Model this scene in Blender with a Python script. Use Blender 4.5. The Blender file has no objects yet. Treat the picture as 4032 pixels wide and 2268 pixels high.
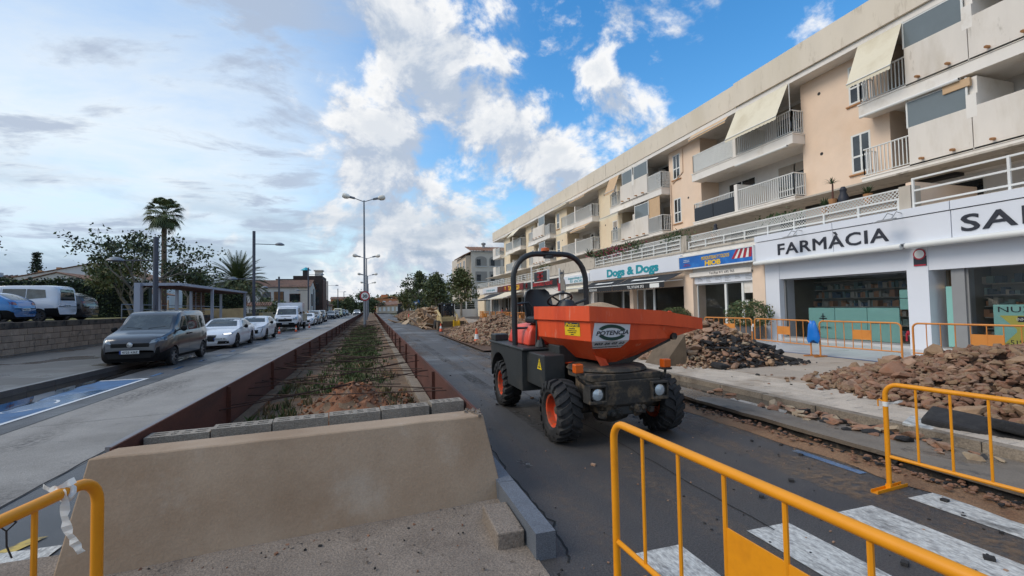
import bpy, bmesh, math, random
import numpy as np
from mathutils import Matrix, Vector, noise as mnoise
random.seed(7); rng = np.random.default_rng(7)
R = math.radians; PI = math.pi
scene = bpy.context.scene
COL = scene.collection

# ---------------------------------------------------------------- camera
cd = bpy.data.cameras.new('camera'); cam = bpy.data.objects.new('camera', cd); COL.objects.link(cam)
cd.sensor_width = 36.0; cd.lens = 36.0 * 1800.0 / 4032.0
cd.clip_start = 0.05; cd.clip_end = 4000
cam.matrix_world = Matrix(((0.95519891, 0.00690478, -0.29588404, 0.0), (-0.29535505, -0.04189057, -0.95446874, 0.0),
                           (-0.01898515, 0.99909835, -0.03797447, 1.8), (0, 0, 0, 1)))
scene.camera = cam

# ---------------------------------------------------------------- sky and sun
SUN_EL, SUN_AZ = 42.0, 272.0            # compass bearing of the sun, clockwise from +Y (the road direction)
world = bpy.data.worlds.new('World'); scene.world = world; world.use_nodes = True

def build_sky():
    nt = world.node_tree; nt.nodes.clear(); N = nt.nodes.new; L = nt.links.new
    out = N('ShaderNodeOutputWorld')
    sky = N('ShaderNodeTexSky'); sky.sky_type = 'NISHITA'; sky.sun_disc = False
    sky.sun_elevation = R(SUN_EL); sky.sun_rotation = R(SUN_AZ); sky.air_density = 1.3; sky.dust_density = 0.3; sky.ozone_density = 3.0
    hs = N('ShaderNodeHueSaturation'); hs.inputs['Saturation'].default_value = 1.35; hs.inputs['Value'].default_value = 1.3; L(sky.outputs[0], hs.inputs['Color'])
    bg1 = N('ShaderNodeBackground'); bg1.inputs[1].default_value = 0.125; L(hs.outputs[0], bg1.inputs[0])
    tc = N('ShaderNodeTexCoord')
    def math_(op, a, b=None, c=None, clamp=False):
        n = N('ShaderNodeMath'); n.operation = op; n.use_clamp = clamp
        for i, x in enumerate((a, b, c)):
            if x is None: continue
            if isinstance(x, (int, float)): n.inputs[i].default_value = x
            else: L(x, n.inputs[i])
        return n.outputs[0]
    def vmath(op, a, b=None):
        n = N('ShaderNodeVectorMath'); n.operation = op
        for i, x in enumerate((a, b)):
            if x is None: continue
            if isinstance(x, (tuple, list)): n.inputs[i].default_value = x
            else: L(x, n.inputs[i])
        return n
    def ramp(x, a, b):
        n = N('ShaderNodeMapRange'); n.interpolation_type = 'SMOOTHSTEP'; L(x, n.inputs[0]); n.inputs[1].default_value = a; n.inputs[2].default_value = b; return n.outputs[0]
    def mixc(f, a, b):
        n = N('ShaderNodeMix'); n.data_type = 'RGBA'
        if isinstance(f, float): n.inputs[0].default_value = f
        else: L(f, n.inputs[0])
        for i, x in ((6, a), (7, b)):
            if isinstance(x, tuple): n.inputs[i].default_value = (*x, 1)
            else: L(x, n.inputs[i])
        return n.outputs[2]
    def fbm(vec, scale, detail, rough, dist=0.0, lac=2.0):
        n = N('ShaderNodeTexNoise'); L(vec, n.inputs['Vector']); n.inputs['Scale'].default_value = scale; n.inputs['Detail'].default_value = detail
        n.inputs['Roughness'].default_value = rough; n.inputs['Distortion'].default_value = dist; n.inputs['Lacunarity'].default_value = lac
        return n.outputs['Fac']
    d = vmath('NORMALIZE', tc.outputs['Generated']).outputs[0]
    sep = N('ShaderNodeSeparateXYZ'); L(d, sep.inputs[0]); dx, dy, dz = sep.outputs
    zz = math_('ADD', math_('MAXIMUM', dz, 0.0), 0.16)
    comb = N('ShaderNodeCombineXYZ'); L(math_('DIVIDE', dx, zz), comb.inputs[0]); L(math_('DIVIDE', dy, zz), comb.inputs[1])
    P = comb.outputs[0]                                  # the sky laid out flat, as a cloud deck is
    rot = N('ShaderNodeMapping'); rot.inputs['Rotation'].default_value = (0, 0, R(-28)); rot.inputs['Scale'].default_value = (1.15, 1.9, 1.0); L(P, rot.inputs[0])
    side = math_('ADD', math_('MULTIPLY', dx, 1.0), math_('MULTIPLY', dy, 0.16))     # - left of the road, + right of it
    wob = math_('MULTIPLY', math_('SUBTRACT', fbm(P, 0.7, 3, 0.5), 0.5), 0.5)
    side2 = math_('ADD', side, wob)
    # thin bright veil over the left half
    veil = math_('MULTIPLY', math_('SUBTRACT', 1.0, ramp(side2, -0.25, 0.50)), math_('ADD', 0.36, math_('MULTIPLY', fbm(rot.outputs[0], 1.5, 7, 0.62, 0.3), 1.0)), clamp=True)
    glow = math_('SUBTRACT', 1.0, ramp(math_('ABSOLUTE', math_('SUBTRACT', dz, 0.27)), 0.02, 0.30))
    veilc = mixc(glow, (0.46, 0.62, 0.84), (0.84, 0.90, 0.94))
    # grey streaks in the veil
    st = fbm(rot.outputs[0], 1.5, 8, 0.60, 0.4)
    streak = math_('MULTIPLY', ramp(st, 0.50, 0.62), math_('SUBTRACT', 1.0, ramp(side2, -0.05, 0.3)))
    # cumulus
    D3 = vmath('MULTIPLY', d, (1.0, 1.0, 1.25)).outputs[0]
    def dens(vec):
        a = fbm(vec, 5.4, 10, 0.60, 0.25); b = fbm(vec, 1.7, 3, 0.5)
        return math_('ADD', math_('MULTIPLY', a, 0.74), math_('MULTIPLY', b, 0.30))
    off = N('ShaderNodeMapping'); off.inputs['Location'].default_value = (4.3, 1.9, 7.1); L(D3, off.inputs[0]); D = off.outputs[0]
    off2 = vmath('ADD', D, (-0.03, -0.005, 0.06)).outputs[0]
    dn, dn2 = dens(D), dens(off2)
    # a bank of cumulus over the road ahead, thinning out overhead, to the far right and into the left veil
    inv = lambda x: math_('SUBTRACT', 1.0, x)
    bank = math_('MULTIPLY', math_('MULTIPLY', ramp(side, -0.06, 0.18), inv(ramp(side, 0.45, 0.85))), inv(ramp(dz, 0.34, 0.68)))
    bias = math_('SUBTRACT', math_('MULTIPLY', bank, 0.115), math_('MULTIPLY', inv(ramp(side, -0.35, -0.05)), 0.08))
    bias = math_('SUBTRACT', bias, math_('MULTIPLY', ramp(side, 0.7, 0.9), 0.02))
    cum = ramp(math_('ADD', dn, bias), 0.54, 0.635)
    lit = ramp(math_('ADD', math_('SUBTRACT', dn, dn2), math_('MULTIPLY', math_('SUBTRACT', fbm(D, 9.0, 6, 0.6), 0.5), 0.10)), -0.06, 0.06)
    core = ramp(math_('ADD', dn, bias), 0.60, 0.72)
    cumc = mixc(lit, (0.46, 0.54, 0.67), (0.95, 0.95, 0.95)); cumc = mixc(math_('MULTIPLY', core, 0.45), cumc, (0.43, 0.52, 0.64))
    # low grey bank towards the horizon
    lown = fbm(D, 2.2, 8, 0.6, 0.4)
    Dl = vmath('MULTIPLY', d, (1.0, 1.0, 3.4)).outputs[0]
    lowm = math_('MULTIPLY', ramp(fbm(Dl, 2.6, 8, 0.58, 0.3), 0.43, 0.58), math_('SUBTRACT', 1.0, ramp(dz, 0.10, 0.27)))
    lowc = mixc(ramp(lown, 0.35, 0.68), (0.27, 0.37, 0.50), (0.48, 0.58, 0.70))
    # horizon paleness
    hz = math_('MULTIPLY', math_('SUBTRACT', 1.0, ramp(dz, 0.0, 0.16)), 0.8)
    horizon = (0.60, 0.72, 0.84)
    def mixs(f, a, colour):
        bg = N('ShaderNodeBackground'); bg.inputs[1].default_value = 0.84
        if isinstance(colour, tuple): bg.inputs[0].default_value = (*colour, 1)
        else: L(colour, bg.inputs[0])
        m = N('ShaderNodeMixShader'); L(f, m.inputs[0]); L(a, m.inputs[1]); L(bg.outputs[0], m.inputs[2]); return m.outputs[0]
    s = bg1.outputs[0]
    s = mixs(hz, s, horizon)
    s = mixs(veil, s, veilc)
    s = mixs(math_('MULTIPLY', streak, 0.85), s, (0.42, 0.50, 0.64))
    s = mixs(cum, s, cumc)
    s = mixs(math_('MULTIPLY', lowm, 0.85), s, lowc)
    L(s, out.inputs[0])
build_sky()
world.cycles.sampling_method = 'MANUAL'; world.cycles.sample_map_resolution = 512

sd = bpy.data.lights.new('sun', 'SUN'); sun = bpy.data.objects.new('sun', sd); COL.objects.link(sun)
sd.energy = 1.5; sd.angle = R(30); sd.color = (1.0, 0.89, 0.74)
az = R(SUN_AZ); el = R(SUN_EL)
sdir = Vector((math.sin(az) * math.cos(el), math.cos(az) * math.cos(el), math.sin(el)))
sun.rotation_euler = sdir.to_track_quat('Z', 'Y').to_euler()

vs = scene.view_settings
vs.view_transform = 'Standard'; vs.look = 'None'; vs.exposure = 0.32; vs.gamma = 1.0; vs.use_curve_mapping = False
scene.display_settings.display_device = 'sRGB'
scene.cycles.max_bounces = 6; scene.cycles.diffuse_bounces = 3; scene.cycles.glossy_bounces = 3; scene.cycles.transmission_bounces = 4; scene.cycles.transparent_max_bounces = 8
scene.cycles.caustics_reflective = False; scene.cycles.caustics_refractive = False
scene.cycles.use_denoising = True; scene.cycles.sample_clamp_indirect = 6

# ---------------------------------------------------------------- helpers
def lin(r, g=None, b=None):
    if g is None: r, g, b = r
    f = lambda x: (x / 255 / 12.92) if x / 255 <= 0.04045 else ((x / 255 + 0.055) / 1.055) ** 2.4
    return (f(r), f(g), f(b))

MATS = {}
def mat(name, col, rough=0.7, metal=0.0, var=0.12, scale=2.5, c2=None, c2s=0.8, c2lo=0.5, c2hi=0.7, bump=0.0, bs=60.0, rnd=0.0, spec=0.5,
        coat=0.0, alpha=1.0, emit=0.0, obj=False, stretch=None, wet=None, grain=0.0, gs=200.0, trans=0.0, c3=None, c3s=5.0, c3lo=0.55, c3hi=0.7, fres=None):
    """procedural surface: colour with noise, an optional second colour in patches, grain, bump; rnd = each object its own tone"""
    m = bpy.data.materials.new(name); m.use_nodes = True; MATS[name] = m
    nt = m.node_tree; N = nt.nodes.new; L = nt.links.new
    b = nt.nodes['Principled BSDF']
    if obj:
        t = N('ShaderNodeTexCoord'); vec = t.outputs['Object']
    else:
        g = N('ShaderNodeNewGeometry'); vec = g.outputs['Position']
    if stretch:
        mp = N('ShaderNodeMapping'); mp.inputs['Scale'].default_value = stretch; L(vec, mp.inputs[0]); vec = mp.outputs[0]
    def noise(s, det=5, rough_=0.6):
        n = N('ShaderNodeTexNoise'); L(vec, n.inputs['Vector']); n.inputs['Scale'].default_value = s; n.inputs['Detail'].default_value = det; n.inputs['Roughness'].default_value = rough_
        return n.outputs['Fac']
    def rng_(x, a, b_, lo, hi):
        n = N('ShaderNodeMapRange'); L(x, n.inputs[0]); n.inputs[1].default_value = a; n.inputs[2].default_value = b_; n.inputs[3].default_value = lo; n.inputs[4].default_value = hi; return n.outputs[0]
    def mix(f, a, c):
        n = N('ShaderNodeMix'); n.data_type = 'RGBA'; L(f, n.inputs[0])
        for i, x in ((6, a), (7, c)):
            if isinstance(x, tuple): n.inputs[i].default_value = (*x, 1)
            else: L(x, n.inputs[i])
        return n.outputs[2]
    c = tuple(col)
    cur = c
    if c2 is not None:
        cur = mix(rng_(noise(c2s, 6, 0.65), c2lo, c2hi, 0, 1), cur, tuple(c2))
    if c3 is not None:
        cur = mix(rng_(noise(c3s, 6, 0.7), c3lo, c3hi, 0, 1), cur, tuple(c3))
    fac = None
    if var > 0: fac = rng_(noise(scale), 0.25, 0.75, 1 - var, 1 + var)
    if grain > 0:
        g2 = rng_(noise(gs, 2, 0.7), 0.3, 0.7, 1 - grain, 1 + grain)
        if fac is None: fac = g2
        else:
            mm = N('ShaderNodeMath'); mm.operation = 'MULTIPLY'; L(fac, mm.inputs[0]); L(g2, mm.inputs[1]); fac = mm.outputs[0]
    if rnd > 0:
        oi = N('ShaderNodeObjectInfo'); r_ = rng_(oi.outputs['Random'], 0, 1, 1 - rnd, 1 + rnd)
        if fac is None: fac = r_
        else:
            mm = N('ShaderNodeMath'); mm.operation = 'MULTIPLY'; L(fac, mm.inputs[0]); L(r_, mm.inputs[1]); fac = mm.outputs[0]
    if fac is not None:
        vm = N('ShaderNodeVectorMath'); vm.operation = 'SCALE'; L(fac, vm.inputs['Scale'])
        if isinstance(cur, tuple): vm.inputs[0].default_value = cur
        else: L(cur, vm.inputs[0])
        cur = vm.outputs[0]
    if isinstance(cur, tuple): b.inputs['Base Color'].default_value = (*cur, 1)
    else: L(cur, b.inputs['Base Color'])
    if wet is not None:      # (scale, lo, hi, wet roughness)
        L(rng_(noise(wet[0], 4, 0.5), wet[1], wet[2], rough, wet[3]), b.inputs['Roughness'])
    else: b.inputs['Roughness'].default_value = rough
    b.inputs['Metallic'].default_value = metal; b.inputs['Specular IOR Level'].default_value = spec
    if coat: b.inputs['Coat Weight'].default_value = coat; b.inputs['Coat Roughness'].default_value = 0.06
    if trans: b.inputs['Transmission Weight'].default_value = trans
    if alpha < 1: b.inputs['Alpha'].default_value = alpha
    if emit:
        b.inputs['Emission Color'].default_value = (*c, 1); b.inputs['Emission Strength'].default_value = emit
    if bump > 0:
        bn = N('ShaderNodeBump'); bn.inputs['Strength'].default_value = bump; bn.inputs['Distance'].default_value = 0.02
        L(noise(bs, 6, 0.65), bn.inputs['Height']); L(bn.outputs[0], b.inputs['Normal'])
    return m

class MB:
    def __init__(s): s.v = []; s.f = []; s.m = []; s.mi = 0
    def add(s, vs_, fs_, mi=None):
        n = len(s.v); s.v += [tuple(x) for x in vs_]; s.f += [tuple(i + n for i in f) for f in fs_]; s.m += [s.mi if mi is None else mi] * len(fs_); return s
    def box(s, x0, x1, y0, y1, z0, z1, mi=None):
        if x0 > x1: x0, x1 = x1, x0
        if y0 > y1: y0, y1 = y1, y0
        if z0 > z1: z0, z1 = z1, z0
        return s.add([(x0, y0, z0), (x1, y0, z0), (x1, y1, z0), (x0, y1, z0), (x0, y0, z1), (x1, y0, z1), (x1, y1, z1), (x0, y1, z1)],
                     [(0, 3, 2, 1), (4, 5, 6, 7), (0, 1, 5, 4), (1, 2, 6, 5), (2, 3, 7, 6), (3, 0, 4, 7)], mi)
    def obox(s, c, size, rz=0, rx=0, ry=0, mi=None):
        n = len(s.v); a, b, d = [x / 2 for x in size]; s.box(-a, a, -b, b, -d, d, mi)
        M_ = Matrix.Translation(c) @ Matrix.Rotation(rz, 4, 'Z') @ Matrix.Rotation(ry, 4, 'Y') @ Matrix.Rotation(rx, 4, 'X')
        s.xf(M_, n); return s
    def xf(s, M_, n=0):
        for i in range(n, len(s.v)): s.v[i] = tuple(M_ @ Vector(s.v[i]))
        return s
    def quad(s, a, b, c, d, mi=None): return s.add([a, b, c, d], [(0, 1, 2, 3)], mi)
    def prism(s, poly, axis, a, b, mi=None):
        n = len(poly)
        f = {'x': lambda p, t: (t, p[0], p[1]), 'y': lambda p, t: (p[0], t, p[1]), 'z': lambda p, t: (p[0], p[1], t)}[axis]
        vs_ = [f(p, a) for p in poly] + [f(p, b) for p in poly]
        fs_ = [tuple(range(n)), tuple(range(2 * n - 1, n - 1, -1))] + [(i, i + n, (i + 1) % n + n, (i + 1) % n) for i in range(n)]
        return s.add(vs_, fs_, mi)
    def tube(s, pts, r, n=8, caps=True, closed=False, mi=None, radii=None):
        P_ = [Vector(p) for p in pts]; rings = []; up = Vector((0, 0, 1)); m_ = len(P_)
        for i, p in enumerate(P_):
            if closed: d = (P_[(i + 1) % m_] - P_[i - 1])
            else: d = (P_[min(i + 1, m_ - 1)] - P_[max(i - 1, 0)])
            if d.length < 1e-9: d = Vector((0, 0, 1))
            d.normalize()
            if i == 0:
                u = d.cross(up)
                if u.length < .05: u = d.cross(Vector((0, 1, 0)))
            else: u = pu - d * pu.dot(d)          # carry the frame along the path so bends do not twist
            u.normalize(); pu = u; w = u.cross(d).normalized()
            rr = radii[i] if radii else r
            rings.append([p + (u * math.cos(2 * PI * k / n) + w * math.sin(2 * PI * k / n)) * rr for k in range(n)])
        vs_ = [v for rg in rings for v in rg]; fs_ = []
        for i in range(m_ if closed else m_ - 1):
            j = (i + 1) % m_
            for k in range(n): fs_.append((i * n + k, i * n + (k + 1) % n, j * n + (k + 1) % n, j * n + k))
        if caps and not closed: fs_ += [tuple(range(n - 1, -1, -1)), tuple((m_ - 1) * n + k for k in range(n))]
        return s.add(vs_, fs_, mi)
    def cyl(s, a, b, r0, r1=None, n=12, mi=None): return s.tube([a, b], r0, n, True, False, mi, [r0, r0 if r1 is None else r1])
    def lathe(s, prof, n=20, c=(0, 0, 0), axis='z', mi=None, caps=True):
        vs_ = []; fs_ = []; m_ = len(prof)
        for r_, z in prof:
            for k in range(n):
                a = 2 * PI * k / n; x, y = r_ * math.cos(a), r_ * math.sin(a)
                p = (x, y, z) if axis == 'z' else ((z, x, y) if axis == 'x' else (y, z, x))
                vs_.append((p[0] + c[0], p[1] + c[1], p[2] + c[2]))
        for i in range(m_ - 1):
            for k in range(n): fs_.append((i * n + k, i * n + (k + 1) % n, (i + 1) * n + (k + 1) % n, (i + 1) * n + k))
        if caps: fs_ += [tuple(range(n - 1, -1, -1)), tuple((m_ - 1) * n + k for k in range(n))]
        return s.add(vs_, fs_, mi)
    def loft(s, rings, closed=True, cap=True, mi=None):
        n = len(rings[0]); vs_ = [v for rg in rings for v in rg]; fs_ = []
        for i in range(len(rings) - 1):
            for k in range(n if closed else n - 1):
                fs_.append((i * n + k, i * n + (k + 1) % n, (i + 1) * n + (k + 1) % n, (i + 1) * n + k))
        if cap: fs_ += [tuple(range(n - 1, -1, -1)), tuple((len(rings) - 1) * n + k for k in range(n))]
        return s.add(vs_, fs_, mi)
    def mesh(s, name, mats, smooth=False):
        me = bpy.data.meshes.new(name); me.from_pydata(s.v, [], s.f)
        if not isinstance(mats, (list, tuple)): mats = [mats]
        for m_ in mats: me.materials.append(MATS[m_] if isinstance(m_, str) else m_)
        if len(mats) > 1: me.polygons.foreach_set('material_index', s.m)
        bm = bmesh.new(); bm.from_mesh(me); bmesh.ops.recalc_face_normals(bm, faces=bm.faces); bm.to_mesh(me); bm.free()
        if smooth:
            me.polygons.foreach_set('use_smooth', [True] * len(me.polygons))
            if smooth != 'all': me.set_sharp_from_angle(angle=R(38))
        me.update(); return me
    def obj(s, name, mats, parent=None, smooth=False, loc=None, rz=0, world_=False, bev=0.0, **kw):
        return mobj(name, s.mesh(name, mats, smooth), parent, loc, rz, world_, bev, **kw)

def mobj(name, me, parent=None, loc=None, rz=0, world_=False, bev=0.0, **kw):
    o = bpy.data.objects.new(name, me); COL.objects.link(o)
    if parent is not None:
        o.parent = parent
        if world_ and parent.type == 'EMPTY': o.matrix_parent_inverse = (Matrix.Translation(parent.location) @ parent.rotation_euler.to_matrix().to_4x4()).inverted()
    if loc is not None: o.location = loc
    if rz: o.rotation_euler = (0, 0, rz)
    if bev:
        b = o.modifiers.new('bevel', 'BEVEL'); b.width = bev; b.segments = 2; b.limit_method = 'ANGLE'; b.angle_limit = R(40)
    for k, x in kw.items(): o[k] = x
    return o

def thing(name, label, cat, loc=(0, 0, 0), rz=0, group=None):
    o = bpy.data.objects.new(name, None); COL.objects.link(o); o.location = loc; o.rotation_euler = (0, 0, rz); o.empty_display_size = 0.2
    o['label'] = label; o['category'] = cat
    if group: o['group'] = group
    return o
def tag(o, label, cat, group=None):
    o['label'] = label; o['category'] = cat
    if group: o['group'] = group
    return o
def struct(o): o['kind'] = 'structure'; return o
def stuff(o): o['kind'] = 'stuff'; return o
def dup(o, loc=None, rz=None, label=None, group=None, parent=None):
    c = o.copy(); COL.objects.link(c)
    if parent is not None: c.parent = parent
    if loc is not None: c.location = loc
    if rz is not None: c.rotation_euler = (0, 0, rz)
    if label: c['label'] = label
    if group: c['group'] = group
    for ch in o.children: dup(ch, parent=c)
    return c

TXT = {}
def text_mesh(s, h, depth=0.02, bold=0.0, shear=0.0, width=None, space=1.0, fat=0.0):
    """flat lettering with cap height h in its own x-y plane, centred"""
    cu = bpy.data.curves.new('lettering', 'FONT'); cu.body = s; cu.size = 1.0; cu.extrude = 0.01; cu.offset = bold; cu.bevel_depth = fat; cu.bevel_resolution = 0; cu.shear = shear; cu.space_character = space
    cu.align_x = 'CENTER'; cu.resolution_u = 3
    o = bpy.data.objects.new('lettering', cu); COL.objects.link(o)
    dg = bpy.context.evaluated_depsgraph_get(); dg.update()
    me = bpy.data.meshes.new_from_object(o.evaluated_get(dg))
    bpy.data.objects.remove(o)
    co = np.empty(len(me.vertices) * 3); me.vertices.foreach_get('co', co); co = co.reshape(-1, 3)
    x0, x1 = co[:, 0].min(), co[:, 0].max(); y0, y1 = co[:, 1].min(), co[:, 1].max()
    cap = 0.73
    sy = h / cap; sx = sy if width is None else width / (x1 - x0)
    co[:, 0] = (co[:, 0] - (x0 + x1) / 2) * sx; co[:, 1] = (co[:, 1] - cap / 2) * sy
    co[:, 2] = co[:, 2] / (0.02 + 2 * fat) * depth
    me.vertices.foreach_set('co', co.ravel()); me.update()
    return me
def lettering(s, h, c, right, up, material, parent=None, name='lettering', depth=0.02, **kw):
    me = text_mesh(s, h, depth, **kw)
    r_ = Vector(right).normalized(); u_ = Vector(up).normalized(); n_ = r_.cross(u_)
    M_ = Matrix((( r_.x, u_.x, n_.x, c[0]), (r_.y, u_.y, n_.y, c[1]), (r_.z, u_.z, n_.z, c[2]), (0, 0, 0, 1)))
    me.transform(M_); me.materials.clear(); me.materials.append(MATS[material])
    return mobj(name, me, parent, world_=True) if parent is not None and parent.type == 'EMPTY' and parent.rotation_euler.z == 0 else mobj(name, me, parent)

def leafcards(mb, pts, size, jit=0.4, nm=1, squash=1.0, up=0.0):
    """one small bent leaf clump (two triangles) at each point"""
    n = len(pts); pts = np.asarray(pts, float)
    a = rng.normal(size=(n, 3)); a /= np.linalg.norm(a, axis=1)[:, None]
    b = rng.normal(size=(n, 3)); b[:, 2] += up; b -= a * (a * b).sum(1)[:, None]; b /= np.linalg.norm(b, axis=1)[:, None]
    s = size * (1 + jit * rng.uniform(-1, 1, n))[:, None]
    q = np.stack([pts - a * s * .5, pts - b * s * .32, pts + a * s * .5, pts + b * s * .32], 1)
    q[:, 2] += rng.normal(size=(n, 3)) * s * 0.15
    base = len(mb.v); mb.v += [tuple(x) for x in q.reshape(-1, 3)]
    ms = rng.integers(0, nm, n)
    for i in range(n):
        k = base + 4 * i; mb.f.append((k, k + 1, k + 2, k + 3)); mb.m.append(int(ms[i]))
    return mb

def rock_meshes(name, mats, n=8, flat=0.65, k=13):
    out = []
    for i in range(n):
        p = rng.normal(size=(k + 6, 3)); p /= np.linalg.norm(p, axis=1)[:, None]; p *= rng.uniform(.84, 1.05, (k + 6, 1)); p *= np.array([1, rng.uniform(.6, .95), rng.uniform(flat * .7, flat)]) * 0.5
        bm = bmesh.new()
        for q in p: bm.verts.new(q)
        bmesh.ops.convex_hull(bm, input=bm.verts)
        for v in [v for v in bm.verts if not v.link_faces]: bm.verts.remove(v)
        bmesh.ops.recalc_face_normals(bm, faces=bm.faces)
        me = bpy.data.meshes.new(name); bm.to_mesh(me); bm.free(); me.materials.append(MATS[mats[i % len(mats)]]); out.append(me)
    return out
def rock_data(me):
    v = np.array([x.co[:] for x in me.vertices]); f = [tuple(p.vertices) for p in me.polygons]; return v, f
# ---------------------------------------------------------------- materials
def G3(r, g, b): return lin(r, g, b)
mat('soil_far', G3(112, 108, 84), .95, c2=G3(82, 92, 60), c2s=.05, var=.25, scale=.4, bump=.3, bs=3)
mat('asphalt', (.066, .062, .060), .62, var=.16, scale=.9, c2=(.048, .047, .050), c2s=.5, grain=.55, gs=75, bump=.4, bs=120, wet=(.35, .50, .62, .36), c3=(.12, .098, .076), c3s=.42, c3lo=.56, c3hi=.74)
mat('asphalt_left', (.075, .075, .078), .55, var=.18, scale=.8, c2=(.05, .05, .052), c2s=.7, grain=.38, gs=110, bump=.28, bs=160, wet=(.5, .45, .58, .28))
mat('concrete_strip', G3(146, 142, 136), .85, var=.12, scale=1.2, c2=G3(128, 124, 118), c2s=.45, grain=.22, gs=70, bump=.5, bs=45, c3=G3(112, 110, 108), c3s=2.5, c3lo=.62, c3hi=.72)
mat('wet_asphalt', (.03, .03, .031), .10, var=.2, scale=1, grain=.15, gs=90, bump=.02, bs=60, c2=(.045, .043, .042), c2s=.8, wet=(.6, .52, .62, .35))
mat('puddle_dark', (.014, .013, .012), .03, var=.3, scale=.8, c2=(.03, .027, .024), c2s=.6, spec=.45)
mat('puddle', (.085, .072, .056), .02, var=.1, scale=1.5, c2=(.12, .10, .078), c2s=.9, spec=.6)
mat('paint_white', G3(200, 200, 195), .75, var=.12, scale=4, c2=(.30, .295, .285), c2s=20, c2lo=.46, c2hi=.66, grain=.25, gs=45, c3=(.11, .108, .105), c3s=3.4, c3lo=.52, c3hi=.70, stretch=(1.6, .6, 1), bump=.3, bs=120)
mat('paint_white_thin', G3(205, 208, 210), .6, var=.1, scale=3, c2=(.2, .2, .2), c2s=5, c2lo=.62, c2hi=.7)
mat('paint_blue', G3(54, 94, 134), .65, var=.25, scale=2, c2=(.05, .08, .12), c2s=1.2, c2lo=.56, c2hi=.68, grain=.3, gs=60, wet=(.7, .45, .55, .15))
mat('paint_yellow', G3(196, 170, 90), .7, var=.15, c2=(.1, .09, .07), c2s=5, c2lo=.5, c2hi=.62)
mat('pavement_wet', (.060, .053, .046), .5, var=.2, scale=1.5, c2=(.085, .075, .066), c2s=.5, grain=.15, gs=30, bump=.15, bs=30, wet=(.4, .50, .64, .16), spec=.35)
mat('dirt', G3(140, 108, 80), .95, var=.22, scale=6, c2=G3(112, 78, 54), c2s=3, grain=.35, gs=70, bump=.9, bs=26, c3=G3(60, 52, 46), c3s=7, c3lo=.6, c3hi=.7)
mat('red_soil', G3(134, 90, 62), .95, var=.28, scale=5, c2=G3(98, 64, 46), c2s=4, grain=.3, gs=60, bump=1, bs=22)
mat('median_soil', G3(112, 92, 72), .95, var=.25, scale=3, c2=G3(84, 64, 48), c2s=2, grain=.3, gs=50, bump=.9, bs=18, c3=G3(130, 92, 60), c3s=1.1, c3lo=.54, c3hi=.62)
mat('broken_edge', (.032, .029, .027), .9, var=.3, scale=9, c2=(.10, .075, .055), c2s=7, c2lo=.55, c2hi=.65, bump=1, bs=22)
mat('gutter', G3(124, 114, 102), .75, var=.16, scale=1.5, c2=G3(100, 90, 80), c2s=1.0, grain=.2, gs=60, bump=.4, bs=35, wet=(.8, .45, .58, .18), c3=(.075, .068, .06), c3s=1.8, c3lo=.58, c3hi=.68)
mat('kerb_stone', G3(140, 128, 113), .85, var=.2, scale=4, c2=G3(98, 86, 74), c2s=3, grain=.3, gs=50, bump=.7, bs=30, rnd=.1)
mat('paving_strip', G3(188, 178, 166), .8, var=.12, scale=2, c2=G3(152, 138, 122), c2s=1.1, grain=.15, gs=60, bump=.3, bs=50, rnd=.07)
mat('paving_inner', G3(174, 160, 144), .85, var=.12, scale=1.5, c2=G3(154, 134, 114), c2s=.7, grain=.18, gs=60, bump=.3, bs=40, rnd=.05)
mat('paving_shop', G3(196, 194, 192), .5, var=.06, scale=1, c2=G3(178, 176, 176), c2s=.8, grain=.06, gs=50, rnd=.03, wet=(.5, .4, .6, .22))
mat('paving_joint', G3(88, 78, 70), .95, var=.2, scale=5)
mat('blue_line', G3(104, 118, 150), .7, var=.15, scale=4)
mat('render_beige', G3(168, 146, 123), .88, var=.05, scale=2.2, c2=G3(152, 128, 104), c2s=.9, c2lo=.4, c2hi=.62, grain=.07, gs=60, bump=.22, bs=38, c3=G3(176, 160, 142), c3s=1.2, c3lo=.56, c3hi=.76)
mat('corten', G3(88, 50, 38), .8, var=.25, scale=2.5, c2=G3(62, 36, 30), c2s=1.5, stretch=(1, .35, 1.8), grain=.2, gs=60, bump=.2, bs=40)
mat('steel_rim', G3(130, 128, 130), .55, .4, var=.1)
mat('rebar', G3(60, 42, 36), .8, .3, var=.25, scale=8)
mat('hollow_block', G3(152, 143, 131), .95, var=.16, scale=5, c2=G3(130, 122, 112), c2s=3, grain=.3, gs=90, bump=.8, bs=60, rnd=.06)
mat('granite', G3(98, 104, 112), .55, var=.12, scale=4, grain=.6, gs=160, bump=.15, bs=140)
mat('mortar_pad', G3(136, 124, 112), .92, var=.16, scale=2.5, c2=G3(116, 104, 93), c2s=1.6, grain=.35, gs=75, bump=.8, bs=45, c3=G3(84, 72, 62), c3s=6, c3lo=.62, c3hi=.7)
mat('grass_a', (.055, .085, .022), .8, var=.3, scale=6, rnd=.1); mat('grass_b', (.10, .095, .04), .85, var=.3, scale=6); mat('grass_c', (.16, .125, .06), .85, var=.3)
mat('rock_a', G3(158, 128, 106), .92, var=.16, scale=7, c2=G3(126, 84, 60), c2s=6, bump=.7, bs=40, rnd=.22, grain=.12, gs=80)
mat('rock_b', G3(152, 124, 98), .92, var=.16, scale=8, c2=G3(158, 128, 98), c2s=5, bump=.7, bs=40, rnd=.22, grain=.12, gs=80)
mat('rock_c', G3(144, 108, 86), .92, var=.2, scale=7, c2=G3(150, 104, 78), c2s=6, bump=.7, bs=40, rnd=.2)
mat('rock_pale', G3(170, 150, 124), .92, var=.14, scale=7, c2=G3(148, 124, 100), c2s=6, bump=.7, bs=40, rnd=.15)
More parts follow.
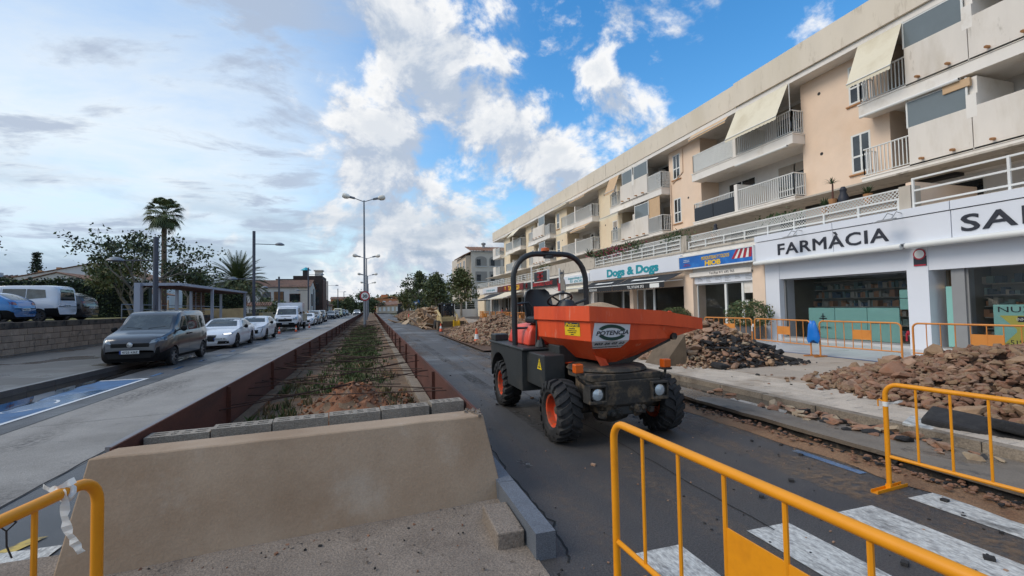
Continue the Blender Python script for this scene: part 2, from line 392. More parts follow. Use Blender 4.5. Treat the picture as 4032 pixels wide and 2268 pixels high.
mat('rock_black', (.026, .025, .026), .85, var=.3, scale=9, c2=(.05, .047, .044), c2s=8, bump=1, bs=50, rnd=.25)

# ---------------------------------------------------------------- ground and roads
def wob(a, s, k=0): return mnoise.noise(Vector((a * s, k, 3.7)))
def sheet(name, u0, u1, v0, v1, z, m, nu=1, nv=1, zf=None, kind='structure'):
    mb = MB(); us = np.linspace(u0, u1, nu + 1); vv = np.linspace(v0, v1, nv + 1)
    vs_ = [(a, b, z + (zf(a, b) if zf else 0)) for b in vv for a in us]
    fs_ = [(j * (nu + 1) + i, j * (nu + 1) + i + 1, (j + 1) * (nu + 1) + i + 1, (j + 1) * (nu + 1) + i) for j in range(nv) for i in range(nu)]
    mb.add(vs_, fs_); o = mb.obj(name, m, smooth=bool(zf)); o['kind'] = kind; return o
struct(MB().quad((-1800, -300, -.3), (1800, -300, -.3), (1800, 2600, -.3), (-1800, 2600, -.3)).obj('ground', 'soil_far'))
sheet('road', 1.0, 5.34, -14, 190, 0, 'asphalt')
sheet('road', -8.2, -1.9, -14, 190, 0, 'asphalt_left')
sheet('concrete_lane', -5.29, -3.3, 3.2, 190, .004, 'concrete_strip')
sheet('wet_gutter', -7.62, -6.72, -5, 60, .003, 'wet_asphalt')
mb = MB(); q = []
for i in range(121):
    v = 6 + 17 * i / 120; e = -6.62 + .16 * wob(v, .9, 1) + .07 * wob(v, 3.1, 2) - .10 * max(0, v - 12) + (.16 if v < 10.5 else .16 * max(0, 1 - (v - 10.5) / 2)); q.append((min(e, -6.3), v))
for (a, v), (b, w) in zip(q, q[1:]): mb.quad((-7.61, v, .0135), (a, v, .0135), (b, w, .0135), (-7.61, w, .0135))
struct(mb.obj('water', 'puddle_dark'))
# blue parking bay with white outline, blue dashes beyond
sheet('painted_bay', -6.86, -5.85, 6, 14.75, .008, 'paint_blue')
sheet('painted_line', -5.85, -5.76, 5.6, 14.9, .009, 'paint_white_thin')
sheet('painted_line', -6.85, -5.86, 14.78, 14.9, .010, 'paint_white_thin')
mb = MB()
for k in range(3):      # remains of a wheelchair symbol
    a0 = k * 1.9 + .3; pts = [(-6.36 + .3 * math.cos(a0 + t) , 11.4 + .62 * math.sin(a0 + t), .0115) for t in np.linspace(0, 1.5, 8)]
    for p, q in zip(pts, pts[1:]): mb.quad((p[0] - .03, p[1], p[2]), (p[0] + .03, p[1], p[2]), (q[0] + .03, q[1], q[2]), (q[0] - .03, q[1], q[2]))
struct(mb.obj('painted_symbol', 'paint_white_thin'))
for v0 in (15.3, 16.85, 19.05, 20.9, 22.8, 25.0, 27.5, 30.0): sheet('painted_dash', -5.93, -5.82, v0, v0 + .72, .008, 'paint_blue')
for a, b in (((-4.66, 29.9), (-4.2, 31.3)), ((-3.92, 30.3), (-3.5, 31.3))):
    struct(MB().quad((a[0] - .07, a[1], .008), (a[0] + .07, a[1], .008), (b[0] + .07, b[1], .008), (b[0] - .07, b[1], .008)).obj('painted_dash', 'paint_yellow'))
struct(MB().quad((-3.2, 3.6, .008), (-2.95, 3.6, .008), (-2.5, 4.72, .008), (-2.62, 4.72, .008)).obj('painted_dash', 'paint_yellow'))
for u0 in (-2.75, -3.7, -4.65): sheet('zebra_stripe', u0, u0 + .46, -1, 2.9 if u0 < -3 else 4.5, .010, 'paint_white')
for u0 in (1.77, 2.80, 3.74, 4.60): sheet('zebra_stripe', u0, u0 + .41, -2.2, 2.95, .005, 'paint_white', 1, 6)
sheet('painted_line', 4.78, 4.88, 3.5, 4.3, .006, 'paint_blue')
# left kerb, pavement
mb = MB()
mat('kerb_dark', G3(92, 92, 92), .35, var=.2, scale=3, grain=.3, gs=60, rnd=.08)
k0 = thing('kerb', 'black wet kerb along the left pavement beside the blue parking bay', 'kerb', (-7.68, 20, 0))
base = MB().box(-.075, .075, -.497, .497, -.02, .15).mesh('kerb_stone', 'kerb_dark')
for i in range(80): mobj('kerb_stone', base, k0, (0, -26 + i * 1.0, 0), bev=0)
sheet('pavement', -14.4, -7.755, -14, 190, .14, 'pavement_wet')
# parking terrace behind the stone wall
struct(MB().box(-90, -14.62, 2, 150, -.2, 1.42).obj('terrace_ground', 'grass_c'))
sheet('terrace_ground', -40, -14.65, 14, 34.2, 1.425, 'asphalt_left')
# right: dirt along the broken edge, ledge, gutter
mb = MB(); n = 150; vs_ = []
for i in range(n + 1):
    v = -4 + 37 * i / n; u0 = 4.93 + .09 * wob(v, 1.6) + .05 * wob(v, 6, 2)
    vs_ += [(u0, v, .006), ((u0 + 5.33) / 2, v, .03 + .018 * wob(v, 5, 5)), (5.33, v, .012)]
for i in range(n):
    for k in range(2): mb.f.append((3 * i + k, 3 * i + k + 1, 3 * i + k + 4, 3 * i + k + 3)); mb.m.append(0)
mb.v = vs_; o = mb.obj('dirt_edge', 'dirt', smooth=True); o['kind'] = 'structure'
mb = MB(); vs_ = []; n = 220
for i in range(n + 1):
    v = -4 + 37 * i / n; e = 5.31 + .025 * wob(v, 2.2, 9) + .02 * wob(v, 9, 4); lo = .02 + .02 * wob(v, 4, 6)
    vs_ += [(e + .07 + .03 * wob(v, 12, 1), v, -.02), (e + .09 + .05 * wob(v, 7, 3), v, .045 + lo), (e + .015, v, .085), (e, v, .137 + .006 * wob(v, 5)), (e + .05, v, .142), (5.75, v, .115), (6.3, v, .085), (6.44, v, .082)]
for i in range(n):
    for k in range(7): mb.f.append((8 * i + k, 8 * i + k + 1, 8 * i + k + 9, 8 * i + k + 8)); mb.m.append(1 if k < 2 else 0)
mb.v = vs_; o = mb.obj('gutter', ['gutter', 'broken_edge'], smooth=True); o['kind'] = 'structure'
mb = MB(); pts = []
for i in range(41):
    v = 4.7 + 4.1 * i / 40; t = math.sin(PI * i / 40) ** .5; pts.append((6.02 - .34 * t + .05 * wob(v, 3), 6.30 + .125 * t, v))
for (a, b, v), (c, d, w) in zip(pts, pts[1:]): mb.quad((a, v, .104), (b, v, .104), (d, w, .104), (c, w, .104))
struct(mb.obj('puddle', 'puddle'))
# kerb and pavement of the right-hand side
kr = thing('kerb', 'weathered stone kerb between the puddle and the shop pavement', 'kerb', (6.5, 10, 0))
base = MB().box(-.075, .075, -.485, .485, -.02, .2).mesh('kerb_stone', 'kerb_stone')
for i in range(60): mobj('kerb_stone', base, kr, (random.uniform(-.008, .008), -16 + i * .985, random.uniform(-.006, .004)))
sheet('pavement', 6.57, 12.2, -8, 40, .185, 'paving_joint')
def zp(u): return .2 if u < 12.2 else .2 + (u - 12.2) / 3.3 * .1
sheet('pavement', 12.2, 15.7, -8, 75, .19, 'paving_joint', 3, 1, lambda u, v: zp(u) - .2)
sheet('pavement', 8.2, 12.2, 40, 120, .185, 'paving_inner')
P1 = thing('tactile_paving', 'row of ribbed pale paving tiles along the kerb of the shop pavement', 'paving', (6.57, 5, .185))
tl = MB().box(-.096, .096, -.197, .197, 0, .014); 
for k in range(4): tl.box(-.08 + k * .045, -.055 + k * .045, -.19, .19, .0142, .018)
tl = tl.mesh('tile', 'paving_strip')
for j in range(40):
    for i in range(7): mobj('tile', tl, P1, (.1 + .2 * i, -4.4 + .4 * j + (.2 if i % 2 else 0), random.uniform(-.003, .002)))
P2 = thing('pavement_tiles', 'dusty square paving tiles between the ribbed strip and the shop front', 'paving', (8.0, 8, .185))
tl = MB().box(-.297, .297, -.297, .297, 0, .013).mesh('tile', 'paving_inner')
for j in range(41):
    for i in range(7): mobj('tile', tl, P2, (.32 + .6 * i, -8 + .6 * j, random.uniform(-.003, .002)))
P3 = thing('shop_tiles', 'smooth pale tiles in front of the shop windows', 'paving', (12.3, 8, .19))
tl = MB().box(-.298, .298, -.298, .298, 0, .012).mesh('tile', 'paving_shop')
for j in range(55):
    for i in range(5):
        o = mobj('tile', tl, P3, (.3 + .6 * i + .06, -9.6 + .6 * j, .0182 * (i + .5))); o.rotation_euler = (0, -.0303, 0)
sheet('painted_line', 12.2, 12.34, -8, 40, .204, 'blue_line')

# ---------------------------------------------------------------- the median planter
MU0, MU1 = -1.93, 1.0
mp = thing('median_planter', 'long planter of rusty steel plates with a beige rendered end wall', 'planter', (-.45, 4.2, 0))
mb = MB()
fr = [(-2.03, 3.80, -.05), (1.18, 4.12, -.05), (1.03, 4.33, .75), (-1.95, 4.09, .75)]
bk = [(-1.95, 4.42, -.05), (1.05, 4.62, -.05), (.98, 4.60, .75), (-1.89, 4.36, .75)]
# front face gently uneven
NX, NZ = 24, 8
def bil(q, s, t):
    a, b, c, d = [Vector(x) for x in q]; return (a * (1 - s) + b * s) * (1 - t) + (d * (1 - s) + c * s) * t
g = []
for j in range(NZ + 1):
    for i in range(NX + 1):
        p = bil(fr, i / NX, j / NZ); p.y += .012 * mnoise.noise(p * 1.7) ; 
        if j == NZ: p.z += .008 * mnoise.noise(p * 3)
        g.append(p)
fs_ = [(j * (NX + 1) + i, j * (NX + 1) + i + 1, (j + 1) * (NX + 1) + i + 1, (j + 1) * (NX + 1) + i) for j in range(NZ) for i in range(NX)]
n0 = len(g); topb = []
for i in range(NX + 1): topb.append(bil([fr[3], fr[2], bk[2], bk[3]], i / NX, 1.0))
g += topb; fs_ += [(NZ * (NX + 1) + i, NZ * (NX + 1) + i + 1, n0 + i + 1, n0 + i) for i in range(NX)]
n1 = len(g); g += [Vector(x) for x in bk[:2]]
fs_ += [tuple([n1 + 1, n1] + [n0 + i for i in range(NX + 1)]), tuple([n1] + [j * (NX + 1) for j in range(NZ + 1)] + [n0]), tuple([n1 + 1, n0 + NX] + [j * (NX + 1) + NX for j in range(NZ, -1, -1)])]
mb.add(g, fs_); mb.obj('end_wall', 'render_beige', mp, 'auto', world_=True, bev=.012)
for u, s in ((MU0, -1), (MU1, 1)):
    mb = MB(); y = 4.36 if s < 0 else 4.6
    while y < 150:
        L_ = 3.0; mb.box(u, u + s * .012, y, min(y + L_, 150) - .006, -.1, .75); mb.box(u - s * .05, u - s * .002, y - .005, y + .01, .1, .74); y += L_
    mb.box(u + s * .014, u + s * (.06 if s < 0 else .03), 4.4, 150, .70, .752, 1)
    mb.obj('steel_plate', ['corten', 'steel_rim' if s < 0 else 'corten'], mp, world_=True)
def block_mesh(L_=.49):
    mb = MB(); w, h = .19, .32
    mb.box(-L_ / 2, L_ / 2, -w / 2, w / 2, -h, -.06)
    xs = [-L_ / 2, -L_ / 2 + .035, -.02, .02, L_ / 2 - .035, L_ / 2]
    for y0, y1 in ((-w / 2, -w / 2 + .04), (-.02, .02), (w / 2 - .04, w / 2)): mb.box(-L_ / 2, L_ / 2, y0, y1, -.06, 0)
    for y0, y1 in ((-w / 2 + .04, -.02), (.02, w / 2 - .04)):
        for x0, x1 in ((xs[0], xs[1]), (-L_ / 4 + .02, -L_ / 4 + .06), (xs[2], xs[3]), (L_ / 4 - .04, L_ / 4), (xs[4], xs[5])): mb.box(x0, x1, y0, y1, -.06, 0)
    return mb.mesh('block', 'hollow_block')
bm_ = block_mesh()
for i in range(6):
    t = (i + .5) / 5.7; u = -1.9 + .5 * i + .22
    o = mobj('block', bm_, mp, (u + .02, 4.92 + .035 * i, .705 + .012 * i + random.uniform(-.006, .006)), rz=.065, world_=True)
    if i == 5: o.scale = (.72, 1, 1); o.location.x -= .05
# crumbled corner and dirt left along the foot of the wall
mb = MB()
for i in range(26): mb.obox((.985 + random.gauss(0, .04), 4.47 + random.gauss(0, .07), .745 + random.random() * .02), [random.uniform(.01, .03)] * 3, random.random(), random.random())
stuff(mb.obj('crumbled_mortar', 'mortar_pad', mp, world_=True))
# soil inside
def zsoil(u, v):
    z = .13 + .05 * mnoise.noise(Vector((u * 1.3, v * .9, 0))) + .03 * mnoise.noise(Vector((u * 4, v * 4, 5)))
    z += .40 * math.exp(-((u + .25) / .55) ** 2 - ((v - 8.0) / .8) ** 2) * (1 + .5 * mnoise.noise(Vector((u * 5, v * 5, 1))))
    z += .16 * math.exp(-((u - .45) / .3) ** 2 - ((v - 7.0) / .7) ** 2)
    z -= .10 * math.exp(-((v - 5.6) / .5) ** 2)
    return z
sheet('median_soil', MU0 + .01, MU1 - .01, 4.9, 40, 0, 'median_soil', 22, 260, zsoil)
sheet('median_soil', MU0 + .01, MU1 - .01, 40, 150, .14, 'median_soil')
mb = MB(); mb3 = MB()
for i in range(60):
    v0 = 5.2 + i * 1.3
    mb.box(.78 + .03 * wob(v0, 1), .97, v0, v0 + 1.301, .02, .21 + .02 * wob(v0, 2)); (mb3.box(-1.92, -1.74 + .08 * wob(v0, 1.3, 4), v0, v0 + 1.301, .02, .19 + .02 * wob(v0, 2, 3)) if v0 > 6.4 else None)
mb.obj('footing', 'kerb_stone', mp, world_=True); mb3.obj('footing', 'median_soil', mp, world_=True)
mb = MB()
for i in range(420):
    a = (random.gauss(-.25, .5), random.gauss(8.0, .75)) if i < 290 else (random.gauss(.45, .25), random.gauss(6.9, .5))
    if not (-1.8 < a[0] < .9): continue
    mb.obox((a[0], a[1], zsoil(*a) + .015), [random.uniform(.02, .075)] * 2 + [random.uniform(.015, .05)], random.random() * 3, random.random(), random.random(), mi=random.randrange(3))
stuff(mb.obj('soil_clods', ['red_soil', 'rock_a', 'red_soil'], None)); 
sheet('soil_heap', -1.15, .85, 6.5, 9.3, .012, 'red_soil', 30, 40, lambda u, v: zsoil(u, v) - .05 * max(0, abs(u + .15) - .45) - .035 * max(0, abs(v - 7.9) - .7) * 2 - .008)
# weeds and grass inside the median
mb = MB(); 
def tuft(mb, u, v, z, h, n, mi, w=.012):
    for _ in range(n):
        a = random.random() * 6.28; l = h * random.uniform(.5, 1.1); r_ = l * random.uniform(.2, .7); x = u + random.gauss(0, .04); y = v + random.gauss(0, .04)
        dx, dy = math.cos(a), math.sin(a)
        mb.add([(x - dy * w, y + dx * w, z), (x + dy * w, y - dx * w, z), (x + dx * r_ * .5 + dy * w * .6, y + dy * r_ * .5 - dx * w * .6, z + l * .75), (x + dx * r_, y + dy * r_, z + l)], [(0, 1, 2), (0, 2, 3)], mi)
for i in range(1500):
    v = 9.6 + (random.random() ** 1.4) * 30; u = random.gauss(-.45, .42)
    if not -1.6 < u < .65: continue
    tuft(mb, u, v, zsoil(u, v) - .01, random.uniform(.06, .16), 5, random.choice((0, 0, 0, 1)), .012 + v * .0006)
for i in range(2600):
    v = 15 + random.random() * 30; u = random.gauss(-.4, .36)
    if not -1.4 < u < .6: continue
    tuft(mb, u, v, zsoil(u, v) - .01, random.uniform(.06, .15), 3, random.choice((0, 0, 0, 1)), .03)
for i in range(70):
    v = random.uniform(5.5, 12); u = random.choice((random.uniform(-1.7, -1.0), random.uniform(-1.7, -1.0), random.uniform(.2, .7)))
    tuft(mb, u, v, zsoil(u, v), random.uniform(.10, .22), 14, random.choice((0, 2, 2, 1)))
stuff(mb.obj('grass', ['grass_a', 'grass_b', 'grass_c'], None))
# rusty bars stretched across between the plates
v = 5.35; k = 0
while v < 46:
    dv = random.uniform(1.4, 3.6) * (1 if k % 2 else -1)
    zl, zr = random.uniform(.40, .66), random.uniform(.42, .68)
    a = (MU0 + .01, v + (dv if dv > 0 else 0) * .5 - min(dv, 0) * .5, zl); b = (MU1 - .01 - (random.random() < .3) * random.uniform(.2, 1), v + dv + abs(dv) * .1, zr)
    if min(a[1], b[1]) > 5.25: MB().tube([a, ((a[0] + b[0]) / 2, (a[1] + b[1]) / 2 + random.uniform(-.05, .05), (zl + zr) / 2 - random.uniform(.01, .06)), b], .0085, 5).obj('bar', 'rebar', mp, world_=True)
    k += 1; v += random.uniform(.24, .55) if v < 14 else random.uniform(.4, .9)
# pad in front of the wall, loose kerb pieces
sheet('mortar_pad', -2.6, 1.12, -3, 4.3, .012, 'mortar_pad', 40, 70, lambda u, v: .012 * mnoise.noise(Vector((u * 1.5, v * 1.5, 0))) + .006 * mnoise.noise(Vector((u * 9, v * 9, 0))) + .03 * max(0, 1 - abs(v - 3.95 - .1 * u) / .25))
gk = thing('granite_kerb', 'dark blue granite kerb ending beside the beige planter wall', 'kerb', (1.175, 4, 0))
base = MB().box(-.075, .075, -.497, .497, -.05, .19).mesh('kerb_stone', 'granite')
for i in range(26): mobj('kerb_stone', base, gk, (.0, -.41 + i * 1.0, 0))
o = MB().obox((.985, 3.56, .065), (.21, .52, .13), -.02).obj('concrete_block', 'mortar_pad', bev=.012); tag(o, 'loose rough concrete block lying against the granite kerb end', 'concrete block')
mb = MB()
for i in range(420):
    t = random.random(); u = -2.0 + 3.2 * t + random.gauss(0, .03); v = 3.80 + .10 * (u + 2) - abs(random.gauss(0, .09))
    if i > 260: u = random.uniform(-1.6, 1.5); v = random.uniform(2.1, 3.8)
    if .8 < u and v > 2.9: continue
    s_ = random.uniform(.006, .024) * (1 if i < 260 else .7); mb.obox((u, v, .022 + s_ * .3), (s_, s_ * random.uniform(.6, 1), s_ * .7), random.random() * 3, random.random(), mi=random.choice((0, 0, 1, 2)))
stuff(mb.obj('gravel', ['mortar_pad', 'rock_c', 'rock_black'], None))

# dust, tyre marks and cracks on the carriageway
def film(name, col, amount, st, sc, lo, hi):
    m = bpy.data.materials.new(name); m.use_nodes = True; MATS[name] = m; nt = m.node_tree; N = nt.nodes.new; L = nt.links.new; b = nt.nodes['Principled BSDF']; b.inputs['Base Color'].default_value = (*col, 1); b.inputs['Roughness'].default_value = .9
    g = N('ShaderNodeNewGeometry'); fac = None
    for k, (stt, s_, l_, h_) in enumerate(((st, sc, lo, hi), ((1, 1, 1), 14.0, .35, .65))):
        mp_ = N('ShaderNodeMapping'); mp_.inputs['Scale'].default_value = stt; L(g.outputs['Position'], mp_.inputs[0]); n = N('ShaderNodeTexNoise'); n.inputs['Scale'].default_value = s_; n.inputs['Detail'].default_value = 6; L(mp_.outputs[0], n.inputs['Vector'])
        r_ = N('ShaderNodeMapRange'); r_.inputs[1].default_value = l_; r_.inputs[2].default_value = h_; L(n.outputs['Fac'], r_.inputs[0])
        if fac is None: fac = r_.outputs[0]
        else: mm = N('ShaderNodeMath'); mm.operation = 'MULTIPLY'; L(fac, mm.inputs[0]); L(r_.outputs[0], mm.inputs[1]); fac = mm.outputs[0]
    mm = N('ShaderNodeMath'); mm.operation = 'MULTIPLY'; L(fac, mm.inputs[0]); mm.inputs[1].default_value = amount; L(mm.outputs[0], b.inputs['Alpha'])
film('road_dust', G3(146, 124, 102), .42, (1.5, .14, 1), 1.3, .50, .72); film('tyre_mark', (.02, .02, .02), .6, (1, .25, 1), 2.0, .38, .62); film('mud_smear', G3(146, 120, 94), .55, (1.2, .6, 1), 1.6, .42, .66); film('slab_stain', (.10, .095, .09), .55, (1, .3, 1), .9, .50, .70)
sheet('road_dust', 1.3, 4.97, -8, 60, .0035, 'road_dust')
sheet('road_dust', -5.25, -3.34, 3.2, 60, .007, 'slab_stain')
for u0, w, a, b in ((2.25, .30, 5.9, 26), (3.78, .30, 5.9, 26), (2.05, .22, -3, 2.2), (3.6, .22, -3, 2.6)): sheet('tyre_track', u0, u0 + w, a, b, .0042 if a > 5 else .0062, 'tyre_mark')
for u0, u1, a, b in ((4.1, 4.96, -3, 34), (1.35, 2.2, 16, 30), (3.2, 4.6, 13, 21)): sheet('mud_smear', u0, u1, a, b, .0048, 'mud_smear')
def crack(pts, w, z=.0052):
    mb = MB(); q = []
    for (a, b), (c_, d_) in zip(pts, pts[1:]):
        for t in np.linspace(0, 1, 12)[:-1]: q.append((a + (c_ - a) * t + random.gauss(0, .012), b + (d_ - b) * t + random.gauss(0, .012)))
    q.append(pts[-1])
    for (a, b), (c_, d_) in zip(q, q[1:]):
        l = math.hypot(c_ - a, d_ - b) or 1; nx, ny = -(d_ - b) / l * w, (c_ - a) / l * w; mb.quad((a - nx, b - ny, z), (a + nx, b + ny, z), (c_ + nx, d_ + ny, z), (c_ - nx, d_ - ny, z))
    struct(mb.obj('road_crack', 'under_tar'))
mat('under_tar', (.012, .012, .012), .8, var=.2)
for p, w in (([(1.33, 3.0), (1.42, 3.6), (1.40, 4.6), (1.45, 6.0), (1.42, 9)], .008), ([(1.5, 9.5), (2.6, 9.9), (4.9, 9.7)], .007), ([(3.0, 2.9), (3.05, 5.5), (2.95, 11), (3.1, 20)], .006), ([(4.4, 6.2), (4.6, 8.5), (4.5, 12.5)], .006), ([(1.5, 16), (4.9, 16.3)], .009)): crack(p, w)
for p, w in (([(-3.3, 3.5), (-3.32, 7.2), (-3.29, 14)], .010), ([(-5.29, 5), (-5.3, 12), (-5.28, 24)], .010), ([(-5.2, 9.3), (-3.4, 9.6)], .005), ([(-5.2, 15.6), (-3.4, 15.2)], .006), ([(-5.2, 22), (-3.4, 22.3)], .006)): crack(p, w, .009)
# ---------------------------------------------------------------- apartment building with shops (right)
mat('plaster_peach', G3(238, 212, 188), .88, var=.05, scale=1.5, c2=G3(234, 205, 178), c2s=.5, grain=.05, gs=70, bump=.25, bs=60)
mat('plaster_cream', G3(236, 218, 188), .88, var=.05, scale=1.5, c2=G3(230, 208, 176), c2s=.5, grain=.05, gs=70, bump=.25, bs=60)
mat('plaster_fascia', G3(224, 212, 194), .9, var=.07, scale=1.2, c2=G3(210, 198, 178), c2s=.6, stretch=(1, 1, .25), bump=.2, bs=50, c3=G3(176, 162, 142), c3s=2.6, c3lo=.56, c3hi=.78)
mat('plaster_white', G3(234, 228, 220), .85, var=.05, scale=1.5, c2=G3(212, 202, 188), c2s=1.2, c2lo=.55, c2hi=.75)
mat('parapet_grey', G3(226, 218, 208), .88, var=.06, scale=1.4, c2=G3(208, 198, 184), c2s=.9, stretch=(1, 1, .3), bump=.15, bs=60, c3=G3(150, 140, 124), c3s=2.4, c3lo=.64, c3hi=.8)
mat('concrete_terrace', G3(192, 182, 168), .9, var=.1, c2=G3(150, 140, 126), c2s=2.2, stretch=(1, 1, .35), c2lo=.52, c2hi=.68, bump=.3, bs=40)
mat('metal_white', G3(226, 226, 222), .5, var=.04)
mat('metal_grey', G3(150, 150, 150), .5, .3, var=.05)
mat('sign_white', G3(224, 227, 234), .35, var=.03, scale=1)
mat('letter_dark', G3(40, 42, 52), .5, var=.05)
mat('letter_teal', G3(20, 146, 160), .5, var=.05)
mat('letter_yellow', G3(232, 188, 50), .5, var=.05)
mat('letter_red', G3(186, 30, 36), .5, var=.05)
mat('letter_white', G3(230, 230, 226), .5, var=.05)
mat('sign_blue', G3(32, 104, 184), .3, var=.2, scale=1.4, c2=G3(70, 150, 215), c2s=.9)
mat('sign_black', G3(30, 28, 28), .4, var=.1)
mat('sign_maroon', G3(116, 26, 24), .4, var=.1)
mat('wood_brown', G3(92, 52, 38), .6, var=.2, stretch=(6, 6, .5), scale=5)
mat('stripe_red', G3(176, 36, 56), .5, var=.05)
mat('awning_cream', G3(226, 216, 192), .85, var=.05, scale=2, c2=G3(206, 194, 168), c2s=1, trans=0)
mat('awning_tan', G3(204, 172, 136), .85, var=.06)
mat('awning_black', G3(36, 37, 40), .8, var=.12, scale=2)
mat('glass_window', (.018, .022, .026), .03, var=.3, scale=.8, spec=.8, c2=(.05, .06, .065), c2s=1.0, obj=False)
mat('glass_clear', (.02, .03, .03), .02, var=0, spec=.9, alpha=.16)
mat('glass_frosted', G3(118, 128, 132), .12, var=.06, spec=.5, alpha=.9)
mat('teal_panel', G3(140, 196, 188), .5, var=.04)
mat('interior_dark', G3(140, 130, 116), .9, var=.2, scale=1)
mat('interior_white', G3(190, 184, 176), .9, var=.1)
mat('loggia_white', G3(230, 226, 222), .9, var=.06)  # whitish paint of the recessed loggia walls
mat('shutter', G3(178, 168, 156), .6, var=.06)
mat('plant_green', (.045, .085, .03), .65, var=.3, scale=8); mat('plant_green2', (.085, .13, .045), .65, var=.3, scale=8); mat('plant_dry', (.16, .14, .06), .7, var=.3)
mat('flower_pink', G3(196, 60, 110), .7, var=.2)
mat('terracotta', G3(176, 128, 86), .8, var=.1)
mat('pot_grey', G3(98, 98, 100), .7, var=.1)
mat('box_a', G3(224, 218, 206), .7, rnd=.2); mat('box_b', G3(170, 200, 198), .7, rnd=.3); mat('box_c', G3(214, 160, 124), .7); mat('box_d', G3(96, 116, 140), .7)
mat('bulb_lit', (1.0, .62, .2), .5, var=0, emit=9)
mat('dark_trim', G3(44, 42, 42), .6, var=.1)
mat('solar_black', G3(32, 35, 42), .25, var=.08)

UW, UB, US = 18.4, 17.7, 15.2
bd = thing('apartment_building', 'long three-storey peach and cream apartment block with balconies over a row of shops', 'building', (17, 30, 0))
VEND, VST = 66.6, -14.0
BAYS = [(-3.75 + 9.47 * i - .0, ) for i in range(0)]
bays = [(-3.72, 2.84, 'rail'), (5.76, 12.36, 'solid'), (15.2, 21.76, 'rail'), (24.65, 31.2, 'solid'), (34.15, 40.7, 'rail'), (43.6, 50.3, 'solid'), (53.1, 59.8, 'rail'), (62.7, 66.5, 'end')]
FL = [6.3, 9.08]            # slab tops of the two balcony floors
def W(mb, name, m, **kw): return mb.obj(name, m, bd, world_=True, **kw)
# walls: solid blocks and recessed loggias
edges = []
prev = VST
for a, b, t in bays:
    edges += [(prev, a + .12, 'block'), (a + .12, b - .6 if t == 'solid' else b + .1, 'bay')]; prev = edges[-1][1]
edges.append((prev, VEND, 'block'))
for v0, v1, t in edges:
    if v1 - v0 < .05: continue
    col = 'plaster_peach' if v0 < 29 else 'plaster_cream'
    if t == 'block': W(MB().box(UW, 28, v0, v1, 3.62, 11.5), 'wall', col)
    else:
        W(MB().box(UW + 1.25, 28, v0 + .003, v1 - .003, 3.62, 11.5), 'wall', 'loggia_white')
        for z in FL: W(MB().box(UW - .02, UW + 1.25, v0 + .002, v1 - .002, z - .3, z - .02), 'floor_slab', 'plaster_white')
W(MB().box(15.3, 28, VST, VEND, 3.42, 3.64), 'terrace_slab', 'plaster_white')
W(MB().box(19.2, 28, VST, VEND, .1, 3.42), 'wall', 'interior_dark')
# roof overhang: lower lip and rendered parapet in lengths
W(MB().box(UB + .04, 28, VST, VEND, 11.36, 11.58), 'roof_lip', 'plaster_white')
jn = [VST, -3, 3.2, 9.3, 18.4, 31.69, 36.7, 45.0, 49.3, 55.5, 61.3, VEND]
for a, b in zip(jn, jn[1:]): W(MB().box(UB + (.0 if a != 9.3 else -.06), 28, a + .022, b - .022, 11.60, 12.76 if a != 9.3 else 12.80), 'parapet', 'plaster_fascia')
W(MB().box(UB + .05, 27.9, VST, VEND, 11.58, 12.70), 'wall', 'plaster_fascia')
for v, w in ((14.8, .5), (21.3, .4), (28.5, .5), (47.0, .6), (48.5, .5), (63, .5)):
    W(MB().box(19.4, 20.0, v - w, v + w, 12.7, 13.35).box(19.3, 20.1, v - w - .08, v + w + .08, 13.35, 13.42), 'chimney', 'plaster_fascia')

def rail_mesh(mb, pts, z, h=1.03, step=.115, bar=.014, lattice=False):
    for (x0, y0), (x1, y1) in zip(pts, pts[1:]):
        L_ = math.hypot(x1 - x0, y1 - y0)
        mb.tube([(x0, y0, z + h), (x1, y1, z + h)], .028, 6); mb.tube([(x0, y0, z + .08), (x1, y1, z + .08)], .018, 4)
        n = max(2, int(L_ / (step if not lattice else .09)))
        for i in range(n + 1):
            t = i / n; x, y = x0 + (x1 - x0) * t, y0 + (y1 - y0) * t; mb.box(x - bar, x + bar, y - bar, y + bar, z + .08, z + h)
        if lattice:
            for k in range(9): zz = z + .14 + k * .1; mb.tube([(x0, y0, zz), (x1, y1, zz)], .016, 4, False)
    return mb
def sub(parent, mb, name, m, **kw): return mb.obj(name, m, parent, **kw)
def windowx(v0, v1, z0, z1, u=UW, name='window', par=None, split=True, shut=0.0):
    """white framed window set back in a reveal"""
    f = MB()
    for a in ((u - .005, u + .03, v0 - .02, v0 + .05, z0 - .02, z1 + .02), (u - .005, u + .03, v1 - .05, v1 + .02, z0 - .02, z1 + .02), (u - .006, u + .03, v0 + .05, v1 - .05, z1 - .05, z1 + .02), (u - .006, u + .03, v0 + .05, v1 - .05, z0 - .02, z0 + .05)): f.box(*a)
    if split: f.box(u - .004, u + .03, (v0 + v1) / 2 - .035, (v0 + v1) / 2 + .035, z0 + .05, z1 - .05)
    zt = z0 + (z1 - z0) * .42
    if split: f.box(u - .0035, u + .03, v0 + .05, v1 - .05, zt - .035, zt + .035)
    w = f.obj(name, 'metal_white', bd, world_=True)
    sub(w, MB().box(u - .002, u + .02, v0 + .05, v1 - .05, z0 + .05, z1 - .05), 'pane', 'glass_window')
    sub(w, MB().box(u - .07, u + .03, v0 - .12, v1 + .12, z0 - .11, z0 - .055), 'sill', 'terracotta' if split else 'plaster_white')
    if shut: sub(w, MB().box(u - .004, u + .01, v0 + .05, v1 - .05, z1 - .05 - (z1 - z0) * shut, z1 - .05), 'blind', 'shutter')
    return w
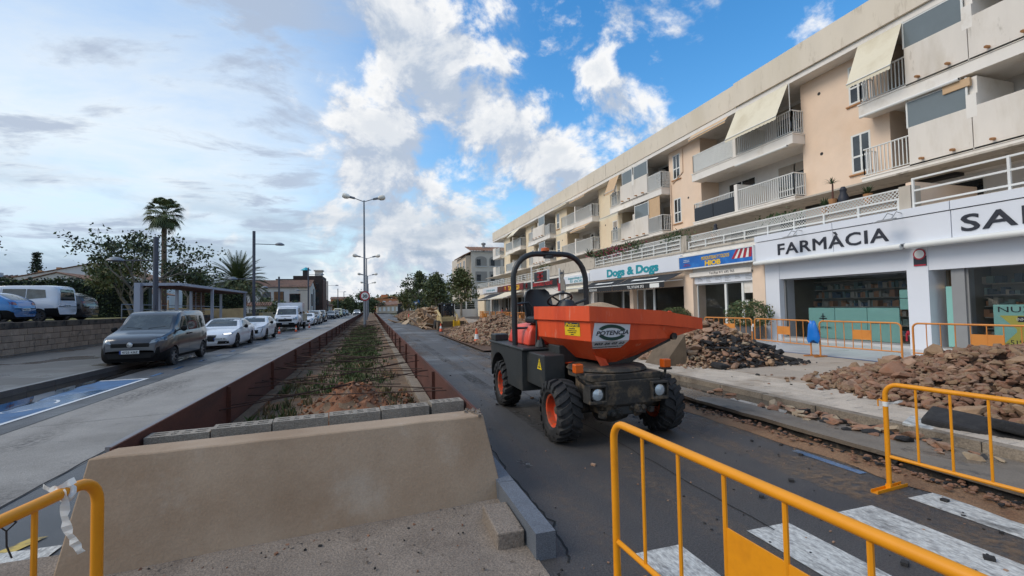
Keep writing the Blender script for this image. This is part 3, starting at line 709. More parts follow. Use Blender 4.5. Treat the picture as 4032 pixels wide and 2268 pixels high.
# windows in the wall blocks, next to the solid balconies
for a, b, t in bays:
    if t == 'solid':
        for z in (6.78, 9.55):
            windowx(b + .12, b + .82, z, z + 1.5, shut=random.choice((0, .3, 0)))
            windowx(a - .95, a - .3, z, z + 1.5)
    for z in FL + [3.66]:
        n = 2 if b - a > 5 else 1
        for k in range(n):
            vc = a + (b - a) * (k + .5) / n; windowx(vc - .95, vc + .95, z + .02, z + 2.15, UW + 1.245, 'balcony_door', split=True, shut=random.choice((.0, .35, .6, .2)) if z > 5 else 0)
# vent holes and drain pipe
for v, z in ((14.45, 10.6), (14.45, 8.0), (33.3, 10.7), (33.2, 8.2), (23.0, 8.1), (42.0, 8.2)):
    W(MB().cyl((UW - .006, v, z), (UW + .02, v, z), .07, n=10), 'vent_hole', 'dark_trim')
W(MB().tube([(UW - .05, 24.6, 9.3), (UW - .05, 24.6, 6.2), (UW - .05, 24.3, 6.0)], .04, 6), 'drain_pipe', 'plaster_peach')
W(MB().tube([(UW - .04, 23.4, 11.3), (UW - .04, 23.4, 9.8), (UW - .04, 24.4, 9.3)], .03, 6), 'drain_pipe', 'plaster_peach')

def awning_drop(par, v0, v1, zt, zb, out, m='awning_cream', val=.16, u0=UB - .03):
    """fabric let down from the ceiling edge, with a scalloped valance"""
    mb = MB(); n = 14; u1 = u0 - out
    for i in range(n):
        a, b = v0 + (v1 - v0) * i / n, v0 + (v1 - v0) * (i + 1) / n
        mb.quad((u0, a, zt), (u0, b, zt), (u1, b, zb), (u1, a, zb))
        mb.add([(u1, a, zb), (u1, b, zb), (u1 - .01, b, zb - val * .8), (u1 - .012, (a + b) / 2, zb - val), (u1 - .01, a, zb - val * .8)], [(0, 1, 2, 3, 4)])
    o = sub(par, mb, 'awning', m)
    sub(par, MB().tube([(u1 - .01, v0, zb), (u1 - .01, v1, zb)], .022, 6), 'awning_bar', 'metal_white')
    return o
def cassette(par, v0, v1, z, u=UB - .1, m='metal_white'):
    sub(par, MB().tube([(u, v0, z), (u, v1, z)], .055, 8).box(u - .02, u + .09, v0, v1, z - .02, z + .045), 'rolled_awning', m)
def drains(par, v, z): sub(par, MB().tube([(UB + .02, v, z), (UB - .18, v, z - .02), (UB - .2, v, z - .03)], .045, 6), 'drain_spout', 'terracotta')

for bi, (a, b, t) in enumerate(bays):
    for fi, z in enumerate(FL):
        slab_b = z - (.26 if fi == 0 else .40)
        if t == 'end':
            bal = W(MB().box(UB, UW - .003, a, b, slab_b, z), 'balcony', 'plaster_white')
            sub(bal, MB().box(UB + .002, UB + .14, b - 1.5, b, z, z + 1.25), 'solid_parapet', 'parapet_grey')
            sub(bal, rail_mesh(MB(), [(UW, a + .06), (UB + .06, a + .06), (UB + .06, b - 1.5)], z), 'railing', 'metal_white'); continue
        bal = W(MB().box(UB, UW - .003, a, b, slab_b, z).box(UB - .03, UW - .003, a - .03, b + .03, z, z + .05), 'balcony', 'plaster_white')
        zt = z + .05
        if t == 'rail':
            dv = a + 3.35
            sub(bal, MB().box(UB + .0, UW + 1.2, dv - .1, dv + .1, zt, zt + (1.35 if fi == 0 else 1.5)), 'divider', 'plaster_white')
            lat = (bi == 2 and fi == 1)
            sub(bal, rail_mesh(MB(), [(UW, a + .06), (UB + .06, a + .06), (UB + .06, dv - .1)], zt), 'railing', 'metal_white')
            sub(bal, rail_mesh(MB(), [(UB + .06, dv + .1), (UB + .06, b - .06), (UW, b - .06)], zt, lattice=lat), 'railing', 'metal_white')
            if lat: sub(bal, MB().box(UB + .07, UB + .08, dv + .12, b - .08, zt + .08, zt + 1.0), 'lattice_panel', 'metal_white')
            if bi == 2 and fi == 0:
                for k in range(2): sub(bal, MB().box(UB - .02, UB + .02, dv + .12 + k * 1.5, dv + 1.58 + k * 1.5, zt + .02, zt + .76), 'solar_panel', 'solar_black')
            if bi in (6,) : sub(bal, MB().box(UB + .075, UB + .085, a + .1, b - .1, zt + .08, zt + 1.0), 'screen', 'glass_frosted')
        else:
            s0, s1, s2, s3 = a + 1.5, a + 3.18, a + 3.42, b - 1.62
            for q0, q1 in ((s0, (s0 + s3) / 2 - .012), ((s0 + s3) / 2 + .012, s3)):
                sub(bal, MB().box(UB - .03, UB + .11, q0, q1, z - .02, z + 1.33), 'solid_parapet', 'parapet_grey')
            sub(bal, MB().box(UB - .032, UW + 1.2, (s0 + s3) / 2 - .13, (s0 + s3) / 2 + .13, z + 1.0, z + 1.72).box(UB + .1, UW + 1.2, (s0 + s3) / 2 - .1, (s0 + s3) / 2 + .1, z, z + 2.28), 'divider', 'plaster_white')
            sub(bal, rail_mesh(MB(), [(UW, a + .06), (UB + .06, a + .06), (UB + .06, s0)], zt, lattice=(bi == 3 and fi == 1)), 'railing', 'metal_white')
            sub(bal, rail_mesh(MB(), [(UB + .06, s3), (UB + .06, b - .06), (UW, b - .06)], zt), 'railing', 'metal_white')
            for dv in (s0 + .45, s0 + 1.25, s3 - 1.25, s3 - .4): drains(bal, dv, z + .16)
            # glass screens above the solid parapet
            scr = [((s0 + s3) / 2 + .14, s3)] if bi == 1 else [(s0, (s0 + s3) / 2 - .14)]
            if bi == 3 and fi == 1: scr.append(((s0 + s3) / 2 + .14, s3 - .3))
            for q0, q1 in scr:
                g = sub(bal, MB().box(UB + .0, UB + .03, q0, q1, z + 1.34, z + 2.2), 'glass_screen', 'glass_frosted')
                sub(bal, MB().box(UB - .01, UB + .04, q0 - .05, q0, z + 1.33, z + 2.3).box(UB - .01, UB + .04, q1, q1 + .05, z + 1.33, z + 2.3).box(UB - .008, UB + .038, q0, q1, z + 2.2, z + 2.24), 'screen_frame', 'metal_white')
        # awnings differ flat by flat
        ceil = 11.34 if fi == 1 else FL[1] - .42
        if bi == 2 and fi == 1: awning_drop(bal, a + .1, a + 3.1, ceil, 9.82, .75); sub(bal, MB().tube([(UB - .02, a + .06, ceil), (UB - .02, a + .06, 10.1)], .02, 5), 'awning_arm', 'metal_white'); awning_drop(bal, a + 3.6, b - .1, ceil, ceil - .26, .22, 'awning_tan', .12)
        elif bi == 1 and fi == 1: awning_drop(bal, s3 + .02, b - .1, ceil, 9.76, .68)
        elif bi == 1 and fi == 0: cassette(bal, s1 + .3, b - .1, ceil - .06); sub(bal, MB().box(UB - .05, UB + .05, 9.0, 9.7, ceil - .35, ceil - .1), 'loose_fabric', 'awning_tan')
        elif bi == 2 and fi == 0: cassette(bal, a + .2, a + 3.2, ceil - .06)
        elif bi == 3 and fi == 1: awning_drop(bal, s3 + .1, b - .1, ceil, 10.2, .45, 'awning_tan', .2)
        elif bi == 3 and fi == 0: awning_drop(bal, s3 - 1.2, b - .1, ceil - .05, ceil - .42, .95, 'awning_cream', .2); sub(bal, MB().box(UB + .05, UB + .07, a + .3, a + 1.5, zt + 1.0, zt + 2.3), 'reed_screen', 'awning_tan')
        elif bi == 4: awning_drop(bal, a + .1, a + 3.1, ceil, ceil - .4, .6, 'awning_tan' , .16); awning_drop(bal, a + 3.6, b - .1, ceil, ceil - .3, .7, 'awning_cream', .16)
        elif bi == 6: awning_drop(bal, a + .1, a + 3.1, ceil, ceil - (.8 if fi else .3), .8, 'awning_cream', .12); awning_drop(bal, a + 3.6, b - .1, ceil, ceil - .3, .5, 'awning_cream', .12)
        elif bi == 5: cassette(bal, s3 - 1.5, b - .1, ceil - .06)
# air conditioners standing in the loggias
for v, z in ((27.0, 9.13), (37.0, 6.35), (37.6, 9.13), (46.6, 6.35), (30.2, 6.35)):
    ac = W(MB().box(UW + .75, UW + 1.1, v - .42, v + .42, z + 1.15, z + 1.8), 'air_conditioner', 'metal_white')
    sub(ac, MB().lathe([(.25, 0), (.25, .012), (.06, .02)], 14, (UW + .735, v, z + 1.47), 'x'), 'fan_grille', 'dark_trim')

# terrace edge ------------------------------------------------------------
W(MB().box(US, 15.7, VST, VEND, 3.40, 4.30), 'terrace_edge', 'plaster_white')
W(MB().box(US - .06, 15.72, 14.8, VEND, 4.30, 4.40), 'terrace_coping', 'concrete_terrace')
W(MB().box(US + .05, 15.75, VST, 9.25, 4.30, 4.46), 'terrace_coping', 'concrete_terrace')
for v0, v1, zt in ((9.25, 9.56, 5.12), (19.24, 19.66, 5.15), (29.1, 29.8, 5.1), (59.4, 59.8, 4.95)): W(MB().box(US - .02, 15.62, v0, v1, 4.3, zt), 'pier', 'concrete_terrace')
W(MB().box(US + .02, 15.5, 29.8, 41, 4.4, 5.2), 'terrace_parapet', 'concrete_terrace')
W(MB().box(15.4, 18.3, 9.3, 9.5, 4.0, 5.25), 'terrace_partition', 'plaster_peach')
def terr_rail(v0, v1, zs, step=1.17, u=US + .03):
    mb = MB()
    for z in zs: mb.box(u - .025, u + .025, v0, v1, z - .025, z + .025)
    n = max(1, round((v1 - v0) / step))
    for i in range(n + 1): v = v0 + (v1 - v0) * i / n; mb.box(u - .031, u + .031, v - .028, v + .028, 4.36, zs[0] + .028)
    W(mb, 'terrace_railing', 'metal_white')
terr_rail(VST, 9.2, (5.28, 4.93, 4.55), 2.1); terr_rail(9.6, 19.1, (4.78, 4.53)); terr_rail(19.75, 29.0, (5.0, 4.78, 4.56)); terr_rail(41.1, 59.3, (4.95, 4.75, 4.55)); terr_rail(59.9, 66, (4.95, 4.75, 4.55))
def lattice(v0, v1, z0, z1, u, tilt=.0):
    mb = MB(); h = z1 - z0; st = .115; w = .017
    n = int((v1 - v0 + h) / st)
    for sgn in (1, -1):
        for i in range(n + 1):
            a = v0 - h + i * st; p0, p1 = a, a + h; za, zb = (z0, z1) if sgn > 0 else (z1, z0)
            # clip to the panel
            q0, q1 = max(p0, v0), min(p1, v1)
            if q1 - q0 < .02: continue
            z_0 = za + (zb - za) * (q0 - p0) / h; z_1 = za + (zb - za) * (q1 - p0) / h; uu = u + .006 * sgn
            mb.quad((uu, q0, z_0 - w), (uu, q1, z_1 - w), (uu, q1, z_1 + w), (uu, q0, z_0 + w))
    for z in (z0, z1): mb.box(u - .012, u + .012, v0, v1, z - .02, z + .02)
    o = W(mb, 'lattice_panel', 'metal_white'); o['kind'] = 'stuff'
v = 9.62
while v < 19: lattice(v, min(v + 2.33, 19.05), 4.38, 5.08, US + .09); v += 2.35
v = 19.8
while v < 28.9: lattice(v, min(v + 2.3, 28.95), 4.42, 5.22 if v < 25 else 4.95, US + .1); v += 2.32
W(MB().box(17.9, 18.3, 9.6, 14.9, 5.7, 5.95), 'terrace_awning_box', 'dark_trim'); W(MB().box(16.4, 18.35, VST, 66, 5.80, 5.86), 'terrace_canopy', 'concrete_terrace')
# big lettered signs ------------------------------------------------------
def signboard(label, v0, v1, z0, z1, m, u=US, t=.14, frame=None, loc=None):
    r_ = thing('shop_sign', label, 'sign', (u, (v0 + v1) / 2, z0))
    MB().box(u - t, u - .003, v0, v1, z0, z1).obj('panel', m, r_, world_=True)
    if frame: 
        mb = MB(); w = .05; uu = u - t
        mb.box(uu - .02, u, v0 - w, v0, z0 - w, z1 + w).box(uu - .02, u, v1, v1 + w, z0 - w, z1 + w).box(uu - .02, u, v0, v1, z0 - w, z0).box(uu - .02, u, v0, v1, z1, z1 + w)
        mb.obj('frame', frame, r_, world_=True)
    return r_
RGT, UP = (0, -1, 0), (0, 0, 1)
far = thing('shop_sign', 'long white pharmacy fascia with raised dark capitals', 'sign', (US, 8, 3.4))
for a, b in ((-8, -2.6), (-2.58, 2.8), (2.82, 8.2), (8.22, 11.5), (11.52, 14.8)):
    MB().box(15.0, US - .003, a, b, 3.40, 4.14).obj('panel', 'sign_white', far, world_=True); MB().box(14.97, US - .003, a, b, 4.165, 4.40).obj('panel', 'sign_white', far, world_=True)
lettering('FARMÀCIA', .43, (14.985, 11.74, 3.76), RGT, UP, 'letter_dark', far, depth=.03, fat=.016, width=3.95, space=1.1)
lettering('SALUT', .45, (14.985, 6.52, 3.76), RGT, UP, 'letter_dark', far, depth=.03, fat=.016, width=2.95, space=1.1)
lettering('SALUT', .12, (14.985, 2.2, 3.76), RGT, UP, 'letter_dark', far, depth=.03, bold=.02)
dd = signboard('wide white shop sign with big teal rounded letters and ampersand', 19.6, 29.66, 3.42, 4.20, 'sign_white')
lettering('Dogs & Dogs', .48, (US - .147, 24.3, 3.80), RGT, UP, 'letter_teal', dd, depth=.02, bold=.045, width=5.7)
hb = signboard('blue shop sign with yellow lettering and a red striped awning picture', 14.85, 19.5, 3.45, 4.02, 'sign_blue', 15.12, .2, 'metal_white')
lettering('MOSQUITERAS Y TOLDOS', .16, (14.915, 17.0, 3.84), RGT, (0, -.12, 1), 'letter_yellow', hb, depth=.01, bold=.015, width=1.75)
lettering('HIOB', .22, (14.915, 17.15, 3.60), RGT, (0, -.05, 1), 'letter_yellow', hb, depth=.01, bold=.05, width=1.0)
for k in range(7):
    a = 16.0 - k * .155
    MB().add([(14.913, a, 3.62), (14.913, a - .155, 3.62), (14.913, a - .155 - (.42 - .06 * k) * .6 * 0 - .28 * (1 - k / 7) , 4.0), (14.913, a - .28 * (1 - k / 7), 4.0)], [(0, 1, 2, 3)]).obj('awning_stripe', 'stripe_red' if k % 2 == 0 else 'letter_white', hb, world_=True)
for i, s in enumerate(('Markisen und', 'Insektenschutz')): lettering(s, .055, (14.915, 18.95, 3.86 - .075 * i), RGT, UP, 'letter_white', hb, depth=.006)
for i, s in enumerate(('Awnings and', 'mosquito screens')): lettering(s, .055, (14.915, 18.93, 3.66 - .075 * i), RGT, UP, 'stripe_red', hb, depth=.006)
dw = signboard('pale grey sign with a web address and telephone number', 29.75, 34.45, 3.42, 4.02, 'sign_white')
lettering('dogsanddogs.com', .2, (US - .146, 32.0, 3.83), RGT, UP, 'letter_teal', dw, depth=.01, bold=.01, width=2.9); lettering('971 694 393', .2, (US - .146, 32.0, 3.56), RGT, UP, 'letter_teal', dw, depth=.01, bold=.01, width=2.2)
kb = signboard('long black restaurant sign with red script lettering and two red roundels', 34.6, 44.6, 3.42, 4.06, 'sign_black')
lettering('KEBAB GRILL PIZZAS', .34, (US - .146, 39.4, 3.74), RGT, UP, 'letter_red', kb, depth=.01, bold=.02, shear=.3, width=5.4)
for v in (35.4, 43.6): MB().lathe([(.24, 0), (.24, .012), (.19, .012), (.19, 0)], 20, (US - .156, v, 3.74), 'x').obj('roundel', 'letter_red', kb, world_=True)
tb = signboard('red tobacconist sign with yellow letters', 44.8, 52.2, 3.44, 4.12, 'sign_maroon')
lettering('TABACOS', .4, (US - .146, 48.0, 3.80), RGT, UP, 'letter_yellow', tb, depth=.01, bold=.03, width=4.2); MB().box(US - .15, US - .142, 46.2, 49.8, 3.50, 3.57).obj('underline', 'letter_yellow', tb, world_=True)
lettering('TI', .36, (US - .146, 51.3, 3.82), RGT, UP, 'letter_yellow', tb, depth=.01, bold=.04)
signboard('brown timber fascia beside the tobacconist sign', 52.3, 54.7, 3.44, 4.1, 'wood_brown')
ws = signboard('small white lettered fascia at the far end of the shops', 54.8, 62.4, 3.5, 4.15, 'sign_white'); lettering('JOYERIA RELOJERIA', .22, (US - .146, 58.2, 3.8), RGT, UP, 'letter_teal', ws, depth=.01, width=4.5)

# shop fronts -------------------------------------------------------------
UF = 15.5
def pier(v0, v1, m, u0=US + .05): W(MB().box(u0, 16.0, v0, v1, .18, 3.40), 'pier', m)
for v0, v1, m in ((8.95, 9.5, 'sign_white'), (13.95, 14.6, 'sign_white'), (14.62, 15.25, 'plaster_peach'), (18.95, 19.65, 'plaster_peach'), (24.35, 24.75, 'plaster_peach'), (29.45, 29.95, 'plaster_white'), (34.2, 34.7, 'plaster_white'), (44.5, 44.9, 'plaster_white'), (49.5, 49.9, 'plaster_white'), (54.5, 54.9, 'plaster_white'), (58.5, 58.9, 'plaster_white'), (62.4, 66.5, 'plaster_cream'), (2.6, 3.1, 'sign_white'), (-4, -3.5, 'sign_white')): pier(v0, v1, m)
def header(v0, v1, z0, m): W(MB().box(US + .08, 15.9, v0, v1, z0, 3.40), 'header', m)
header(9.5, 13.95, 2.62, 'sign_white'); header(3.1, 8.95, 2.58, 'sign_white'); header(-3.5, 2.6, 2.6, 'sign_white'); header(19.65, 29.45, 2.62, 'plaster_peach'); header(29.95, 66.5, 2.7, 'plaster_white'); header(15.25, 18.95, 2.98, 'plaster_white')
def shopwin(v0, v1, z0=.36, z1=2.62, n=1, m='glass_clear', fr='metal_white', name='shop_window', door=None):
    f = MB(); w = .05
    f.box(UF - .03, UF + .05, v0, v0 + w, z0, z1).box(UF - .03, UF + .05, v1 - w, v1, z0, z1).box(UF - .03, UF + .05, v0 + w, v1 - w, z1 - w, z1).box(UF - .03, UF + .05, v0 + w, v1 - w, z0, z0 + w)
    for i in range(1, n): x = v0 + (v1 - v0) * i / n; f.box(UF - .028, UF + .048, x - .03, x + .03, z0 + w, z1 - w)
    if door: 
        for x in door: f.box(UF - .04, UF + .05, x - .06, x + .06, z0 + w, z1 - w)
    o = W(f, name, fr); sub(o, MB().box(UF, UF + .012, v0 + w, v1 - w, z0 + w, z1 - w), 'pane', m); return o
W(MB().box(15.3, 15.9, VST, 66, .12, .36), 'plinth', 'paving_shop')
shopwin(9.52, 13.93, fr='metal_grey'); shopwin(3.12, 8.2, fr='metal_grey', n=2); shopwin(-3.4, 2.5, fr='metal_grey', n=3)
W(MB().box(UF - .1, UF + .3, 8.2, 8.5, .3, 2.58), 'door_post', 'metal_grey')
hw = shopwin(15.28, 18.93, .3, 2.66, door=(16.02, 17.02)); sub(hw, MB().box(UF - .09, UF - .03, 16.12, 16.18, 1.25, 1.3).box(UF - .09, UF - .06, 16.12, 16.3, 1.27, 1.29), 'door_handle', 'metal_grey')
sub(hw, MB().box(UF - .034, UF - .01, 16.1, 16.95, .4, 1.0), 'door_panel', 'awning_tan'); sub(hw, MB().box(UF - .012, UF - .003, 15.33, 15.95, 2.15, 2.6), 'blind', 'plaster_white')
sub(hw, MB().box(UF - .012, UF - .006, 15.7, 15.95, 1.62, 1.85), 'notice', 'letter_white')
W(MB().box(UF - .35, UF - .05, 15.2, 19.05, 3.02, 3.22), 'roller_box', 'plaster_white'); W(MB().tube([(UF - .3, 15.2, 3.05), (UF - .3, 19.05, 3.05)], .05, 8), 'awning_tube', 'metal_white')
si = thing('shop_sign', 'narrow white board with columns of small grey print above the glass shop door', 'sign', (UF, 17, 2.67))
for a, b in ((15.25, 17.15), (17.17, 19.0)): MB().box(UF - .14, UF - .1, a, b, 2.67, 3.0).obj('panel', 'sign_white', si, world_=True)
for c0 in range(6):
    for l in range(4 if c0 % 2 else 3): 
        v_ = 18.72 - c0 * .6; w_ = random.uniform(.18, .4); MB().box(UF - .143, UF - .139, v_ - w_, v_, 2.93 - l * .065, 2.95 - l * .065).obj('print_line', 'metal_grey', si, world_=True)
lettering('Tel./Fax 971 695 765', .12, (UF - .352, 16.9, 3.13), RGT, UP, 'letter_dark', None, depth=.006, width=1.55); tag(bpy.data.objects['lettering'] if False else COL.objects[-1], 'dark telephone number lettering on the roller box under the blue sign', 'lettering')
# awning cassettes of the pharmacy and its flood lamps
for v0, v1 in ((9.34, 14.7), (-2, 9.22)): W(MB().tube([(14.83, v0, 3.30), (14.83, v1, 3.30)], .085, 10).box(14.83, 15.2, v0, v1, 3.30, 3.37), 'rolled_awning', 'metal_white', smooth=True)
for v in (12.75, 9.5, 5.2):
    fl = thing('flood_lamp', {12.75: 'small wire-armed flood lamp over the first letters of the pharmacy fascia', 9.5: 'small wire-armed flood lamp to the right of the last letter of the pharmacy fascia', 5.2: 'wire-armed flood lamp over the second word of the pharmacy fascia'}[v], 'lamp', (15, v, 4.2), group='flood lamps over the pharmacy sign')
    MB().obox((14.45, v, 4.08), (.22, .5, .03), 0, 0, -.35).obj('lamp_head', 'metal_grey', fl, world_=True)
    MB().tube([(14.98, v - .12, 4.3), (14.75, v - .12, 4.33), (14.52, v - .12, 4.1)], .012, 5).tube([(14.98, v + .12, 4.3), (14.75, v + .12, 4.33), (14.52, v + .12, 4.1)], .012, 5).obj('arm', 'metal_grey', fl, world_=True)
sg = thing('wall_sign', 'round red and white alarm sign on the white pharmacy pier', 'sign', (15.24, 9.1, 2.75))
MB().box(15.225, 15.247, 8.97, 9.29, 2.72, 3.0).obj('panel', 'letter_dark', sg, world_=True); MB().lathe([(.16, 0), (.16, .012)], 20, (15.215, 9.13, 3.06), 'x').obj('disc', 'stripe_red', sg, world_=True); MB().lathe([(.125, 0), (.125, .006)], 20, (15.212, 9.13, 3.06), 'x').obj('disc_centre', 'letter_white', sg, world_=True)
MB().box(15.222, 15.226, 8.98, 9.28, 2.72, 2.76).obj('band', 'stripe_red', sg, world_=True)
# pharmacy interior: teal counter panels, shelves of goods, lamp
pi = thing('shop_counter', 'pale teal panelled counter behind the pharmacy window', 'counter', (15.9, 11, .36))
for a, b in ((9.95, 10.9), (10.92, 12.0), (12.02, 13.0)): MB().box(15.56, 15.6, a, b, .42, 1.5).obj('panel', 'teal_panel', pi, world_=True)
lettering('SANT JOAN', .07, (15.55, 12.4, .8), RGT, UP, 'letter_dark', pi, depth=.004); lettering('LLICENCIADA', .07, (15.55, 10.5, 1.02), RGT, UP, 'letter_dark', pi, depth=.004)
MB().box(15.55, 15.555, 12.42, 12.46, 1.0, 1.3).box(15.55, 15.555, 12.3, 12.58, 1.1, 1.14).box(15.55, 15.555, 12.36, 12.52, 1.18, 1.21).obj('emblem', 'letter_dark', pi, world_=True)
MB().box(15.53, 15.54, 9.55, 9.9, 1.45, 1.78).box(15.53, 15.54, 9.55, 9.9, 1.8, 2.05).obj('notice', 'teal_panel', pi, world_=True)
for nm, v0, v1, zt, lb in (('a', 9.4, 14.2, 2.5, 'crowded pharmacy shelves behind the teal counter'), ('b', 3.2, 8.8, 2.3, 'dark pharmacy shelves behind the right-hand window')):
    sh = thing('shop_shelf', lb, 'shelf', (17.6, (v0 + v1) / 2, .3))
    m = MB(); z = .5
    while z < zt: m.box(17.35, 17.75, v0, v1, z, z + .03); z += .33
    m.box(17.75, 17.8, v0, v1, .3, 3.2); m.obj('rack', 'interior_white', sh, world_=True)
    m = MB(); z = .53
    while z < zt:
        v = v0
        while v < v1:
            w = random.uniform(.05, .2)
            if random.random() < .85: m.box(17.4 + random.random() * .1, 17.7, v, v + w * .9, z, z + random.uniform(.08, .26), random.randrange(4))
            v += w
        z += .33
    stuff(m.obj('goods', ['box_a', 'box_b', 'box_c', 'box_d'], sh, world_=True))
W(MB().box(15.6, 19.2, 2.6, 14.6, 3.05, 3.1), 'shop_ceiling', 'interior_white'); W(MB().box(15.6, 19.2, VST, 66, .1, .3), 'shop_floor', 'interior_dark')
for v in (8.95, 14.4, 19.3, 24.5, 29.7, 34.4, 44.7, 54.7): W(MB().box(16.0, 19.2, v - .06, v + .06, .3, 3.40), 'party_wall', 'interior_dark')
lb = thing('pendant_lamp', 'small glowing pendant bulb inside the right-hand pharmacy window', 'lamp', (16.4, 8.5, 2.1))
MB().lathe([(.0, -.05), (.035, -.03), (.045, .0), (.02, .05)], 10, (16.4, 8.6, 2.12)).obj('bulb', 'bulb_lit', lb, smooth=True, world_=True); MB().cyl((16.4, 8.6, 2.17), (16.4, 8.6, 3.05), .008, n=5).obj('cable', 'dark_trim', lb, world_=True); MB().lathe([(.1, .03), (.03, .07)], 10, (16.4, 8.6, 2.12), caps=False).obj('shade', 'dark_trim', lb, world_=True)
ps = thing('poster', 'yellow and teal advertising poster inside the right-hand pharmacy window', 'poster', (15.56, 7.2, .4)); MB().box(15.56, 15.58, 6.7, 7.72, .38, 1.58).obj('sheet', 'teal_panel', ps, world_=True)
lettering('NUXE', .15, (15.555, 7.2, 1.46), RGT, UP, 'letter_dark', ps, depth=.004, width=.85); lettering('-51%', .13, (15.552, 7.3, .62), RGT, UP, 'letter_dark', ps, depth=.004)
mat('poster_yellow', G3(196, 190, 90), .5, var=.1)
MB().add([(15.555, 7.6, 1.3), (15.555, 6.8, 1.3), (15.555, 7.12, .95), (15.555, 7.12, .88), (15.555, 6.8, .5), (15.555, 7.6, .5), (15.555, 7.28, .88), (15.555, 7.28, .95)], [(0, 1, 2, 7), (7, 2, 3, 6), (6, 3, 4, 5)]).obj('hourglass', 'poster_yellow', ps, world_=True)
MB().box(15.548, 15.553, 6.75, 7.25, 1.14, 1.28).obj('band', 'letter_dark', ps, world_=True); lettering('INNOVACIÓ', .07, (15.545, 7.0, 1.21), RGT, UP, 'letter_white', ps, depth=.004)
W(MB().box(15.6, 15.65, 8.3, 8.75, .4, 2.1), 'display_panel', 'teal_panel')
# middle shops
shopwin(19.68, 22.4, .4, 2.62, m='glass_clear', fr='dark_trim'); shopwin(22.45, 24.3, .3, 2.62, fr='metal_white', door=(22.55, 23.5)); shopwin(24.8, 25.9, .4, 2.6, fr='metal_white'); shopwin(26.0, 29.4, .4, 2.6, fr='metal_grey')
def roller(v0, v1, z0, z1):
    m = MB(); n = int((z1 - z0) / .09)
    for i in range(n): m.box(UF - .03, UF + .02, v0, v1, z0 + i * .09, z0 + i * .09 + .075)
    m.box(UF - .015, UF + .02, v0, v1, z0, z1); W(m, 'roller_shutter', 'shutter')
roller(30.0, 34.1, .3, 2.7); roller(34.8, 38.2, .3, 2.7); roller(38.4, 41.0, .3, 2.7); shopwin(41.1, 44.4, .3, 2.7, fr='metal_white', n=2); shopwin(45, 49.4, .3, 2.7, n=3); shopwin(50, 54.4, .3, 2.7, n=3); shopwin(55, 58.4, .3, 2.7, n=4, m='glass_frosted'); shopwin(59, 62.3, .3, 2.7, n=4, m='glass_frosted')
def shop_awning(label, v0, v1, u1, zt, zf, val, m, words=(), grp=None):
    a = thing('shop_awning', label, 'awning', (US, (v0 + v1) / 2, zf)); n = max(4, int((v1 - v0) / .5)); mb = MB()
    for i in range(n):
        p, q = v0 + (v1 - v0) * i / n, v0 + (v1 - v0) * (i + 1) / n
        zm = (zt + zf) / 2 - .04; um = (US - .1 + u1) / 2
        mb.add([(US - .1, p, zt), (US - .1, q, zt), (um, q, zm), (um, p, zm), (u1, q, zf), (u1, p, zf)], [(0, 1, 2, 3), (3, 2, 4, 5)])
    mb.obj('canopy', m, a, smooth=True, world_=True)
    mb = MB()
    for i in range(n * 2):
        p, q = v0 + (v1 - v0) * i / n / 2, v0 + (v1 - v0) * (i + 1) / n / 2
        mb.add([(u1 - .01, p, zf - .03), (u1 - .01, q, zf - .03), (u1 - .015, q, zf - val), (u1 - .015, (p + q) / 2, zf - val - .03), (u1 - .015, p, zf - val)], [(0, 1, 2, 3, 4)])
    mb.obj('valance', m, a, world_=True)
    MB().tube([(u1 - .01, v0, zf), (u1 - .01, v1, zf)], .03, 6).obj('front_bar', 'metal_white', a, world_=True)
    for p in (v0 + .05, v1 - .05): MB().tube([(US - .1, p, zt - .35), (u1, p, zf)], .02, 5).obj('arm', 'metal_white', a, world_=True)
    for s, v, h in words: lettering(s, h, (u1 - .03, v, zf - val / 2 - .03), RGT, UP, 'letter_white', a, depth=.006, bold=.01, space=1.15)
    return a
aw = shop_awning('black awning with a white telephone number on its valance', 19.5, 24.6, 14.0, 3.30, 2.86, .28, 'awning_black', [('TEL.971694 393', 22.1, .16)])
MB().add([(14.5, 23.4, 3.07), (14.5, 20.9, 3.07), (14.68, 20.9, 3.15), (14.62, 21.9, 3.125), (14.72, 23.3, 3.165)], [(0, 1, 2, 3, 4)]).obj('white_wave', 'letter_white', aw, world_=True); MB().box(13.96, 13.975, 19.9, 20.7, 2.58, 2.8).obj('patch', 'letter_white', aw, world_=True)
aw = shop_awning('black awning with spaced white capitals on its valance', 24.68, 29.4, 14.0, 3.30, 2.86, .28, 'awning_black', [('RESERVAS', 27.1, .16)])
MB().add([(14.5, 27.9, 3.07), (14.5, 25.6, 3.07), (14.68, 25.6, 3.15), (14.62, 26.6, 3.125), (14.72, 27.8, 3.165)], [(0, 1, 2, 3, 4)]).obj('white_wave', 'letter_white', aw, world_=True)
shop_awning('small cream awning beside the roller shutter', 29.6, 33.6, 14.3, 3.2, 2.95, .22, 'awning_cream'); shop_awning('wide cream awning sloping far out over the tobacconist door', 45, 51.5, 13.0, 3.35, 2.6, .08, 'awning_cream'); shop_awning('black awning over the far cafe windows', 52, 58.5, 13.4, 3.3, 2.6, .15, 'awning_black')
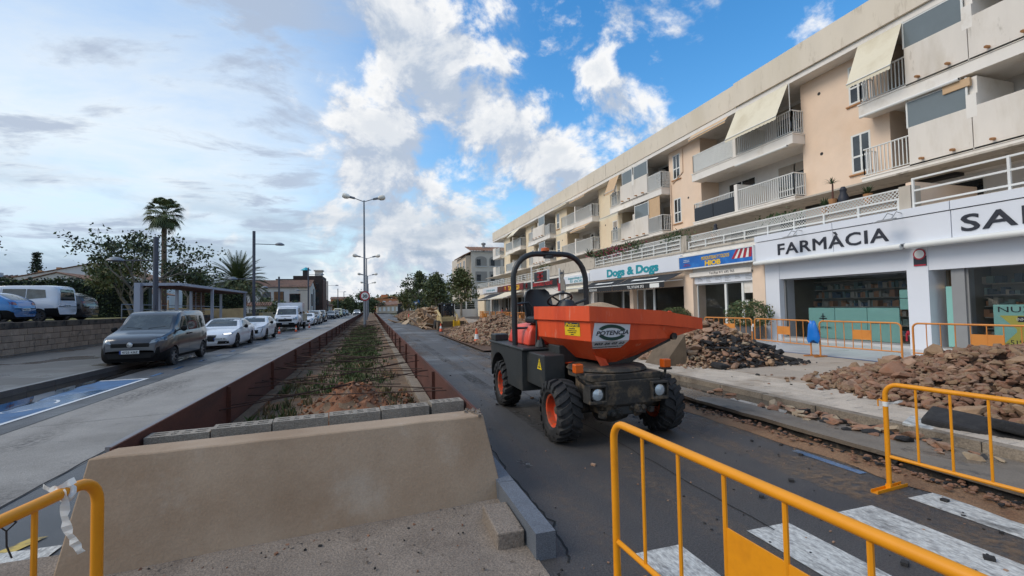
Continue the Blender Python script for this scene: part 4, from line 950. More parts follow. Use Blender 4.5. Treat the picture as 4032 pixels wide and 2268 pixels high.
# plants on the terrace ---------------------------------------------------
def spiky(label, u, v, z, h, n=40, m='plant_green', stem=0.0, cat='plant', name='spiky_plant', grp=None):
    t = thing(name, label, cat, (u, v, z), group=grp); mb = MB()
    for _ in range(n):
        a = random.random() * 6.28; e = random.uniform(.15, 1.3); l = h * random.uniform(.7, 1.1); d = Vector((math.cos(a) * math.cos(e), math.sin(a) * math.cos(e), math.sin(e))); s = Vector((-math.sin(a), math.cos(a), 0)) * .03 * h / .6
        p = Vector((0, 0, stem)); q = p + d * l * .6; r_ = p + d * l + Vector((0, 0, -l * .15)); mb.add([p - s, p + s, q + s * .8, r_, q - s * .8], [(0, 1, 2, 3, 4)])
    mb.obj('leaves', m, t)
    if stem: MB().cyl((0, 0, -.2), (.03, 0, stem), .035, .025, 6).obj('stem', 'wood_brown', t)
    MB().lathe([(.1, -.3), (.14, 0)], 10).obj('pot', 'terracotta', t)
    return t
spiky('tall-stemmed yucca tuft above the white lattice', 15.7, 12.0, 5.35, .32, 30, stem=.55); spiky('low spiky yucca right above the pharmacy fascia letters', 15.7, 12.3, 5.1, .48, 40); spiky('spiky yucca to the right of the dark figure on the terrace', 15.7, 10.8, 5.25, .42, 40)
spiky('yellowish spiky plant behind the far end of the long lattice', 15.8, 18.0, 5.05, .5, 36, 'plant_dry'); spiky('dark agave standing on the plain concrete terrace parapet', 15.4, 30.2, 5.15, .9, 46)
for v, z, s, lb in ((11.5, 5.1, .3, 'dark cat-like figure between the yuccas on the terrace'), (17.6, 5.05, .22, 'dark bird-like figure on the terrace beside the yellowish plant')):
    f = thing('garden_figure', lb, 'figurine', (15.55, v, z)); MB().lathe([(.0, 0), (s * .5, .02), (s * .55, s * .6), (s * .3, s * 1.2), (s * .38, s * 1.5), (s * .2, s * 1.85), (0, s * 1.9)], 10).obj('body', 'letter_dark', f, smooth=True)
def bush_on(label, cat, name, pts, size, mats, loc, grp=None):
    t = thing(name, label, cat, loc, group=grp); mb = MB(); leafcards(mb, pts, size, nm=len(mats)); o = mb.obj('leaves', mats, t); return t
def gauss_pts(n, c, s): return np.array(c) + rng.normal(size=(n, 3)) * np.array(s)
p = np.concatenate([gauss_pts(90, (random.uniform(-.05, .15), v, random.uniform(-.15, .18)), (.15, .3, .13)) for v in np.arange(-2.6, 2.7, .35)])
bl = bush_on('pink-flowered creeper spilling over the terrace lattice', 'creeper', 'flowering_creeper', p, .13, ['plant_green', 'plant_green', 'plant_dry', 'plant_green2'], (15.35, 26.3, 5.2))
mb = MB(); leafcards(mb, gauss_pts(300, (-.05, .5, .05), (.15, 1.4, .16)), .1); mb.obj('flowers', 'flower_pink', bl)
bush_on('small dark creeper drooping over the pier left of the blue sign', 'creeper', 'creeper', gauss_pts(350, (0, 0, 0), (.15, .6, .16)), .12, ['plant_green', 'plant_green2'], (15.4, 20.4, 5.2)); bush_on('little tuft of green growing through the terrace lattice', 'plant', 'terrace_plant', gauss_pts(150, (0, 0, 0), (.12, .5, .12)), .12, ['plant_green2', 'plant_green'], (15.6, 14.2, 5.1))
bush_on('low grassy bush on the concrete terrace parapet', 'plant', 'terrace_plant', gauss_pts(250, (0, 0, 0), (.15, .5, .16)), .12, ['plant_dry', 'plant_green2'], (15.4, 28.4, 5.15)); bush_on('pink blossom cushion beside the agave', 'plant', 'terrace_plant', gauss_pts(220, (0, 0, 0), (.12, .5, .1)), .1, ['flower_pink', 'plant_green'], (15.4, 27.2, 5.0))
bush_on('round olive bush on the far terrace parapet', 'plant', 'terrace_plant', gauss_pts(200, (0, 0, 0), (.2, .6, .15)), .16, ['plant_dry', 'plant_green2'], (15.4, 39.5, 5.25))
# round shrub in a grey tub by the shop door, smaller one by the next shop
def tub(label, u, v, z, r, h):
    t = thing('potted_shrub', label, 'shrub', (u, v, z)); MB().lathe([(r * .62, 0), (r * .85, .55), (r * .9, .55), (r * .8, .50), (0, .5)], 18).obj('tub', 'pot_grey', t, smooth=True)
    p = rng.normal(size=(2600, 3)); p /= np.linalg.norm(p, axis=1)[:, None]; p *= (rng.uniform(.55, 1, (2600, 1)) ** .5) * np.array([r * 1.35, r * 1.5, h * .55]); 
    p *= 1 + .12 * np.sin(p[:, :1] * 9 + p[:, 1:2] * 7); p[:, 2] += .55 + h * .42; mb = MB(); leafcards(mb, p, .085, nm=3); mb.obj('foliage', ['plant_green2', 'plant_dry', 'plant_green'], t); MB().cyl((0, 0, .5), (0, 0, .9), .04, n=6).obj('stem', 'wood_brown', t)
tub('round yellow-green shrub in a grey tub beside the white glass shop door', 14.65, 14.9, .27, .62, 1.05); tub('small shrub in a tub in front of the dark shop window behind the dumper', 14.6, 19.6, .27, .5, .75)
# ---------------------------------------------------------------- swivel-skip dumper
mat('skip_orange', G3(232, 88, 44), .45, var=.09, scale=2, c2=G3(206, 68, 36), c2s=1.6, c2lo=.5, c2hi=.75, c3=G3(222, 150, 124), c3s=9, c3lo=.59, c3hi=.74, stretch=(1.4, 1.4, .3), bump=.08, bs=30)
mat('hood_red', G3(230, 82, 60), .4, var=.05, c2=G3(200, 58, 44), c2s=2)
mat('machine_black', G3(48, 50, 50), .55, var=.15, scale=4, c2=G3(70, 66, 60), c2s=3, c2lo=.55, c2hi=.75, bump=.15, bs=40)
mat('machine_mud', G3(50, 48, 45), .8, var=.3, scale=6, c2=G3(112, 96, 76), c2s=4.5, c2lo=.5, c2hi=.66, bump=.7, bs=25)
mat('tyre', (.020, .020, .021), .8, var=.25, scale=6, c2=(.05, .046, .042), c2s=5, c2lo=.52, c2hi=.7, bump=.3, bs=40)
mat('rim_orange', G3(214, 80, 40), .55, var=.15, c2=G3(128, 84, 62), c2s=6, c2lo=.46, c2hi=.64)
mat('hub_grime', G3(84, 74, 64), .8, var=.3, scale=8)
mat('seat_black', G3(34, 37, 42), .5, var=.08)
mat('tube_black', G3(40, 43, 46), .38, var=.08)
mat('lamp_glass', G3(190, 200, 205), .08, .3, var=.2, scale=30, spec=.8)
mat('amber', G3(206, 92, 28), .25, var=.1)
mat('label_white', G3(214, 216, 220), .45, var=.03)
mat('label_yellow', G3(230, 196, 30), .5, var=.04)
mat('label_green', G3(22, 62, 54), .5, var=.03)
mat('label_ink', G3(52, 56, 66), .5, var=.03)
mat('load_gravel', G3(176, 150, 120), .95, var=.15, scale=8, grain=.25, gs=60, bump=.8, bs=35)
du = thing('dumper', 'orange swivel-skip dumper with black roll bar standing on the road', 'dumper', (3.13, 6.9, 0))
def D(mb, name, m, **kw): return mb.obj(name, m, du, world_=True, **kw)
def wheel_meshes():
    Rr, w = .445, .165
    t = MB(); t.lathe([(.235, -w * .72), (.27, -w * .95), (.36, -w), (.405, -w * .8), (.418, -w * .3), (.42, 0), (.418, w * .3), (.405, w * .8), (.36, w), (.27, w * .95), (.235, w * .72)], 36, axis='x', caps=False)
    for k in range(18):
        for sgn in (-1, 1):
            a0 = 2 * PI * (k + (.5 if sgn > 0 else 0)) / 18; ring = []
            for x, da, r0 in ((0.0, .0, .405), (.075, -.13, .405), (.165, -.24, .385), (.185, -.27, .33)):
                a = a0 + da; h = .042 if r0 > .36 else .03; hw = .048
                ring.append([(sgn * x, r * math.cos(a + s * hw / .42), r * math.sin(a + s * hw / .42)) for r, s in ((r0, -1), (r0 + h, -.72), (r0 + h, .72), (r0, 1))])
            t.loft(ring)
    tm = t.mesh('tyre', 'tyre', True)
    r = MB().lathe([(.238, -.12), (.238, .125), (.215, .115), (.205, .02), (.16, -.02), (.085, -.035), (.085, .03), (.0, .03)], 30, axis='x', caps=False).mesh('rim', 'rim_orange', True)
    h = MB(); h.lathe([(.0, .075), (.055, .07), (.075, .03), (.085, -.03)], 14, axis='x', caps=False)
    for k in range(6): a = k * PI / 3; h.cyl((.0, .115 * math.cos(a), .115 * math.sin(a)), (.0 - .03, .115 * math.cos(a), .115 * math.sin(a)), .014, n=6)
    hm = h.mesh('hub', 'hub_grime')
    return tm, r, hm
tm, rm, hm = wheel_meshes()
wl = []
for u, v, s, rz in ((2.39, 5.66, -1, 0), (3.90, 5.66, 1, 0), (2.37, 8.05, -1, 0), (3.90, 8.05, 1, 0)):
    t_ = mobj('wheel', tm, du, (u - 3.13, v - 6.9, .405)); t_.scale = (.94, .905, .905); t_.rotation_euler = (random.random() * 6, 0, PI if s < 0 else 0)
    mobj('rim', rm, t_); mobj('hub', hm, t_)
# chassis: rear frame with arched mudguards, front axle box
def arch(u0, u1, vc, z0, r, v0, v1, zt):
    pts = [(v0, z0), (vc - r, z0)] + [(vc - r * math.cos(PI * k / 12), z0 + r * .86 * math.sin(PI * k / 12)) for k in range(1, 12)] + [(vc + r, z0), (v1, z0 + .1), (v1, zt), (v0, zt)]
    return MB().prism(pts, 'x', u0, u1)
D(arch(2.22, 2.62, 8.05, .48, .55, 6.72, 8.60, 1.10), 'mudguard', 'machine_black', bev=.012); D(arch(3.64, 4.02, 8.05, .48, .55, 6.72, 8.60, 1.10), 'mudguard', 'machine_black', bev=.012)
D(MB().box(2.62, 3.64, 6.6, 8.6, .42, 1.10).box(2.2, 4.04, 6.62, 8.66, 1.10, 1.14).box(2.24, 2.5, 8.35, 8.68, 1.14, 1.26), 'rear_frame', 'machine_black', bev=.015)
D(MB().box(2.30, 2.62, 5.98, 6.72, .62, 1.09).box(2.62, 3.5, 6.2, 6.62, .45, 1.2).box(2.85, 3.4, 5.2, 6.3, .38, .80), 'front_frame', 'machine_black', bev=.015)
D(MB().cyl((2.45, 5.66, .445), (3.85, 5.66, .445), .11, n=10).lathe([(.20, -.2), (.24, 0), (.20, .2)], 12, (3.13, 5.66, .42), 'x').cyl((2.45, 8.05, .445), (3.85, 8.05, .445), .11, n=10), 'axle', 'machine_mud')
fb = MB().box(2.66, 3.60, 5.16, 5.75, .52, .82).box(2.62, 3.64, 5.2, 5.9, .82, .90)
fb.prism([(5.16, .52), (5.3, .40), (5.75, .40), (5.75, .52)], 'x', 2.75, 3.5)
for u in (2.55, 3.44): fb.box(u, u + .24, 5.10, 5.30, .56, .60).box(u, u + .24, 5.10, 5.30, .76, .79).box(u, u + .02, 5.10, 5.3, .58, .78).box(u + .22, u + .24, 5.10, 5.3, .58, .78).box(u + .02, u + .22, 5.2, 5.3, .6, .76)
for k in range(26): fb.obox((random.uniform(2.75, 3.5), random.uniform(5.15, 5.3), random.uniform(.40, .5)), [random.uniform(.04, .1)] * 3, random.random(), random.random())
D(fb, 'front_bumper', 'machine_mud', bev=.01)
for u in (2.67, 3.56):
    hl = D(MB().lathe([(.0, -.02), (.06, -.012), (.08, .0), (.08, .05)], 18, (u, 5.13, .675), 'y'), 'headlight', 'lamp_glass', smooth=True)
    MB().lathe([(.08, -.005), (.092, -.005), (.092, .06), (.08, .06)], 18, (u, 5.13, .675), 'y').obj('bezel', 'machine_mud', hl)
D(MB().lathe([(.40, .88), (.52, .89), (.55, .92), (.52, .955), (.40, .96)], 32, (3.13, 5.75, 0)), 'turntable', 'machine_mud', smooth=True)
for u in (2.44, 3.70):
    lg = D(MB().box(u - .055, u + .055, 5.14, 5.24, .95, 1.06), 'indicator', 'amber', bev=.012); MB().tube([(u, 5.19, .96), (u, 5.2, .88), (u - (.06 if u > 3 else -.14), 5.24, .78)], .018, 6).box(u - .06, u + .06, 5.13, 5.25, .925, .95).obj('bracket', 'machine_mud', lg)
# bonnet
rings = []
for z, du_, v0, v1 in ((1.14, 0, 7.0, 8.15), (1.36, .03, 7.0, 8.05), (1.46, .10, 7.05, 7.85), (1.49, .2, 7.1, 7.7)): rings.append([(2.42 + du_, v0, z), (3.84 - du_, v0, z), (3.84 - du_, v1, z), (2.42 + du_, v1, z)])
D(MB().loft(rings), 'bonnet', 'hood_red', smooth=True, bev=.03)
D(MB().box(2.64, 2.66, 7.6, 7.72, 1.2, 1.26), 'bonnet_label', 'label_yellow')
# roll bar
pts = [(2.30, 7.3, 1.12), (2.29, 7.3, 2.25)] + [(2.29 + .42 * (1 - math.cos(a)), 7.3, 2.25 + .42 * math.sin(a)) for a in np.linspace(.2, PI / 2, 7)] + [(3.19 + .42 * math.sin(a), 7.3, 2.25 + .42 * math.cos(a)) for a in np.linspace(0, PI / 2 - .2, 7)] + [(3.62, 7.3, 2.25), (3.64, 7.3, 1.12)]
D(MB().tube(pts, .047, 14), 'roll_bar', 'tube_black', smooth=True)
D(MB().tube([(2.33, 7.25, 1.82), (2.52, 7.22, 1.84), (2.58, 7.22, 1.76), (2.58, 7.22, 1.5), (2.52, 7.22, 1.42), (2.33, 7.25, 1.42)], .02, 8), 'grab_handle', 'tube_black', smooth=True)
D(MB().lathe([(.09, 2.60), (.09, 2.64), (.05, 2.65)], 14, (2.93, 7.3, 0)), 'work_lamp', 'machine_black'); D(MB().lathe([(.075, 2.72), (.07, 2.77), (.0, 2.79)], 14, (2.87, 7.3, 0)), 'beacon', 'amber', smooth=True)
# seat: a dished shell back on a cushion
NB = 9; rings = []
for j, (z, w, y) in enumerate(((1.50, .23, 7.25), (1.62, .25, 7.28), (1.78, .25, 7.34), (1.92, .235, 7.38), (2.02, .20, 7.40), (2.07, .13, 7.405))):
    fr_ = [(2.72 + w * t, y - .10 * abs(t) ** 2.2 - (.0), z) for t in np.linspace(-1, 1, NB)]; bk_ = [(x, y_ + .07, z) for x, y_, z in reversed(fr_)]; rings.append(fr_ + bk_)
D(MB().loft(rings), 'seat_back', 'seat_black', smooth=True); D(MB().box(2.47, 2.97, 6.85, 7.3, 1.5, 1.62), 'seat_cushion', 'seat_black', bev=.04)
a = [(2.93 + .2 * math.cos(t), 6.85 - .16 * math.sin(t), 1.88 + .10 * math.sin(t)) for t in np.linspace(0, 2 * PI, 25)[:-1]]
sw = MB().tube(a, .017, 7, closed=True)
for t in (.6, 2.6, 4.7): sw.tube([(2.93, 6.85, 1.85), (2.93 + .19 * math.cos(t), 6.85 - .15 * math.sin(t), 1.88 + .095 * math.sin(t))], .014, 5)
sw.tube([(2.93, 6.85, 1.86), (2.95, 6.7, 1.5)], .03, 7); D(sw, 'steering_wheel', 'seat_black', smooth=True)
D(MB().lathe([(.0, .12), (.1, .1), (.17, .0), (.18, -.3)], 12, (3.0, 6.72, 1.76)).tube([(3.1, 6.7, 1.8), (3.28, 6.66, 1.86), (3.3, 6.66, 1.87)], .022, 6), 'dashboard', 'seat_black', smooth=True)
D(MB().tube([(2.56, 6.75, 1.2), (2.56, 6.72, 1.5)], .03, 6).tube([(2.48, 6.78, 1.15), (2.5, 6.78, 1.55)], .015, 5).lathe([(.09, 0), (.05, .1)], 8, (2.54, 6.74, 1.15)), 'lever', 'machine_black')
# the skip: open hopper turned to the right, lip to the right-hand kerb
fx = Vector((.990, .141, 0)); sx_ = Vector((.141, -.990, 0)); Bc = Vector((2.655, 5.27, 0))
def S(x, y, z): p = Bc + fx * x + sx_ * (y - .75); return (p.x, p.y, z)          # y = .75 is the side towards the camera
OUT = [(0.0, .75, 1.775), (1.20, .75, 1.69), (2.12, .62, 1.555), (2.12, -.62, 1.555), (1.20, -.75, 1.69), (0.0, -.75, 1.775)]
def ring(lst): return [S(*p) for p in lst]
sk = MB()
r_top = ring(OUT); r_fl = ring([(x - .0 * x, y, z - (.20 if x < 1.5 else .17)) for x, y, z in OUT])
r_b1 = ring([(max(x, .0) + (.035 if x < .1 else -.05), y * .955, z - (.20 if x < 1.5 else .16)) for x, y, z in OUT])
r_b2 = ring([(.05, .70, 1.315), (1.15, .70, 1.30), (1.50, .60, 1.29), (1.50, -.60, 1.29), (1.15, -.70, 1.30), (.05, -.70, 1.315)])
r_b3 = ring([(.36, .42, 1.02), (.62, .40, .965), (.80, .34, .955), (.80, -.34, .955), (.62, -.40, .965), (.36, -.42, 1.02)])
sk.loft([r_top, r_fl, r_b1], cap=False)
n = 6
# body below the flange; front pair of faces run up to the lip
sk.loft([r_b1, r_b2, r_b3], cap=False); sk.add(r_b3, [tuple(range(5, -1, -1))])
r_in = ring([(x + (.03 if x < .1 else -.02), y * .96, z - .004) for x, y, z in OUT]); r_in2 = ring([(x * .9 + .08, y * .9, 1.50 - x * .04) for x, y, z in OUT])
sk.loft([r_top, r_in, r_in2], cap=False); D(sk, 'skip', 'skip_orange', bev=.006)
# load of sandy gravel
g = []; gn = 18
def gz(x, y): return 1.63 - .05 * x + .24 * math.exp(-((x - .95) / .5) ** 2 - ((y + .3) / .42) ** 2) + .02 * mnoise.noise(Vector((x * 6, y * 6, 0)))
for j in range(gn + 1):
    for i in range(gn + 1): x = .05 + 1.98 * i / gn; w = .71 if x < 1.2 else .71 - .13 * (x - 1.2) / .92; y = -w + 2 * w * j / gn; g.append(S(x, y, min(gz(x, y), 9)))
D(MB().add(g, [(j * (gn + 1) + i, j * (gn + 1) + i + 1, (j + 1) * (gn + 1) + i + 1, (j + 1) * (gn + 1) + i) for j in range(gn) for i in range(gn)]), 'gravel_load', 'load_gravel', smooth='all')
# skip foot: hinge brackets and the black tipping frame under the lip
D(MB().prism([S(.18, .48, 0)[:2], S(.95, .46, 0)[:2], S(.95, -.46, 0)[:2], S(.18, -.48, 0)[:2]], 'z', .93, .955).add([S(.2, .5, 1.18), S(.34, .5, .95), S(.5, .47, .95), S(.42, .45, 1.12)], [(0, 1, 2, 3)]), 'skip_foot', 'skip_orange')
bf = MB(); tri = [(.80, .952), (1.62, 1.30), (1.30, 1.31), (.62, .97)]
for y in (.42, -.42): bf.add([S(.45, y, .955), S(.9, y, .95), S(1.6, y, 1.27), S(1.3, y, 1.24), S(.45, y - .06, .955), S(.9, y - .06, .95), S(1.6, y - .06, 1.27), S(1.3, y - .06, 1.24)], [(0, 1, 2, 3), (7, 6, 5, 4), (0, 4, 5, 1), (1, 5, 6, 2), (2, 6, 7, 3), (3, 7, 4, 0)])
bf.add([S(.82, .36, .955), S(1.5, .58, 1.285), S(1.5, -.58, 1.285), S(.82, -.36, .955), S(.82, .36, .93), S(1.52, .58, 1.25), S(1.52, -.58, 1.25), S(.82, -.36, .93)], [(0, 1, 2, 3), (7, 6, 5, 4), (0, 4, 5, 1), (2, 6, 7, 3)])
D(bf, 'tipping_frame', 'machine_black'); D(MB().cyl(S(1.52, .66, 1.315), S(1.52, .58, 1.315), .05, n=10), 'hinge_pin', 'machine_mud')
hk = [S(1.98 + .07 * math.cos(t), .1, 1.57 + .09 * math.sin(t)) for t in np.linspace(0, PI, 8)]; D(MB().tube(hk, .012, 6), 'lifting_eye', 'skip_orange')
# decals on the skip side: surface frame of the side panel under the flange
def on_side(x, t, off=.004):      # t 0 at crease, 1 at the flange
    a = Vector(S(x, .70, 1.315 - .015 * x)); xx = x / 1.2
    b = Vector(S(x, .716, 1.575 - .085 * min(xx, 1)))
    p = a.lerp(b, t); return p + sx_ * off
def low(x, t, off=.006):          # t 0 at the crease going down to 1 at the foot
    a = on_side(x, 0, 0); b = Vector(S(.36 + .22 * x, .41, .98)); p = a.lerp(b, t); nrm = Vector((sx_.x, sx_.y, -.55)).normalized(); return p + nrm * off
def on_rear(y, t, off=.004): return Vector(S(.05, y * .933, 1.315)).lerp(Vector(S(.035, y * .955, 1.575)), t) - fx * off
lab = D(MB().add([on_rear(.10, .22), on_rear(.50, .22), on_rear(.50, .92), on_rear(.10, .92)], [(0, 1, 2, 3)]), 'warning_label', 'label_yellow')
MB().add([on_rear(.105, .69, .006), on_rear(.495, .69, .006), on_rear(.495, .915, .006), on_rear(.105, .915, .006)], [(0, 1, 2, 3)]).obj('label_head', 'label_ink', lab)
sd_up = (on_side(.4, 1) - on_side(.4, 0)).normalized()
lettering('¡Peligro!', .042, on_rear(.30, .80, .009), sx_, (0, 0, 1), 'label_yellow', lab, depth=.002, bold=.02, width=.33)
for i, s in enumerate(('Está prohibido', 'permanecer en la zona', 'de maniobra de la', 'máquina')): lettering(s, .018, on_rear(.30, .60 - .10 * i, .007), sx_, (0, 0, 1), 'label_ink', lab, depth=.002)
ad = D(MB().add([on_side(.06, 0), on_side(.66, 0), on_side(.68, .95), on_side(.10, .95)], [(0, 1, 2, 3)]).add([low(.06, 0), low(.03, .30), low(.62, .30), low(.66, 0)], [(0, 1, 2, 3)]), 'company_label', 'label_white')
arc = MB()
def el_(t, rx, rz): return on_side(.38 + rx * math.cos(t), .46 + rz * math.sin(t), .0075)
for t0, t1 in ((.50, PI - .30), (PI + .50, 2 * PI - .30)):
    ts = np.linspace(t0 - .12, t1 - .12, 18)
    for p, q in zip(ts, ts[1:]): arc.add([el_(p, .17, .26), el_(p, .235, .44), el_(q, .235, .44), el_(q, .17, .26)], [(0, 1, 2, 3)])
arc.obj('emblem', 'label_green', ad)
lettering('POTENCIA', .058, on_side(.385, .46, .010), fx, sd_up, 'label_ink', ad, depth=.002, bold=.018, shear=.25, width=.52)
ld = (low(.4, 0) - low(.4, .4)).normalized()
lettering('902 26 02 22', .04, low(.35, .09, .010), fx, ld, 'label_ink', ad, depth=.002, bold=.012, shear=.2, width=.48); lettering('www.potenciamaquinaria.com', .022, low(.33, .22, .010), fx, ld, 'label_ink', ad, depth=.002, shear=.2, width=.52)
wt = D(MB().add([(2.296, 6.25, .88), (2.296, 6.07, .88), (2.296, 6.16, 1.04)], [(0, 1, 2)]), 'warning_triangle', 'label_yellow'); MB().box(2.292, 2.295, 6.155, 6.165, .91, 1.0).box(2.292, 2.295, 6.12, 6.20, .905, .92).obj('pictogram', 'label_ink', wt)
dumper_streaks = MB()

# ---------------------------------------------------------------- yellow crowd barriers
mat('barrier_yellow', G3(232, 150, 14), .45, var=.08, scale=4, c2=G3(212, 132, 16), c2s=3, c2lo=.55, c2hi=.75, c3=G3(110, 76, 40), c3s=24, c3lo=.67, c3hi=.73, bump=.05, bs=20)
mat('barrier_orange', G3(214, 138, 62), .5, var=.08, scale=3, c2=G3(196, 120, 56), c2s=2)
mat('barrier_print', G3(66, 70, 76), .6, var=.1)
mat('plastic_white', G3(226, 226, 222), .4, var=.04)
mat('bag_blue', G3(20, 116, 206), .4, var=.08)
def barrier(label, loc, rz, L_=2.45, H_=.99, m='barrier_yellow', nb=9, plate=True, group=None, feet=True, rt=.0215, seg=12, first=None, printed=None):
    if first is not None: return dup(first, loc, rz, label, group)
    t = thing('crowd_barrier', label, 'barrier', loc, rz, group)
    r_ = .11; pts = [(0, 0, .03), (0, 0, H_ - r_)] + [(r_ * (1 - math.cos(a)), 0, H_ - r_ + r_ * math.sin(a)) for a in np.linspace(.25, PI / 2, 6)] + [(L_ - r_ + r_ * math.sin(a), 0, H_ - r_ + r_ * math.cos(a)) for a in np.linspace(0, PI / 2 - .25, 6)] + [(L_, 0, H_ - r_), (L_, 0, .03)]
    MB().tube(pts, rt, seg).obj('frame', m, t, smooth=True)
    MB().tube([(rt, 0, .31), (L_ - rt, 0, .31)], .0165, 8).obj('lower_rail', m, t, smooth=True)
    bm1 = MB().cyl((0, 0, .32), (0, 0, H_ - .018), .0105, n=7).mesh('bar', m, True)
    pl = [i for i in range(1, nb + 1)]
    for i in pl: mobj('bar', bm1, t, (L_ * i / (nb + 1), 0, 0))
    if plate:
        a, b = L_ * (nb // 2) / (nb + 1), L_ * (nb // 2 + 2) / (nb + 1)
        if nb == 9: a, b = L_ * 4 / 10, L_ * 6 / 10
        p = MB().box(a, b, -.004, .004, .55, .80).obj('plate', m, t)
        if printed: 
            for s in (1, -1): lettering(printed, .14, ((a + b) / 2, -s * .006, .675), (s, 0, 0), (0, 0, 1), 'barrier_print', p, depth=.002, bold=.03)
    if feet:
        for x in (0, L_): MB().box(x - .03, x + .03, -.23, .23, .0, .006).box(x - .03, x - .025, -.23, .23, .006, .03).box(x + .025, x + .03, -.23, .23, .006, .03).box(x - .022, x + .022, -.022, .022, .006, .05).obj('foot', m, t)
    return t
B1 = barrier('closest yellow barrier beside the zebra crossing, its rail running out of the picture', (1.47, 2.62, .0), R(-88.2), nb=7, H_=1.05, rt=.0235)
B2 = barrier('yellow barrier on the broken edge in front of the big stone heap', (4.66, 3.14, .0), R(-85), nb=9, H_=.99, printed='S')
B3 = barrier('yellow barrier with a torn white ribbon at the planter wall corner', (-1.20, 2.60, .0), R(-102), nb=7, H_=1.05, rt=.0235)
def near(o, mb, name, m, **kw): return mb.obj(name, m, o, **kw)
# ribbon and wires on the left barrier (local x runs back towards the camera)
def ribbon(pts, w, name, m, parent=None, world_pos=True):
    mb = MB()
    P_ = [Vector(p) for p in pts]; Q_ = []
    for i, (p, q) in enumerate(zip(P_, P_[1:])):
        for t in (0, .33, .66): Q_.append(p.lerp(q, t) + Vector((0, .004 * math.sin(i * 3 + t * 9), 0)))
    Q_.append(P_[-1]); ed = []
    for i, p in enumerate(Q_):
        d = (Q_[min(i + 1, len(Q_) - 1)] - Q_[max(i - 1, 0)]).normalized(); s0 = d.cross(Vector((.25, 1, .1 + .3 * math.sin(i * 1.3)))).normalized() * w * (.85 + .2 * math.sin(i * 1.7)); ed.append((p - s0, p + s0))
    for (a, b), (c_, e_) in zip(ed, ed[1:]): mb.quad(a, b, e_, c_)
    return mb.obj(name, m, parent)
cv = Vector((-1.235, 2.44, 1.045))
rb = thing('ribbon', 'torn white plastic ribbon knotted round the left barrier, blue letter on its end', 'ribbon', cv)
ribbon([(-.09, .02, .03), (-.05, -.01, .02), (-.01, -.03, .03), (.04, -.02, .055)], .014, 'ribbon_end', 'plastic_white', rb); ribbon([(.0, -.035, .02), (.02, -.045, -.02), (.02, -.05, -.08), (.035, -.055, -.14), (.06, -.06, -.19), (.085, -.06, -.235)], .021, 'ribbon_tail', 'plastic_white', rb)
MB().tube([(.028 * math.cos(t), .01 * math.sin(t * 2) - .01, .0 + .028 * math.sin(t)) for t in np.linspace(0, 6.28, 13)[:-1]], .012, 6, closed=True).obj('knot', 'plastic_white', rb, smooth=True)
lettering('e', .04, (.055, -.066, -.185), (.9, -.2, -.35), (.3, 0, .95), 'bag_blue', rb, depth=.002, bold=.02)
wr = thing('wire', 'thin black binding wire hanging from the left barrier rail', 'wire', (-1.29, 2.20, 1.03)); MB().tube([(-.028, 0, 0), (0, 0, .028), (.028, 0, 0), (0, 0, -.028)], .004, 5, closed=True).tube([(0, 0, -.028), (-.01, .02, -.09), (.0, .03, -.14)], .003, 4).tube([(.05, .2, .025), (-.03, .18, .0)], .004, 4).obj('strand', 'dark_trim', wr)
# tape round the second barrier
tp = thing('tape', 'strip of white tape wrapped round the post of the barrier by the stone heap', 'tape', (4.66, 3.14, .80)); MB().lathe([(.024, -.022), (.024, .022)], 12, caps=False).obj('wrap', 'plastic_white', tp); ribbon([(.02, 0, 0), (.08, -.03, .01), (.14, -.06, .025)], .014, 'tape_end', 'plastic_white', tp)
MB().tube([(-.02, 0, .02), (-.06, .02, .03), (-.08, .03, .02), (-.08, .03, -.04)], .007, 6).obj('hook', 'barrier_yellow', B2, loc=(0, 0, .80))
# the row in front of the shops
row = [((12.35, 14.75), (12.35, 12.45), 'shop-row barrier whose plate hides the foot of the white glass door'), ((12.3, 12.28), (12.0, 10.0), 'shop-row barrier in front of the grey tub with the round shrub'), ((12.0, 9.72), (12.1, 7.72), 'shop-row barrier right of the blue plastic bag, before the teal counter'), ((12.15, 7.5), (12.4, 5.2), 'barrier of the shop row behind the big stone heap, red tape on its post'), ((12.45, 5.0), (12.6, 2.8), 'barrier of the shop row beyond the stone heap at the edge of the picture')]
Bo = None
for (a, b), (c_, d_), lab_ in row:
    L_ = math.hypot(c_ - a, d_ - b); ang = math.atan2(d_ - b, c_ - a)
    barrier(lab_, (a, b, .2), ang, L_, 1.0, 'barrier_orange', 8, group='barriers in front of the shops')
bg = thing('plastic_bag', 'bright blue plastic bag stuffed between two barriers of the shop row', 'bag', (11.98, 9.86, .2))
MB().loft([[(-.05 + .08 * s * math.cos(t), .15 * s * math.sin(t) * (1.15 if z < .7 else .8), z + .05 * math.sin(3 * t + z * 9)) for t in np.linspace(0, 6.28, 15)[:-1]] for z, s in ((.42, .9), (.5, 1.15), (.62, 1.0), (.75, 1.2), (.86, 1.05), (.94, .75), (.97, .3))]).obj('bag_body', 'bag_blue', bg, smooth=True)
for (a, b), lab_ in (((12.32, 12.36), 'scrap of red and white tape tying two barriers beside the shrub tub'), ((12.15, 7.6), 'red and white tape on the barrier posts behind the stone heap')):
    o = MB().lathe([(.03, 0), (.034, .05), (.03, .1)], 8, (a, b, .92), caps=False).box(a - .06, a - .03, b - .01, b + .02, .78, .96).obj('tape', 'stripe_red' if b < 9 else 'plastic_white'); tag(o, lab_, 'tape')
